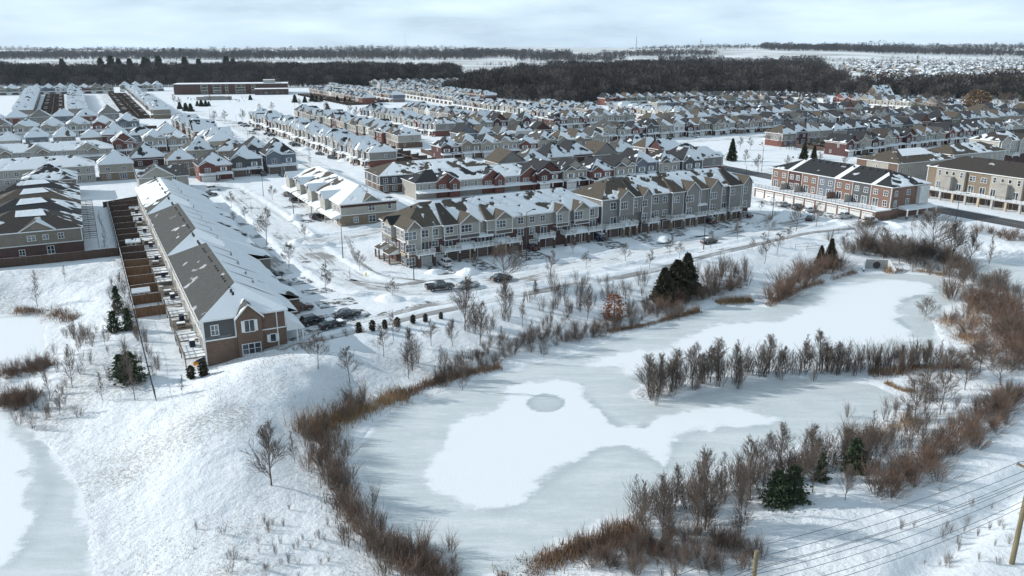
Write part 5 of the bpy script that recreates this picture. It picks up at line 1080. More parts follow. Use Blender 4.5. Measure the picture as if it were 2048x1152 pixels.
ever(1553,1008,940,'pine','dark dense pine in the near shore brush',ws=1.1,name='pine_tree'); ever(1585,1000,932,'pine2','dark pine just right of the densest one on the near shore',ws=1.3,name='pine_tree'); ever(1706,942,876,'pine','dark green pine at the right end of the near shore trees',ws=.95,name='pine_tree'); ever(1640,960,905,'pine2','half hidden low pine between the near shore trees',ws=.9,name='pine_tree')
ever(1228,638,588,'rust','small oak holding rust orange leaves on the bank',ws=1.1,name='oak_tree')
ever(1951,224,180,'willow','big orange brown willow below the right woods',ws=1.0,name='willow_tree'); ever(1910,222,203,'willow','low golden willow left of the big one',ws=1.3,name='willow_tree')
for i,(px,py,yt) in enumerate(((718,665,644),(745,661,640),(770,657,639),(795,652,634),(826,645,629),(851,641,627),(882,637,624))): ever(px,py,yt,'column',f'columnar cedar shrub, {ordn(i+1)} from the left of the row of seven above the slope','shrub','row of columnar cedars',name='cedar_shrub')
ever(383,757,731,'column','left columnar cedar beneath the end deck','shrub',name='cedar_shrub'); ever(408,751,721,'column','right columnar cedar beneath the end deck','shrub',name='cedar_shrub')
for i,(px,py,yt) in enumerate(((395,212,202),(403,213,200),(412,213,201),(418,212,203),(360,218,204),(372,222,206),(382,223,207),(501,200,190),(590,205,190),(610,205,193),(624,203,188),(633,204,192),(642,203,192),(655,218,207),(675,205,192),(690,206,194),(700,205,195))): ever(px,py,yt,'farfir',f'small dark fir, {ordn(i+1)} of those around the playing field','tree','firs around the playing field',name='fir_tree',ws=1.2)
for i,(px,py,yt) in enumerate(((1916,196,180),(1975,199,178),(2005,199,180),(2021,199,181),(2044,203,183),(1758,190,172),(1775,186,168),(1480,180,165),(1500,180,164),(1575,178,163),(1585,178,163),(128,152,118),(205,152,116),(225,152,112),(240,152,117),(262,152,117),(292,152,115),(320,152,112),(372,152,115),(400,152,118),(455,152,113),(468,152,118),(300,150,118),(1320,145,118),(1400,145,117),(1345,150,122),(330,118,96),(348,118,95),(362,118,96),(385,118,98),(120,118,109),(152,118,107))): ever(px,py,yt,'farfir',f'pointed dark fir, {ordn(i+1)} of those standing at the distant woods','tree','firs at the woods',name='fir_tree')
# brush, reeds, grass ------------------------------------------
class Merge:
    def __init__(s): s.V=[];s.F=[];s.n=0;s.I=[]
    def add(s,V,F,x,y,z,rz,sx,sz,mi=0):
        s.I.append(np.full(len(F),mi))
        c,q=math.cos(rz)*sx,math.sin(rz)*sx; W=np.empty_like(V); W[:,0]=V[:,0]*c-V[:,1]*q+x; W[:,1]=V[:,0]*q+V[:,1]*c+y; W[:,2]=V[:,2]*sz+z
        s.V.append(W); s.F.append(F+s.n); s.n+=len(V)
    def make(s,name,mat): return fastmesh(name,np.concatenate(s.V),np.concatenate(s.F),mat if isinstance(mat,list) else [mat],np.concatenate(s.I))
SH=[seg_mesh(shrub_segs(i,1.0,13,.42,9,.0036),3) for i in range(6)]   # unit height
SHD=[seg_mesh(shrub_segs(20+i,1.0,20,.75,10,.0038),3) for i in range(5)]
SHU=[seg_mesh(shrub_segs(40+i,1.0,10,.28,8,.0030),3) for i in range(5)]
def along(pl,w,n,rn):
    P=[gp(*p) for p in pl]; L_=[0]
    for a,b in zip(P[:-1],P[1:]): L_.append(L_[-1]+math.hypot(b[0]-a[0],b[1]-a[1]))
    o=[]
    for i in range(n):
        t=L_[-1]*(i+rn.random())/n; k=max(j for j in range(len(L_)) if L_[j]<=t+1e-6); k=min(k,len(P)-2); f=(t-L_[k])/(L_[k+1]-L_[k]+1e-9); a,b=P[k],P[k+1]
        nx,ny=-(b[1]-a[1]),b[0]-a[0]; q=math.hypot(nx,ny)+1e-9; d=rn.gauss(0,.42)*w; o.append((a[0]+(b[0]-a[0])*f+nx/q*d,a[1]+(b[1]-a[1])*f+ny/q*d))
    zz=terrain(np.array([p[0] for p in o]),np.array([p[1] for p in o])); return [(x,y,float(z)) for (x,y),z in zip(o,zz)]
def brush(lab,pl,w,n,h,mat,var=SH,seed=1,hv=.35,name='brush'):
    rn=random.Random(seed); m=Merge()
    for x,y,z in along(pl,w,int(n*.62),rn):
        V,F=rn.choice(var); hh=h*rn.uniform(1-hv,1+hv); m.add(V,F,x,y,max(z,-3.6),rn.uniform(0,6.28),hh*rn.uniform(.8,1.15),hh)
    tag(obj(name,m.make(name,mat)),lab,'brush',None,'stuff')
brush('reddish brown brush along the left shore of the pond',[(632,850),(640,900),(672,960),(700,1010),(725,1060),(770,1105),(830,1160)],2.8,52,3.0,'twig_red',SH,1)
brush('grey stems mixed through the left shore brush',[(632,850),(640,900),(672,960),(700,1010),(725,1060),(770,1105),(830,1160)],3.0,55,3.1,'twig_grey',SHU,31)
brush('grey brush tangled behind the left shore reeds',[(650,845),(690,820),(740,805)],3,22,2.6,'twig_grey',SH,2)
brush('thick brown brush low on the bank behind the pond',[(870,770),(940,730),(1010,705),(1100,680),(1180,665),(1260,640),(1320,620)],4.5,150,2.1,'twig_grey',SHD,3)
brush('fine grey saplings on the upper bank',[(960,680),(1060,640),(1140,610),(1220,600),(1300,575)],9,120,2.7,'twig_grey',SHU,4)
brush('red stemmed shrubs beside the dark cedars',[(1310,625),(1380,605),(1420,585),(1485,570)],4,60,2.8,'twig_red',SHD,5)
brush('pale tall shrubs behind the dark cedars',[(1400,560),(1440,540),(1500,560)],5,36,4.0,'twig_grey',SHU,6)
brush('reddish shrubs left of the outlet',[(1548,605),(1590,575),(1620,550),(1660,535),(1680,525)],3,60,3.6,'twig_red',SHD,7)
brush('dark round bushes around the concrete outlet',[(1700,500),(1745,490),(1790,500),(1830,505),(1870,515),(1900,530),(1930,545)],5,80,4.2,'twig_grey',SHD,8)
brush('brown shrubs fringing the far right shore',[(1830,530),(1880,545),(1930,560),(1990,580),(2040,600)],4,60,3.2,'twig_grey',SH,9)
brush('rusty thicket at the right end of the pond',[(1940,600),(1975,630),(2000,670),(2020,710),(2030,740)],7,110,4.0,'twig_red',SHD,10)
brush('upright willow stems covering the island strip',[(1285,798),(1340,780),(1400,768),(1500,750),(1640,742),(1760,742),(1900,738)],3,145,3.5,'twig_grey',SHU,11,.5)
brush('ochre shrubs on the right part of the island strip',[(1640,738),(1760,728),(1880,728)],3,40,2.6,'twig_red',SHU,12)
brush('brown brush along the near shore of the pond',[(1260,1040),(1340,1030),(1430,1000),(1520,970),(1610,940),(1700,915),(1760,880)],5,130,3.2,'twig_grey',SH,13)
brush('long dark red hedge beside the snowy corridor',[(1745,985),(1800,965),(1850,930),(1900,890),(1950,860),(2000,825),(2025,785)],2.6,130,2.6,'twig_red',SHD,14,.25)
brush('low red brown bushes at the bottom of the view',[(1180,1140),(1260,1115),(1340,1105),(1420,1100),(1510,1095)],5,80,1.9,'twig_red',SHD,15)
brush('grey brown stems at the bottom of the view',[(1180,1140),(1260,1115),(1340,1105),(1420,1100),(1510,1095)],5.5,60,2.1,'twig_grey',SH,35)
brush('brown clump at the foot of the left shore',[(790,1090),(830,1120),(870,1150),(900,1170)],3,50,2.0,'twig_red',SHD,16)
brush('brown bushes above the left pond',[(20,748),(60,745),(90,738)],3,26,2.2,'twig_red',SHD,17); brush('brown bushes at the left edge below the others',[(0,815),(35,805),(70,800)],3,28,2.3,'twig_red',SHD,18)
brush('scattered grey stems beside the left pond',[(80,860),(120,780),(150,700),(190,650),(240,640)],9,80,2.3,'twig_grey',SHU,19)
brush('stems crowding along the left fence',[(300,760),(275,690),(255,630),(235,560)],2.5,60,2.3,'twig_grey',SHU,20)
brush('dark bushes by the cleared road at the right edge',[(1965,462),(2000,475),(2048,485)],5,36,2.2,'twig_red',SHD,21)
brush('low shrubs along the driveway edge above the slope',[(575,705),(640,690),(700,670),(740,665)],1.5,18,1.0,'twig_red',SHD,22)
brush('stems at the foot of the corridor bank',[(1300,1152),(1420,1120),(1520,1140)],4,40,1.7,'twig_grey',SHU,23)
brush('grey weeds below the second pole at the lower right',[(1860,1140),(1900,1090),(1960,1060),(2048,1040)],5,46,1.1,'twig_grey',SHU,24)
brush('sparse weeds on the foreground snow at the bottom',[(430,1120),(520,1090),(600,1080),(680,1110)],9,60,1.1,'twig_grey',SHU,25)
brush('brown shrubs along the snowy far right bank',[(1830,800),(1870,830),(1850,860),(1780,890),(1700,930)],7,80,2.4,'twig_grey',SHU,26)
def reeds(lab,pl,w,n,h,mat,seed):
    rn=random.Random(seed); pts=along(pl,w,n,rn); rs=np.random.RandomState(seed); P=np.array(pts); a=rs.rand(n)*6.283; hh=h*(.3+.95*rs.rand(n)**1.3)*np.clip(.75+fbm(np.array([q[0] for q in pts]),np.array([q[1] for q in pts]),5,3)*1.6,.15,1.3); ln=rs.randn(n,2)*.20*hh[:,None]; P[:,2]=np.maximum(P[:,2],-3.55)-.05
    wd_=.022+.03*rs.rand(n); A=P+np.stack([np.cos(a)*wd_,np.sin(a)*wd_,0*a],1); B=P-np.stack([np.cos(a)*wd_,np.sin(a)*wd_,0*a],1); C_=P+np.stack([ln[:,0],ln[:,1],hh],1)
    V=np.stack([A,B,C_],1).reshape(-1,3); tag(obj('reeds',fastmesh('reeds',V,np.arange(3*n).reshape(-1,3),[mat])),lab,'reeds',None,'stuff')
reeds('tan reed bed along the left bend of the shore',[(622,880),(650,850),(700,825),(760,800),(810,790)],3.0,5400,2.1,'reed',1)
reeds('dark reeds along the left shore of the pond',[(640,900),(665,960),(700,1020),(730,1070),(790,1110),(850,1160)],2.4,1900,1.9,'reed_dark',2)
reeds('brown reed strip below the bank',[(800,795),(860,770),(920,750),(1000,735)],1.4,2700,1.6,'reed_dark',3)
reeds('golden brown reed strip from the oak to the cedars',[(1215,664),(1270,655),(1330,640),(1400,622)],1.0,2700,1.2,'reed_dark',4)
reeds('small reed island left of the outlet trees',[(1432,606),(1470,603),(1505,602)],1.6,1500,1.2,'reed',5)
reeds('reeds on the point left of the outlet',[(1535,612),(1560,598),(1600,578),(1660,560),(1710,545)],1.1,2400,1.3,'reed_dark',6)
reeds('pale reeds before the concrete outlet',[(1770,545),(1800,540),(1850,543),(1890,550)],1.5,1320,1.1,'reed',7)
reeds('ochre reeds at the right end of the pond',[(1890,640),(1915,660),(1935,690),(1960,610),(2010,575)],3,3600,1.5,'reed',8)
reeds('brown reeds on the island strip',[(1740,748),(1800,742),(1880,735),(1940,735)],1.8,2100,1.4,'reed_dark',9)
reeds('reed edge of the small snowy spit',[(1770,765),(1800,780),(1830,785)],.6,720,.9,'reed',10)
reeds('brown reeds along the bottom shore',[(1000,1160),(1060,1135),(1130,1110),(1200,1090),(1270,1060)],2.2,5400,1.5,'reed_dark',11)
reeds('tan reeds among the right shore shrubs',[(1720,890),(1760,870),(1800,850),(1830,835)],2.5,1800,1.3,'reed',12)
reeds('tan reeds above the left pond',[(30,625),(70,622),(110,630),(150,640)],2.5,2100,1.1,'reed_dark',13)
reeds('reed clumps beside the left pond',[(15,745),(60,740),(95,735)],2.4,1800,1.4,'reed_dark',14); reeds('reeds at the left edge of the view',[(0,815),(30,800),(60,808)],2.4,1800,1.4,'reed_dark',15)
# scattered dead grass on the open snow
rs=np.random.RandomState(3); n=60000; s0=rs.uniform(-45,60,n); t0=rs.uniform(38,122,n); x=s0*CG-t0*SG; y=s0*SG+t0*CG
k=(fbm(x,y,7,4)+.25*rs.randn(n)>.16)&(sdf(x,y,POND)>2)&(sdf(x,y,POND3)>2)&((s0<24)|(t0<70)); x,y=x[k],y[k]; z=terrain(x,y); n=len(x)
a=rs.rand(n)*6.283; hh=.10+.22*rs.rand(n); wd_=.03; ln=rs.randn(n,2)*.16
V=np.stack([np.stack([x+np.cos(a)*wd_,y+np.sin(a)*wd_,z-.03],1),np.stack([x-np.cos(a)*wd_,y-np.sin(a)*wd_,z-.03],1),np.stack([x+ln[:,0],y+ln[:,1],z+hh],1)],1).reshape(-1,3)
tag(obj('dead_grass',fastmesh('dead_grass',V,np.arange(3*n).reshape(-1,3),['reed'])),'thin dead grass poking out of the snowy field','grass',None,'stuff')
# woods --------------------------------------------------------
def wood_tree(seed,h,r,nt,thin=1.):
    rs=np.random.RandomState(seed); V=[];F=[]
    def tri(a,b,c): n=len(V); V.extend([a,b,c]); F.append((n,n+1,n+2))
    for k in range(3):
        th=k*2.1; th2=th+2.1; w=.28; tri((math.cos(th)*w,math.sin(th)*w,-1),(math.cos(th2)*w,math.sin(th2)*w,-1),(0,0,h*.8))
    for i in range(nt):
        u=.10+.90*rs.rand()**.75; rr=r*math.sqrt(max(0,1-((u-.62)/.45)**2))*math.sqrt(rs.rand()) ; a=rs.rand()*6.283; c=np.array([math.cos(a)*rr,math.sin(a)*rr,h*u*.93]); d=np.array([math.cos(a)*.5,math.sin(a)*.5,.9+.4*rs.rand()])+rs.randn(3)*.3; d/=np.linalg.norm(d); s_=np.cross(d,rs.randn(3)); s_/=np.linalg.norm(s_); l=h*(.09+.09*rs.rand()); w=(.10+.16*rs.rand())*thin*h/20*2.0
        tri(tuple(c-s_*w),tuple(c+s_*w),tuple(c+d*l))
    return np.array(V),np.array(F)
WT=[wood_tree(i,20,5.4,130) for i in range(7)]; WTf=[wood_tree(50+i,20,6,34,2.4) for i in range(5)]
def wood(lab,poly,n,h,var,seed,mat='wood_far',name='woods',edge=0,front=None):
    rs=np.random.RandomState(seed); xs=[p[0] for p in poly]; ys=[p[1] for p in poly]; m=Merge(); X=rs.uniform(min(xs),max(xs),n*5); Y=rs.uniform(min(ys),max(ys),n*5); d=sdf(X,Y,poly); k=np.where(d<0)[0][:n]
    Z=terrain(X[k],Y[k]); rn=random.Random(seed)
    for x,y,z,dd in zip(X[k],Y[k],Z,d[k]):
        V,F=rn.choice(var); s=h/20*rn.uniform(.72,1.15)*(.95+.55*float(vn(np.array([x/90.]),np.array([y/90.]))[0])); m.add(V,F,x,y,z,rn.uniform(0,6.28),s*rn.uniform(.9,1.3),s,int(rn.random()<.22))
    if front:
        fp,nf=front
        for q in range(nf):
            k=rs.randint(len(fp)-1); u=rs.rand(); a,b=fp[k],fp[k+1]; x=a[0]+(b[0]-a[0])*u+rs.randn()*7; y=a[1]+(b[1]-a[1])*u+rs.rand()*26-3; V,F=rn.choice(var); s=rn.uniform(.25,.75); m.add(V,F,x,y,0,rn.uniform(0,6.28),s*1.5,s,int(rn.random()<.4))
    tag(obj(name,m.make(name,[mat,'wood_light'])),lab,'woods',None,'stuff')
wood('dark leafless woods across the left behind the houses',[(-900,1040),(-640,1045),(-225,1010),(-120,1120),(-70,1200),(-110,1420),(-500,1560),(-1000,1500)],3300,21,WT,1,front=([(-900,1032),(-640,1037),(-225,1002),(-120,1112),(-70,1190)],1500))
wood('dark leafless woods across the right behind the houses',[(-48,842),(0,765),(50,695),(110,735),(170,800),(257,890),(330,830),(403,775),(520,800),(640,860),(640,930),(470,920),(400,980),(500,1250),(620,1700),(400,1900),(150,1750),(0,1350),(-60,1050)],4300,21,WT,2,front=([(-60,900),(-48,838),(0,760),(50,690),(110,730),(170,795),(257,884),(330,824),(403,768),(520,795),(640,855)],1500))
def farwood(lab,poly,n,h,seed): wood(lab,poly,n,h,WTf,seed)
farwood('distant dark woods beyond the left snowy field',[(-2300,3150),(-1200,3050),(-600,3050),(-150,3000),(-80,3300),(-500,3900),(-2600,3900)],3400,27,3)
farwood('distant woods on the rise at the centre',[(-250,3300),(200,3100),(260,3500),(-100,3900),(-500,3900)],900,28,4)
farwood('distant wood strip below the snowy hill',[(0,2900),(330,2700),(420,3000),(100,3300)],420,24,5)
farwood('tree line before the far snowy fields',[(60,2000),(260,1950),(300,2080),(80,2100)],90,15,6)
farwood('farthest blue woods along the left horizon',[(-5200,6200),(-900,6500),(-300,7000),(-1500,7800),(-6000,7600)],900,38,7)
farwood('farthest woods along the right horizon',[(900,5200),(2600,5000),(3800,5200),(5200,6500),(2500,7000),(900,6500)],1200,36,8)
farwood('dark wood on the ridge right of the towers',[(1150,3700),(1750,3600),(1850,3900),(1200,4100)],800,28,9)
farwood('wood band behind the distant suburb',[(1500,3400),(2300,3300),(2400,3700),(1500,3800)],1000,24,10)
farwood('trees scattered through the distant suburb',[(560,1250),(1250,1300),(2300,3200),(1000,2900)],900,11,11)
farwood('dark woodlot in the fields above the right woods',[(450,2550),(900,2450),(1000,2650),(480,2720)],420,20,21)
farwood('narrow hedgerow across the centre fields',[(-100,2300),(520,2150),(540,2190),(-80,2350)],130,12,22)
farwood('woodlot left of the snowy hill',[(330,3300),(800,3250),(850,3450),(380,3500)],420,22,23)
farwood('hedgerow across the left field',[(-1700,2350),(-600,2300),(-590,2335),(-1700,2400)],110,11,24)
farwood('thin trees on the snowy hill by the towers',[(650,3900),(1200,3800),(1300,4300),(700,4500)],260,16,12)
# distant suburb
rs=np.random.RandomState(12); m=MB(); cnt=0; pg=[(540,1180),(800,1080),(1150,1200),(2600,3500),(1350,3300),(1000,2500),(700,1700)]
hs_=MB()
for i in range(5200):
    x,y=rs.uniform(500,2600),rs.uniform(1050,3500)
    gx_,gy_=math.floor(x/26)*26+rs.uniform(-3,3),math.floor(y/34)*34+rs.uniform(-3,3)
    if sdf(np.array([gx_]),np.array([gy_]),pg)[0]>0 or abs(gx_)/gy_>.68 or vn(np.array([gx_/160]),np.array([gy_/160]))[0]>.22: continue
    cnt+=1
    if cnt>2300: break
    z=0; w,d,h=rs.uniform(9,14),rs.uniform(10,14),rs.uniform(5,6.5); a=.49+rs.choice([0,1.57]); c,q=math.cos(a),math.sin(a)
    def T(u,v,zz): return (gx_+c*u-q*v,gy_+q*u+c*v,zz)
    wm=['siding_tan','siding_grey','brick_dark','siding_beige','siding_slate_blue'][rs.randint(5)]
    for (u0,v0),(u1,v1) in (((-w/2,-d/2),(w/2,-d/2)),((w/2,-d/2),(w/2,d/2)),((w/2,d/2),(-w/2,d/2)),((-w/2,d/2),(-w/2,-d/2))): hs_.face([T(u0,v0,-8),T(u1,v1,-8),T(u1,v1,h),T(u0,v0,h)],wm)
    A_,B_,C_,D_=T(-w/2-.5,-d/2-.5,h),T(w/2+.5,-d/2-.5,h),T(w/2+.5,d/2+.5,h),T(-w/2-.5,d/2+.5,h); R0,R1=T(0,-d*.2,h+2.8),T(0,d*.2,h+2.8); sn=lambda:.35+.6*rs.rand()
    for f in ([A_,B_,R0],[B_,C_,R1,R0],[C_,D_,R1],[D_,A_,R0,R1]): hs_.face(f,'shingle_charcoal',sn())
tag(obj('distant_suburb',hs_.mesh('distant_suburb')),'sea of tiny snow roofed houses near the right horizon','houses',None,'stuff')
# ------------------------------------------------------------ vehicles
def loft(secs,mat,close=True):
    """secs: list of closed loops (same count)"""
    b=MB(); n=len(secs[0])
    for A_,B_ in zip(secs[:-1],secs[1:]):
        for i in range(n): b.face([A_[i],A_[(i+1)%n],B_[(i+1)%n],B_[i]],mat)
    if close: b.face(secs[0][::-1],mat); b.face(secs[-1],mat)
    return b
def car_meshes(kind,paint):
    P='paint_'+paint
    # length along x (front +x), half widths, (x, zbottom, ztop, halfw)
    if kind=='sedan': prof=[(-2.3,.45,.80,.72),(-2.2,.32,.98,.84),(-1.5,.28,1.02,.89),(-.3,.25,.98,.90),(.9,.25,.96,.90),(1.7,.28,.86,.87),(2.2,.34,.74,.78),(2.32,.45,.62,.65)]; cab=[(-1.75,1.0,.74),(-1.05,1.42,.60),(.15,1.44,.60),(1.0,.97,.74)]
    elif kind=='suv': prof=[(-2.3,.45,1.0,.78),(-2.25,.35,1.1,.88),(-1.5,.3,1.14,.92),(-.3,.28,1.12,.93),(.9,.28,1.10,.93),(1.7,.3,1.02,.90),(2.2,.36,.88,.82),(2.32,.5,.72,.7)]; cab=[(-2.2,1.1,.80),(-1.85,1.66,.66),(.05,1.72,.68),(1.0,1.1,.80)]
    else: prof=[(-2.85,.55,1.08,.88),(-2.8,.5,1.12,.94),(-1.0,.45,1.14,.95),(.2,.42,1.14,.96),(1.4,.42,1.14,.96),(2.2,.45,1.08,.93),(2.7,.5,.98,.88),(2.8,.6,.82,.8)]; cab=[(-.95,1.12,.84),(-.75,1.80,.70),(.75,1.84,.72),(1.45,1.12,.84)]
    secs=[]
    for x,zb,zt,hw in prof:
        m=(zb+zt)/2; secs.append([(x,-hw*.93,zb),(x,hw*.93,zb),(x,hw,m),(x,hw*.98,zt-.1),(x,hw*.86,zt),(x,-hw*.86,zt),(x,-hw*.98,zt-.1),(x,-hw,m)])
    body=loft(secs,P)
    (x0,z0,w0),(x1,z1,w1),(x2,z2,w2),(x3,z3,w3)=cab; e=.02
    body.face([(x1,-w1,z1+e),(x2,-w2,z2+e),(x2,w2,z2+e),(x1,w1,z1+e)],P)
    for s in (-1,1):
        for (xa,za,wa),(xb,zb,wb) in ((cab[0],cab[1]),(cab[3],cab[2])): body.tube((xa,s*wa,za-.05),(xb,s*wb,zb),.05,.05,P,4)
        xm=(x1+x2)/2; body.tube((xm,s*(w0+.0),z0),(xm,s*w1,z1),.05,.04,P,4); body.tube((x1,s*w1,z1),(x2,s*w2,z2),.04,.04,P,4)
    if kind=='pickup':
        body.face([(-2.75,-.8,1.15),(-1.05,-.8,1.15),(-1.05,.8,1.15),(-2.75,.8,1.15)],'door_dark'); body.box(-2.8,-1.0,-.95,-.84,1.1,1.3,P); body.box(-2.8,-1.0,.84,.95,1.1,1.3,P); body.box(-2.85,-2.75,-.9,.9,1.1,1.3,P)
    gl=MB(); 
    for s in (-1,1): q=[(x0,s*w0,z0),(x3,s*w3,z3),(x2,s*w2,z2),(x1,s*w1,z1)]; gl.face(q if s<0 else q[::-1],'glass')
    gl.face([(x3,-w3,z3),(x3,w3,z3),(x2,w2,z2),(x2,-w2,z2)],'glass'); gl.face([(x0,w0,z0),(x0,-w0,z0),(x1,-w1,z1),(x1,w1,z1)],'glass')
    wh=MB(); wh.tube((0,-.11,0),(0,.11,0),.34,.34,'tyre',14); rim=MB(); rim.tube((0,-.12,0),(0,.12,0),.21,.21,'rim',10)
    hl=MB(); hl.box(-.05,.05,-.17,.17,-.08,.08,'lamp_clear'); tl=MB(); tl.box(-.04,.04,-.14,.14,-.12,.12,'lamp_red')
    X0=prof[-2][0]+.02; Xb=prof[0][0]-.0; zt=prof[-2][2]-.12
    return dict(body=body.mesh('body',True),glass=gl.mesh('window_glass'),tyre=wh.mesh('tyre'),rim=rim.mesh('rim'),hl=hl.mesh('headlight'),tl=tl.mesh('tail_light'),wx=1.42 if kind!='pickup' else 1.75,wy=.80 if kind!='pickup' else .86,hx=X0,hz_=zt,tx=Xb,cab=cab)
CM={}
def car(px,py,kind,paint,head,lab,snow=0,z=None):
    k=(kind,paint)
    if k not in CM: CM[k]=car_meshes(kind,paint)
    m=CM[k]; x,y=G(px,py,0); o=thing('parked_car' if kind!='pickup' else 'pickup_truck',lab,'car' if kind!='pickup' else 'truck',(x,y,.03),GA+R(head),'parked vehicles')
    obj('body',m['body'],o); obj('window_glass',m['glass'],o)
    for sx in (-1,1):
        for sy in (-1,1): w=obj('wheel',m['tyre'],o,(sx*m['wx'],sy*m['wy'],.34)); obj('rim',m['rim'],w)
    for s in (-1,1): obj('headlight',m['hl'],o,(m['hx'],s*.6,m['hz_'])); obj('tail_light',m['tl'],o,(m['tx'],s*.62,m['hz_']+.1))
    if snow:
        c=m['cab']; b=MB(); b.box(c[1][0]-.05,c[2][0]+.05,-c[1][2],c[1][2],c[1][1]+.02,c[1][1]+.18,'snow_plain')
        if snow>1: b.box(c[3][0]+.1,m['hx']-.35,-.7,.7,c[3][1]-.05,c[3][1]+.08,'snow_plain'); 
        s=obj('snow_cover',b.mesh('snow_cover'),o)
car(545,553,'suv','charcoal',0,'charcoal suv parked beside the left terrace behind the silver one',0)
car(563,572,'suv','silver',0,'silver suv parked between terrace garages and the dark red one',1)
car(601,621,'suv','dark_red',0,'dark red suv in front of the terrace end porch',1)
car(628,648,'suv','black',8,'black suv nearest the porch in the group of three')
car(665,655,'sedan','black',10,'black sedan with snow on bonnet and roof, nearest the slope',2)
car(696,633,'sedan','charcoal',6,'charcoal sedan farthest right in the group of three')
car(880,580,'pickup','black',-8,'black pickup truck parked at the street bend')
car(937,575,'sedan','silver',0,'pale silver sedan parked right behind the black pickup',0)
car(1003,561,'sedan','black',5,'black sedan by the large bare kerb tree')
car(890,531,'suv','white',92,'white suv in a driveway under the first balconies')
car(1063,499,'sedan','dark_red',95,'dark red sedan half under the balconies')
car(1195,479,'suv','blue',95,'dark blue suv in the shaded carport at the block joint',1)
car(1418,487,'sedan','black',4,'black sedan with a snowy roof alone on the right street',1)
car(1415,446,'suv','dark_red',95,'dark red suv with snowy roof under the right balconies',1)
car(1490,434,'sedan','dark_red',95,'dark red car beneath the last balcony')
car(637,438,'suv','black',12,'black suv before the stone townhouses')
car(578,392,'sedan','silver',8,'silver sedan at the far stone townhouses'); car(594,404,'suv','charcoal',10,'charcoal suv beside the cedar shrub at the stone townhouses')
car(428,381,'suv','white',5,'white suv before the red brick corner house',1); car(420,392,'sedan','black',0,'black car tucked behind the left terrace garages'); car(475,474,'sedan','charcoal',0,'dark sedan between garages midway along the left terrace')
car(525,351,'pickup','brown',-85,'brown pickup at the white trimmed houses'); car(565,352,'sedan','black',-85,'black sedan at the crescent end garage')
car(1688,437,'pickup','silver',0,'silver grey pickup before the white garages',1); car(1738,447,'pickup','white',6,'snow covered white pickup at the end of the white garages',2)
car(1568,413,'sedan','silver',0,'silver sedan before the left white garages'); car(1597,419,'suv','black',0,'black suv before the white garages'); car(1618,424,'sedan','white',0,'white sedan beside the black suv at the garages',1)
car(1620,440,'sedan','charcoal',30,'dark car half buried by snow near the roundabout trees',2)
car(505,268,'suv','silver',-62,'silver suv on the upper street by the field'); car(640,310,'sedan','black',-62,'black sedan on the upper street at the porch row'); car(665,318,'suv','black',-62,'black suv on the upper street beside the fence')
car(240,226,'sedan','charcoal',90,'dark sedan far up the left side street'); car(245,222,'suv','black',90,'black suv far up the left side street, beyond the sedan')
rn=random.Random(77); CC={}
for h in sorted(near_,key=lambda h:h['x']/h['y']):
    if h['d']==0 or h['d']>560 or h['fac'] not in 'flr' or rn.random()>.36: continue
    kind,pt=rn.choice((('sedan','black'),('suv','black'),('suv','charcoal'),('sedan','silver'),('suv','white'),('sedan','charcoal'),('sedan','blue'),('suv','dark_red')))
    if (kind,pt) not in CM: CM[(kind,pt)]=car_meshes(kind,pt)
    m=CM[(kind,pt)]; rot=FAC[h['fac']]; off=11.5/2+rn.uniform(5.2,6.5); lx=-(1.7 if h['wd']==0 else 2.3)
    x=h['x']+math.sin(rot)*off+math.cos(rot)*lx; y=h['y']-math.cos(rot)*off+math.sin(rot)*lx
    CC[h['row']]=CC.get(h['row'],0)+1
    o=thing('parked_car',f"{pt.replace('_',' ')} {kind}, {ordn(CC[h['row']])} from left before {h['row']}",'car',(x,y,.02),rot+math.pi/2+(math.pi if rn.random()<.3 else 0),'parked vehicles')
    obj('body',m['body'],o); obj('window_glass',m['glass'],o)
    for sx in (-1,1):
        for sy in (-1,1): obj('wheel',m['tyre'],o,(sx*m['wx'],sy*m['wy'],.34))
    if rn.random()<.4:
        c=m['cab']; b=MB(); b.box(c[1][0]-.05,c[2][0]+.05,-c[1][2],c[1][2],c[1][1]+.02,c[1][1]+.16,'snow_plain'); obj('snow_cover',b.mesh('snow_cover'),o)
# ------------------------------------------------------------ street furniture
pm=MB(); pm.tube((0,0,-.3),(0,0,8),.11,.06,'metal_dark',6); am=MB(); am.tube((0,0,7.9),(1.6,0,8.3),.05,.04,'metal_dark',5); hm=MB(); hm.box(1.4,2.2,-.16,.16,8.2,8.36,'metal_dark')
PM,AM,HM=pm.mesh('pole'),am.mesh('arm'),hm.mesh('lamp_head')
LP=[((828,560,498),'the pale corner of the main townhouses'),((686,516,448),'the crescent bend near the hydrant'),((1053,521,420),'the joint of the near main block'),((1407,499,432),'the black sedan on the right street'),((1544,439,395),'the right end of the main townhouses'),((1912,440,385),'the cleared road by the outlet trees'),((588,437,382),'the black suv at the stone townhouses'),((527,392,352),'the crescent houses'),((1523,343,290),'the park beside the cleared road'),((1492,353,330),'the dark end house by the road'),((421,246,218),'the snowy playing field'),((473,248,230),'the top of the porch row street'),((497,286,258),'the upper street left side'),((563,305,288),'the upper street snowbanks'),((320,212,200),'the far left side street'),((590,218,195),'the firs by the playing field'),((627,230,210),'the middle back row'),((1690,360,345),'the roofs behind the brick terrace'),((1213,285,262),'the middle rows'),((1113,262,235),'the middle right rows')]
for i,((a,b,c),w) in enumerate(LP):
    x,y,z=gp(a,b); h=ptop(x,y,z,c); o=thing('street_lamp',f'dark street lamp standing by {w}','street lamp',(x,y,z),[2.2,-.6,.5,1.1][i%4],'street lamps'); o.scale=(1,1,h/8.3); obj('pole',PM,o); obj('arm',AM,o); obj('lamp_head',HM,o)
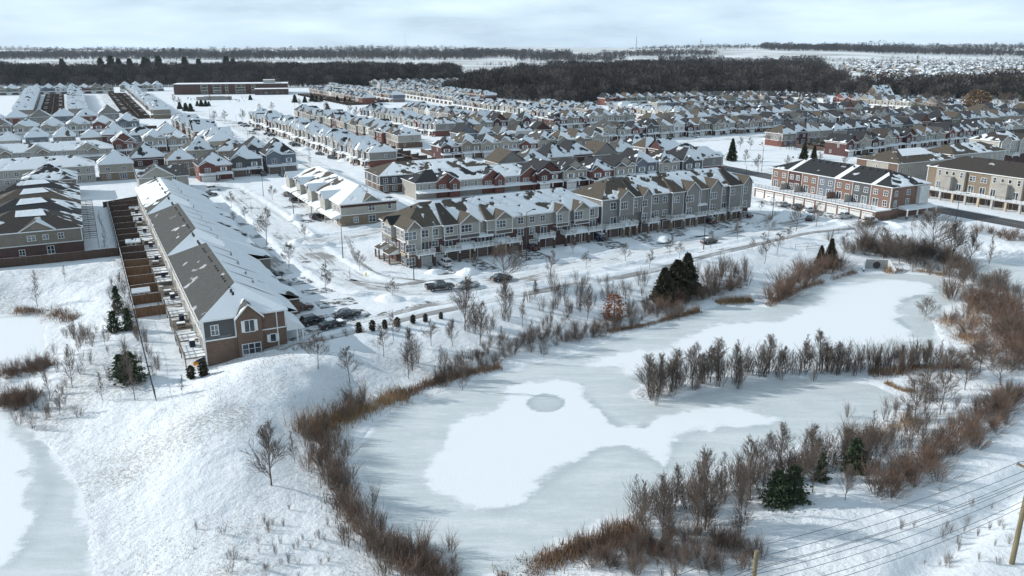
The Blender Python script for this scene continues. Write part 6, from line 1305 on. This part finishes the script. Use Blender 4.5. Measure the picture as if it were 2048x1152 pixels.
x,y,z=gp(732,552); hb=MB(); hb.lathe([(.17,0),(.17,.08),(.12,.1),(.12,.55),(.16,.58),(.14,.68),(.05,.76),(0,.78)],'hydrant_yellow',10); hb.tube((-.25,0,.42),(.25,0,.42),.06,.06,'hydrant_yellow',8); tag(obj('fire_hydrant',hb.mesh('fire_hydrant'),None,(x,y,z)),'yellow fire hydrant in the snow at the crescent bend','hydrant')
# utility poles and wires over the corridor
def upole(s,t,lab,h=10.6):
    x,y=st2w(s,t); z=hz(x,y); o=thing('utility_pole',lab,'pole',(x,y,z),GA); b=MB(); b.tube((0,0,-.5),(.1,0,h),.25,.17,'pole_wood',10); obj('post',b.mesh('post'),o)
    if h<11: return x,y,z
    c=MB(); c.box(-.06,.18,-1.3,1.3,h-1.3,h-1.15,'pole_wood'); obj('crossarm',c.mesh('crossarm'),o)
    for q in (-1.2,0,1.2):
        d=MB(); d.lathe([(.05,0),(.09,.08),(.06,.2),(0,.24)],'metal_grey',6,(.06,q,h-1.15)); obj('insulator',d.mesh('insulator'),o)
    return x,y,z
SP=((8.5,38.9),(40.6,37.3),(72.8,35.5),(105,33.8),(137,32))
upole(*SP[1],'weathered wooden pole cut by the bottom edge beside red brown bushes'); upole(*SP[2],'thick wooden pole at the lower right corner',11.2)
WO=[(-1.2,9.6),(0,9.6),(1.2,9.6),(.25,8.5),(.25,7.9),(.25,7.2),(-.3,6.6),(-.3,6.0)]
for i,(dt,zh) in enumerate(WO):
    b=MB()
    for (s0,t0),(s1,t1) in zip(SP[:-1],SP[1:]):
        prev=None
        for k in range(11):
            u=k/10; x,y=st2w(s0+(s1-s0)*u,t0+(t1-t0)*u+dt); z=-1.4+zh-(.55+.05*i)*4*u*(1-u)
            if prev: b.tube(prev,(x,y,z),.026,.026,'wire',3,False)
            prev=(x,y,z)
    tag(obj('overhead_wire',b.mesh('overhead_wire')),f"overhead wire across the corridor, {ordn(i+1)} {'counting down from the pole top'}",'wire','overhead wires')
# masts and towers near the horizon
def mast(px,yt,yb,D,w,lab,name='radio_mast'):
    u=(px-1024)/FPX; x=u*D; z=hz(x,D); k=math.cos(PITCH); h=ptop(x,D,z,yt); b=MB()
    for i in range(4):
        a=math.pi/4+i*math.pi/2; b.tube((math.cos(a)*w,math.sin(a)*w,0),(math.cos(a)*w*.25,math.sin(a)*w*.25,h),w*.12+.15,w*.08+.1,'metal_grey',3)
    n=9
    for i in range(n):
        z0,z1=h*i/n,h*(i+1)/n; r0,r1=w*(1-.75*i/n),w*(1-.75*(i+1)/n)
        for j in range(4):
            a=math.pi/4+j*math.pi/2; c=a+math.pi/2; b.tube((math.cos(a)*r0,math.sin(a)*r0,z0),(math.cos(c)*r1,math.sin(c)*r1,z1),.2+w*.03,.2+w*.03,'metal_grey',3)
    if w>2: b.box(-w*.9,w*.9,-w*.9,w*.9,h*.62,h*.66,'metal_grey')
    tag(obj(name,b.mesh(name),None,(x,D,z)),lab,'mast')
mast(1262,72,95,4200,4,'taller lattice mast on the snowy hill'); mast(1385,76,93,4200,4.5,'shorter broad mast right of the taller one'); mast(820,63,90,5200,1.5,'very thin mast above the left centre horizon')
for i,px in enumerate((1590,1708,1850,1910,1985)): mast(px,90,100,4600,3,f'far lattice power pylon, {ordn(i+1)} from the left on the right horizon','power_pylon')
for px,y0,y1,w,h,D,lab in ((1662,91,98,55,0,4800,'tall pale apartment tower under a crane on the horizon'),(1612,90,95,95,0,5000,'wide apartment slab at the right horizon'),(1788,93,98,90,0,5000,'low white slab building on the right horizon')):
    x=(px-1024)/FPX*D; z=hz(x,D); hh=max(14,ptop(x,D,z,y0)); o=thing('tower_block',lab,'building',(x,D,z),.1); b=MB(); b.box(-w/2,w/2,-10,10,-5,hh,'concrete'); obj('wall',b.mesh('wall'),o); c=MB()
    for k in range(int(hh/4)): c.box(-w/2+1,w/2-1,-10.2,-10,k*4+1,k*4+3,'glass')
    obj('window_band',c.mesh('window_band'),o)
# ------------------------------------------------------------ fences, yards
def fence(lab,a,b,h,mat,chain=False,name='wooden_fence',grp=None,cap=True,comb=0):
    x0,y0=st2w(*a); x1,y1=st2w(*b); L_=math.hypot(x1-x0,y1-y0); rz=math.atan2(y1-y0,x1-x0); n=max(2,int(L_/2.4)); o=thing(name,lab,'fence',(x0,y0,hz(x0,y0)),rz,grp)
    pz=[hz(x0+(x1-x0)*i/n,y0+(y1-y0)*i/n)-hz(x0,y0) for i in range(n+1)]; p=MB(); q=MB()
    for i in range(n+1):
        xx=L_*i/n
        if chain: p.tube((xx,0,pz[i]-.3),(xx,0,pz[i]+h),.035,.035,'rail_black',5)
        else: p.box(xx-.06,xx+.06,-.07,.07,pz[i]-.3,pz[i]+h+.05,mat)
    for i in range(n):
        xa,xb=L_*i/n,L_*(i+1)/n; za,zb=pz[i],pz[i+1]
        if chain:
            for u in (.05,.98): q.tube((xa,0,za+h*u),(xb,0,zb+h*u),.022,.022,'rail_black',4)
            for k in range(12): u=k/12; q.tube((xa+(xb-xa)*u,0,za+(zb-za)*u+.05*h),(xa+(xb-xa)*(u+.08),0,za+(zb-za)*u+h*.97),.006,.006,'rail_black',3,False)
        else:
            q.face([(xa,-.025,za-.15),(xb,-.025,zb-.15),(xb,-.025,zb+h),(xa,-.025,za+h)],mat); q.face([(xb,.025,zb-.15),(xa,.025,za-.15),(xa,.025,za+h),(xb,.025,zb+h)],mat); q.face([(xa,-.04,za+h),(xb,-.04,zb+h),(xb,.04,zb+h),(xa,.04,za+h)],'snow_plain' if cap else mat)
            for u in (.2,.85): q.box(xa,xb,.025,.07,min(za,zb)+h*u,min(za,zb)+h*u+.09,mat)
    if comb:
        for k in range(int(L_/comb)+1):
            xx=k*comb; q.box(xx-.03,xx+.03,-8,8,-.1,h,mat,'snow_plain')
            if k%3: q.box(xx+1.2,xx+3.6,(-6.5 if k%2 else 3.5),(-4 if k%2 else 6),0,1.9,'wood_dark','snow_plain')
    obj('post_row',p.mesh('post_row'),o); obj('panel',q.mesh('panel'),o)
fence('black chain link fence along the open yard and pines at left',(4.2,112),(4.2,152),1.7,'rail_black',True,'chain_link_fence')
fence('dark board fence backing the left terrace yards',(4.2,152),(4.2,262),1.8,'wood_dark')
for i,t in enumerate((152,159.5,166,172.5,179,185,191.5,198,205,212,219,227,236,245,254)):
    fence(f"{'sunlit orange brown' if i<6 else 'dark brown'} yard divider, {ordn(i+1)} from the near end of the left terrace yards",(4.4,t),(9.3,t),1.9,'wood_fence_sunlit' if i<6 else 'wood_dark',grp='yard dividers of the left terrace')  # nearer dividers take brighter wood: their sunlight is put into the colour
fence('tall dark board fence under the brown terrace at the left edge',(-31,197.5),(4.0,197.5),2.0,'wood_dark')
fence('dark fence closing the lane beside the left yards',(3.8,200),(4.0,262),1.7,'wood_dark'); fence('fence at the back of the grey and dark red houses',(3,263),(30,281),1.7,'wood_dark')
fence('fence between the far end yards and the beige gabled house',(4,262),(14,262),1.8,'wood_dark')
fence('black chain link fence running from the path to the brick terrace porch',(162,136),(192,142),1.3,'rail_black',True,'chain_link_fence'); fence('short chain link fence along the brick terrace end porch',(192,142),(214,143.5),1.3,'rail_black',True,'chain_link_fence')
fence('long low railing beside the cleared road by the outlet trees',(214,138),(213,90),1.0,'rail_black',True,'chain_link_fence')
for a,b,l in (((-62,522),(40,522),'gabled upper left row'),((118,533),(121,308),'porch row and the backs behind it'),((-16,640),(-18,950),'two far left columns'),((135,335),(212,331),'middle gabled row yards'),((290,397),(498,418),'upper snowy backs on the right'),((300,268),(470,282),'snowy backs behind the park'),((136,250),(196,250),'yards behind the red brick gabled houses'),((206,668),(207,842),'backs right of the school'),((190,535),(191,402),'porch row past the playing field'),((258,432),(300,436),'short middle porch row'),((288,592),(289,448),'gabled row below the woods'),((183,428),(228,428),'middle gabled row'),((392,469),(500,468),'second and third rows near the woods'),((238,362),(288,363),'porch row above the park'),((-62,448),(8,448),'hipped row at upper left'),((236,690),(236,842),'second row right of the school'),((304,640),(306,820),'red brick ended row'),((36,602),(38,940),'column left of the school')):
    fence('dark board fence and yard dividers behind the '+l,a,b,1.8,'wood_dark',comb=9.3)
for i,(px,py,l) in enumerate(((284,600,'grey garden shed with snowy roof in the left yards'),(268,498,'small snow topped shed in the upper left yards'))):
    x,y,z=gp(px,py); o=thing('garden_shed',l,'shed',(x,y,z),GA); b=MB(); b.box(-1.4,1.4,-1,1,0,1.9,'siding_tan'); obj('wall',b.mesh('wall'),o); b=MB(); hip(b,-1.4,1.4,-1,1,1.9,.6,'shingle_charcoal',GA,'L',ov=.2,axis='x',hipf=0,hipb=0); b.face([(-1.4,1,1.9),(-1.4,-1,1.9),(-1.4,0,2.4)],'siding_tan'); b.face([(1.4,-1,1.9),(1.4,1,1.9),(1.4,0,2.4)],'siding_tan'); obj('roof',b.mesh('roof'),o); obj('door',door_mesh('trim_tan'),o,(0,-1.01,0),0,sc=(1,1,.85))
x,y,z=gp(402,731); b=loft([[(xx,-w,.55+abs(xx)*.12),(xx,0,.30+abs(xx)*.12),(xx,w,.55+abs(xx)*.12),(xx,w*.8,.85+abs(xx)*.1),(xx,-w*.8,.85+abs(xx)*.1)] for xx,w in ((-1.5,.05),(-1,.3),(0,.42),(1,.3),(1.5,.05))],'tarp_orange'); b.box(-.7,.7,-.3,.3,.85,1.0,'tarp_blue'); tag(obj('kayak',b.mesh('kayak'),None,(x,y,z),1.2),'orange and blue kayak shape stored under the end deck','boat')
# open pergola frames of the brown terrace yards
for i,t in enumerate((208,216,224,232,240,248,256)):
    x,y=st2w(-3.0,t); o=thing('yard_pergola',f'grey timber frame, {ordn(i+1)} from the near end beside the dark hipped terrace','pergola',(x,y,0),GA,'timber frames by the dark hipped terrace'); b=MB()
    for u in (.1,3.2):
        for v in (0,7.4): b.box(u-.06,u+.06,v-.06,v+.06,0,2.6,'wood_grey')
    for v in (0,2.5,5,7.4): b.box(.1,3.2,v-.05,v+.05,2.5,2.62,'wood_grey')
    for u in (.1,1.6,3.2): b.box(u-.05,u+.05,0,7.4,2.38,2.5,'wood_grey')
    obj('frame',b.mesh('frame'),o)
# playground, outlet, gates
x,y,z=gp(1583,298); o=thing('playground_climber','dark playground climbing frame with slide in the snowy park','playground',(x,y,z),.3); b=MB()
for u in (-2,-.7,.7,2):
    for v in (-1,1): b.tube((u,v,0),(u,v,3.0),.08,.08,'metal_dark',5)
b.box(-2,-.7,-1,1,1.4,1.5,'metal_dark'); b.box(.7,2,-1,1,1.4,1.5,'metal_dark'); b.face([(-2.2,-1.2,3),(-.5,-1.2,3),(-1.35,0,3.8)],'tarp_blue'); b.face([(-.5,1.2,3),(-2.2,1.2,3),(-1.35,0,3.8)],'tarp_blue'); b.tube((-2,0,2.6),(2,0,2.6),.06,.06,'metal_dark',5); obj('frame',b.mesh('frame'),o)
b=MB(); b.face([(2,-.4,1.5),(4.6,-.4,.3),(4.6,.4,.3),(2,.4,1.5)],'tarp_blue'); b.box(2,4.6,-.45,-.4,.5,.9,'tarp_blue'); obj('slide',b.mesh('slide'),o)
x,y,z=gp(1755,541); o=thing('concrete_outlet','concrete culvert outlet with round dark pipe and sloping wing walls','culvert',(x,y,z),-.15); b=MB()
b.box(-2.4,2.4,1.2,1.6,-.6,2.3,'concrete','snow_plain')
for s in (-1,1):
    b.face([(s*2.4,1.2,-.6),(s*3.3,-1.6,-.6),(s*3.3,-1.6,.5),(s*2.4,1.2,2.3)][::s],'concrete'); b.face([(s*2.7,1.2,-.6),(s*3.6,-1.6,-.6),(s*3.6,-1.6,.5),(s*2.7,1.2,2.3)][::-s],'concrete'); b.face([(s*2.4,1.2,2.3),(s*3.3,-1.6,.5),(s*3.6,-1.6,.5),(s*2.7,1.2,2.3)],'snow_plain')
b.face([(-2.4,1.2,0),(2.4,1.2,0),(3.3,-1.6,-.1),(-3.3,-1.6,-.1)],'snow_plain'); obj('headwall',b.mesh('headwall'),o); b=MB(); b.tube((0,1.17,1.0),(0,1.9,1.0),.85,.85,'door_dark',18); b.tube((0,1.12,1.0),(0,1.2,1.0),.98,.98,'concrete',18); b.tube((0,1.08,1.0),(0,1.13,1.0),.84,.84,'door_dark',18); obj('pipe',b.mesh('pipe'),o)
for px,py,l in ((1603,496,'left thin metal barrier frame on the snowy track'),(1625,500,'right thin metal barrier frame near the dark cedars')):
    x,y,z=gp(px,py); b=MB(); b.tube((-1.8,0,-.2),(-1.8,0,1.1),.04,.04,'metal_dark',5); b.tube((1.8,0,-.2),(1.8,0,1.1),.04,.04,'metal_dark',5); b.tube((-1.8,0,1.1),(1.8,0,1.1),.04,.04,'metal_dark',5); b.tube((-1.8,0,.5),(1.8,0,.5),.03,.03,'metal_dark',5); tag(obj('track_gate',b.mesh('track_gate'),None,(x,y,z),.3),l,'barrier')
# school ------------------------------------------------------
x0,y0=-346,842; s_,t_=w2st(x0,y0)
SC=Block('school_building','long red brick school with glass bays beyond the snowy field','school',(s_,t_),R(14.7),113,34,[(0,'brick_dark')],10.5,.25,'snow_plain',(1,1,1,1),detail=False,ov=.3)
for a,b in ((26,33),(38,46),(50,53),(60,70),(76,80)):
    p=MB(); p.box(a,b,-.25,0,1,9.5,'trim_tan'); 
    for k in range(3): p.box(a+.4,b-.4,-.3,-.25,1.5+k*2.8,3.6+k*2.8,'glass')
    obj('glass_bay',p.mesh('glass_bay'),SC.o)
p=MB(); p.box(88,100,6,20,10.5,14,'concrete','snow_plain'); obj('roof_house',p.mesh('roof_house'),SC.o); p=MB(); p.box(80,113,-24,-.05,0,5.6,'brick_dark','snow_plain'); p.box(79.7,113.3,-24.3,.2,5.6,5.9,'concrete','snow_plain')
for k in range(5): p.box(84+k*5.5,87+k*5.5,-24.12,-24,1,3.2,'glass')
obj('front_wing',p.mesh('front_wing'),SC.o); SC.done()
for i in range(4):
    x,y,z=gp(372+i*15,206-i*.3); o=thing('portable_classroom',f'pale flat roofed portable classroom, {ordn(i+1)} from the left before the school','building',(x,y+42,0),R(14.7),'portable classrooms'); b=MB(); b.box(-6,6,-3.5,3.5,0,3.2,'siding_light_grey','snow_plain'); obj('wall',b.mesh('wall'),o)
    for u in (-3,2.5): obj('window',win_mesh(1.2,1.2,'p')[2],o,(u,-3.52,1.3))
# old farmhouse by the woods
k=Block('farmhouse','old steep gabled house with dull ochre wall at the edge of the woods','house',(648,520),GA-math.pi/2,14,22,[(0,'brick_tan')],4.5,.1,'snow_plain',detail=False); g_=MB(); 
g_.face([(0,-.05,4.5),(14,-.05,4.5),(7,-.05,13)],'brick_tan'); g_.face([(14.6,-.8,4.2),(14.6,22,4.2),(7,22,13.2),(7,-.8,13.2)],'shingle_grey',.75); g_.face([(-.6,22,4.2),(-.6,-.8,4.2),(7,-.8,13.2),(7,22,13.2)],'shingle_grey',.2); obj('gable',g_.mesh('gable'),k.o); k.win('f',7,6.5,1.2,1.6); k.win('f',4,1,1.2,1.6); k.win('f',10,1,1.2,1.6); k.done()
# children on the field: one continuous body each
def person_mesh(seed,coat,legs):
    rn=random.Random(seed); me=bpy.data.meshes.new('p'); 
    J=[(0,0,.78),(0,0,1.0),(0,0,1.22),(0,0,1.32),(0,0,1.46),(.10,0,.72),(.13,rn.uniform(-.15,.15),.40),(.14,rn.uniform(-.2,.2),.06),(-.10,0,.72),(-.13,rn.uniform(-.15,.15),.40),(-.14,rn.uniform(-.2,.2),.06),(.2,0,1.2),(.28,.05,.98),(.3,-.1,.8),(-.2,0,1.2),(-.3,.05,1.0),(-.26,-.12,.84)]
    Ed=[(0,1),(1,2),(2,3),(3,4),(0,5),(5,6),(6,7),(0,8),(8,9),(9,10),(2,11),(11,12),(12,13),(2,14),(14,15),(15,16)]; Rr=[.15,.16,.14,.07,.12,.10,.07,.06,.10,.07,.06,.08,.06,.045,.08,.06,.045]
    me.from_pydata(J,Ed,[]); o=bpy.data.objects.new('p',me); COL.objects.link(o); md=o.modifiers.new('s','SKIN'); 
    for v,r in zip(me.skin_vertices[0].data,Rr): v.radius=(r,r*.85)
    me.skin_vertices[0].data[0].use_root=True; o.modifiers.new('d','SUBSURF').levels=1
    dg=bpy.context.evaluated_depsgraph_get(); m2=bpy.data.meshes.new_from_object(o.evaluated_get(dg)); bpy.data.objects.remove(o)
    for k in (coat,legs,'brick_tan'): m2.materials.append(MATS[k])
    for p in m2.polygons: p.material_index=1 if p.center.z<.74 else 2 if p.center.z>1.34 else 0
    m2.name='person'; return m2
PE=[person_mesh(1,'cloth_dark','door_dark'),person_mesh(2,'tarp_blue','cloth_dark'),person_mesh(3,'siding_dark_red','cloth_dark')]
rn=random.Random(9); KID=[]
for i in range(34):
    px,py=rn.choice([(rn.uniform(372,420),rn.uniform(197,201)),(rn.uniform(420,530),rn.uniform(194,203)),(rn.uniform(470,520),rn.uniform(195,206))]); x,y=G(px,py)
    KID.append((px,i%3,x,y))
KID.sort(); kc=[0,0,0]
for px,j,x,y in KID:
    kc[j]+=1; w=['dark','blue','dark red'][j]
    tag(obj('person',PE[j],None,(x,y,0),rn.uniform(0,6.28),sc=rn.uniform(.95,1.15)),f'{w} coated child on the school field, {ordn(kc[j])} of that colour from left','person','children on the school field')
# driveways and snow heaps
dv=[]
for s0,s1,t0,t1 in ((61.5,66,148,157),(71,75,147,156),(84,90,150,158.5),(106,112,149,160),(117,123,149,161),(128,136,150,161),(142,148,152,161),(150,156,152,162),(33,41,128,134),(34,41,137.5,142),(33.5,41,147,150.5),(33.5,41,155,160),(33.5,41,171,175),(34,41,186,190),(34,41,201,205),(34,41,218,222),(49,56,213,217),(49,56,222,226),(49,56,236,240),(180,188,150,180)):
    n=len(dv); dv.append([(*st2w(a,b),.022+.0007*n) for a,b in ((s0,t0),(s1,t0),(s1,t1),(s0,t1))])
b=MB()
for q in dv: b.face(q,'driveway')
tag(obj('driveway',b.mesh('driveway')),'partly cleared driveways before the terraces',None,kind='structure')
rn=random.Random(4)
def heap(px,py,r,h,lab,i):
    x,y,z=gp(px,py); n=18; V=[(0,0,h)];F=[]
    rr=random.Random(i)
    for k,(f,g2) in enumerate(((.25,.92),(.5,.66),(.75,.32),(1,-.12))):
        for j in range(n): a=2*math.pi*j/n; q=r*f*(1+rr.uniform(-.16,.16)); V.append((math.cos(a)*q*1.3,math.sin(a)*q,h*g2*(1+rr.uniform(-.15,.15))))
    for j in range(n): F.append((0,1+j,1+(j+1)%n))
    for k in range(3):
        for j in range(n): a=1+k*n+j; c=1+k*n+(j+1)%n; F.append((a,a+n,c+n)); F.append((a,c+n,c))
    me=fastmesh('snow_heap',np.array(V,float),np.array(F),['snow_plain'],smooth=True); tag(obj('snow_heap',me,None,(x,y,z),rr.uniform(-.3,1)),lab,'snow heap','ploughed snow heaps')
for i,(px,py,r,h,l) in enumerate(((938,548,2.2,1.3,'ploughed snow heap before the first balconies'),(1150,500,2.6,1.0,'snow heap left of the dark blue suv carport'),(1325,480,2.3,.8,'snow heap before the middle of the taller block'),(1390,470,2.4,.9,'wide snow heap below the dark red suv'),(1480,452,2.4,1.0,'large snow heap near the last balcony'),(1500,460,2.0,.7,'low snow heap right of the largest one'),(590,438,1.8,1.5,'pointed snow heap beside the lamp at the stone townhouses'),(1540,452,2.6,1.0,'snow heap at the roundabout corner'),(780,598,2.4,.9,'snow heap near the street bend'),(1545,400,2.5,1.0,'snow heap at the far end of the white garages'),(690,322,2.6,1.2,'snow heap on the upper street'),(610,300,3,1.2,'long snow heap beside the upper street lamp'),(1285,495,2.4,.8,'low heap before the tan gables'),(870,545,1.8,.8,'small heap beside the white suv'))): heap(px,py,r,h,l,i)
# ------------------------------------------------------------ air between here and the horizon
hzm=bpy.data.materials.new('haze'); hzm.use_nodes=True; nt=hzm.node_tree; nt.nodes.clear(); o_=N(nt,'ShaderNodeOutputMaterial'); v=N(nt,'ShaderNodeVolumePrincipled'); v.inputs['Color'].default_value=(.72,.86,1.0,1); v.inputs['Density'].default_value=HAZE; v.inputs['Anisotropy'].default_value=.2; nt.links.new(v.outputs[0],o_.inputs['Volume']); MATS['haze']=hzm
b=MB(); b.box(-13000,13000,-120,15000,-80,260,'haze'); tag(obj('haze',b.mesh('haze')),'thin bluish winter haze filling the air',None,kind='stuff')
print('objects',len(bpy.data.objects))
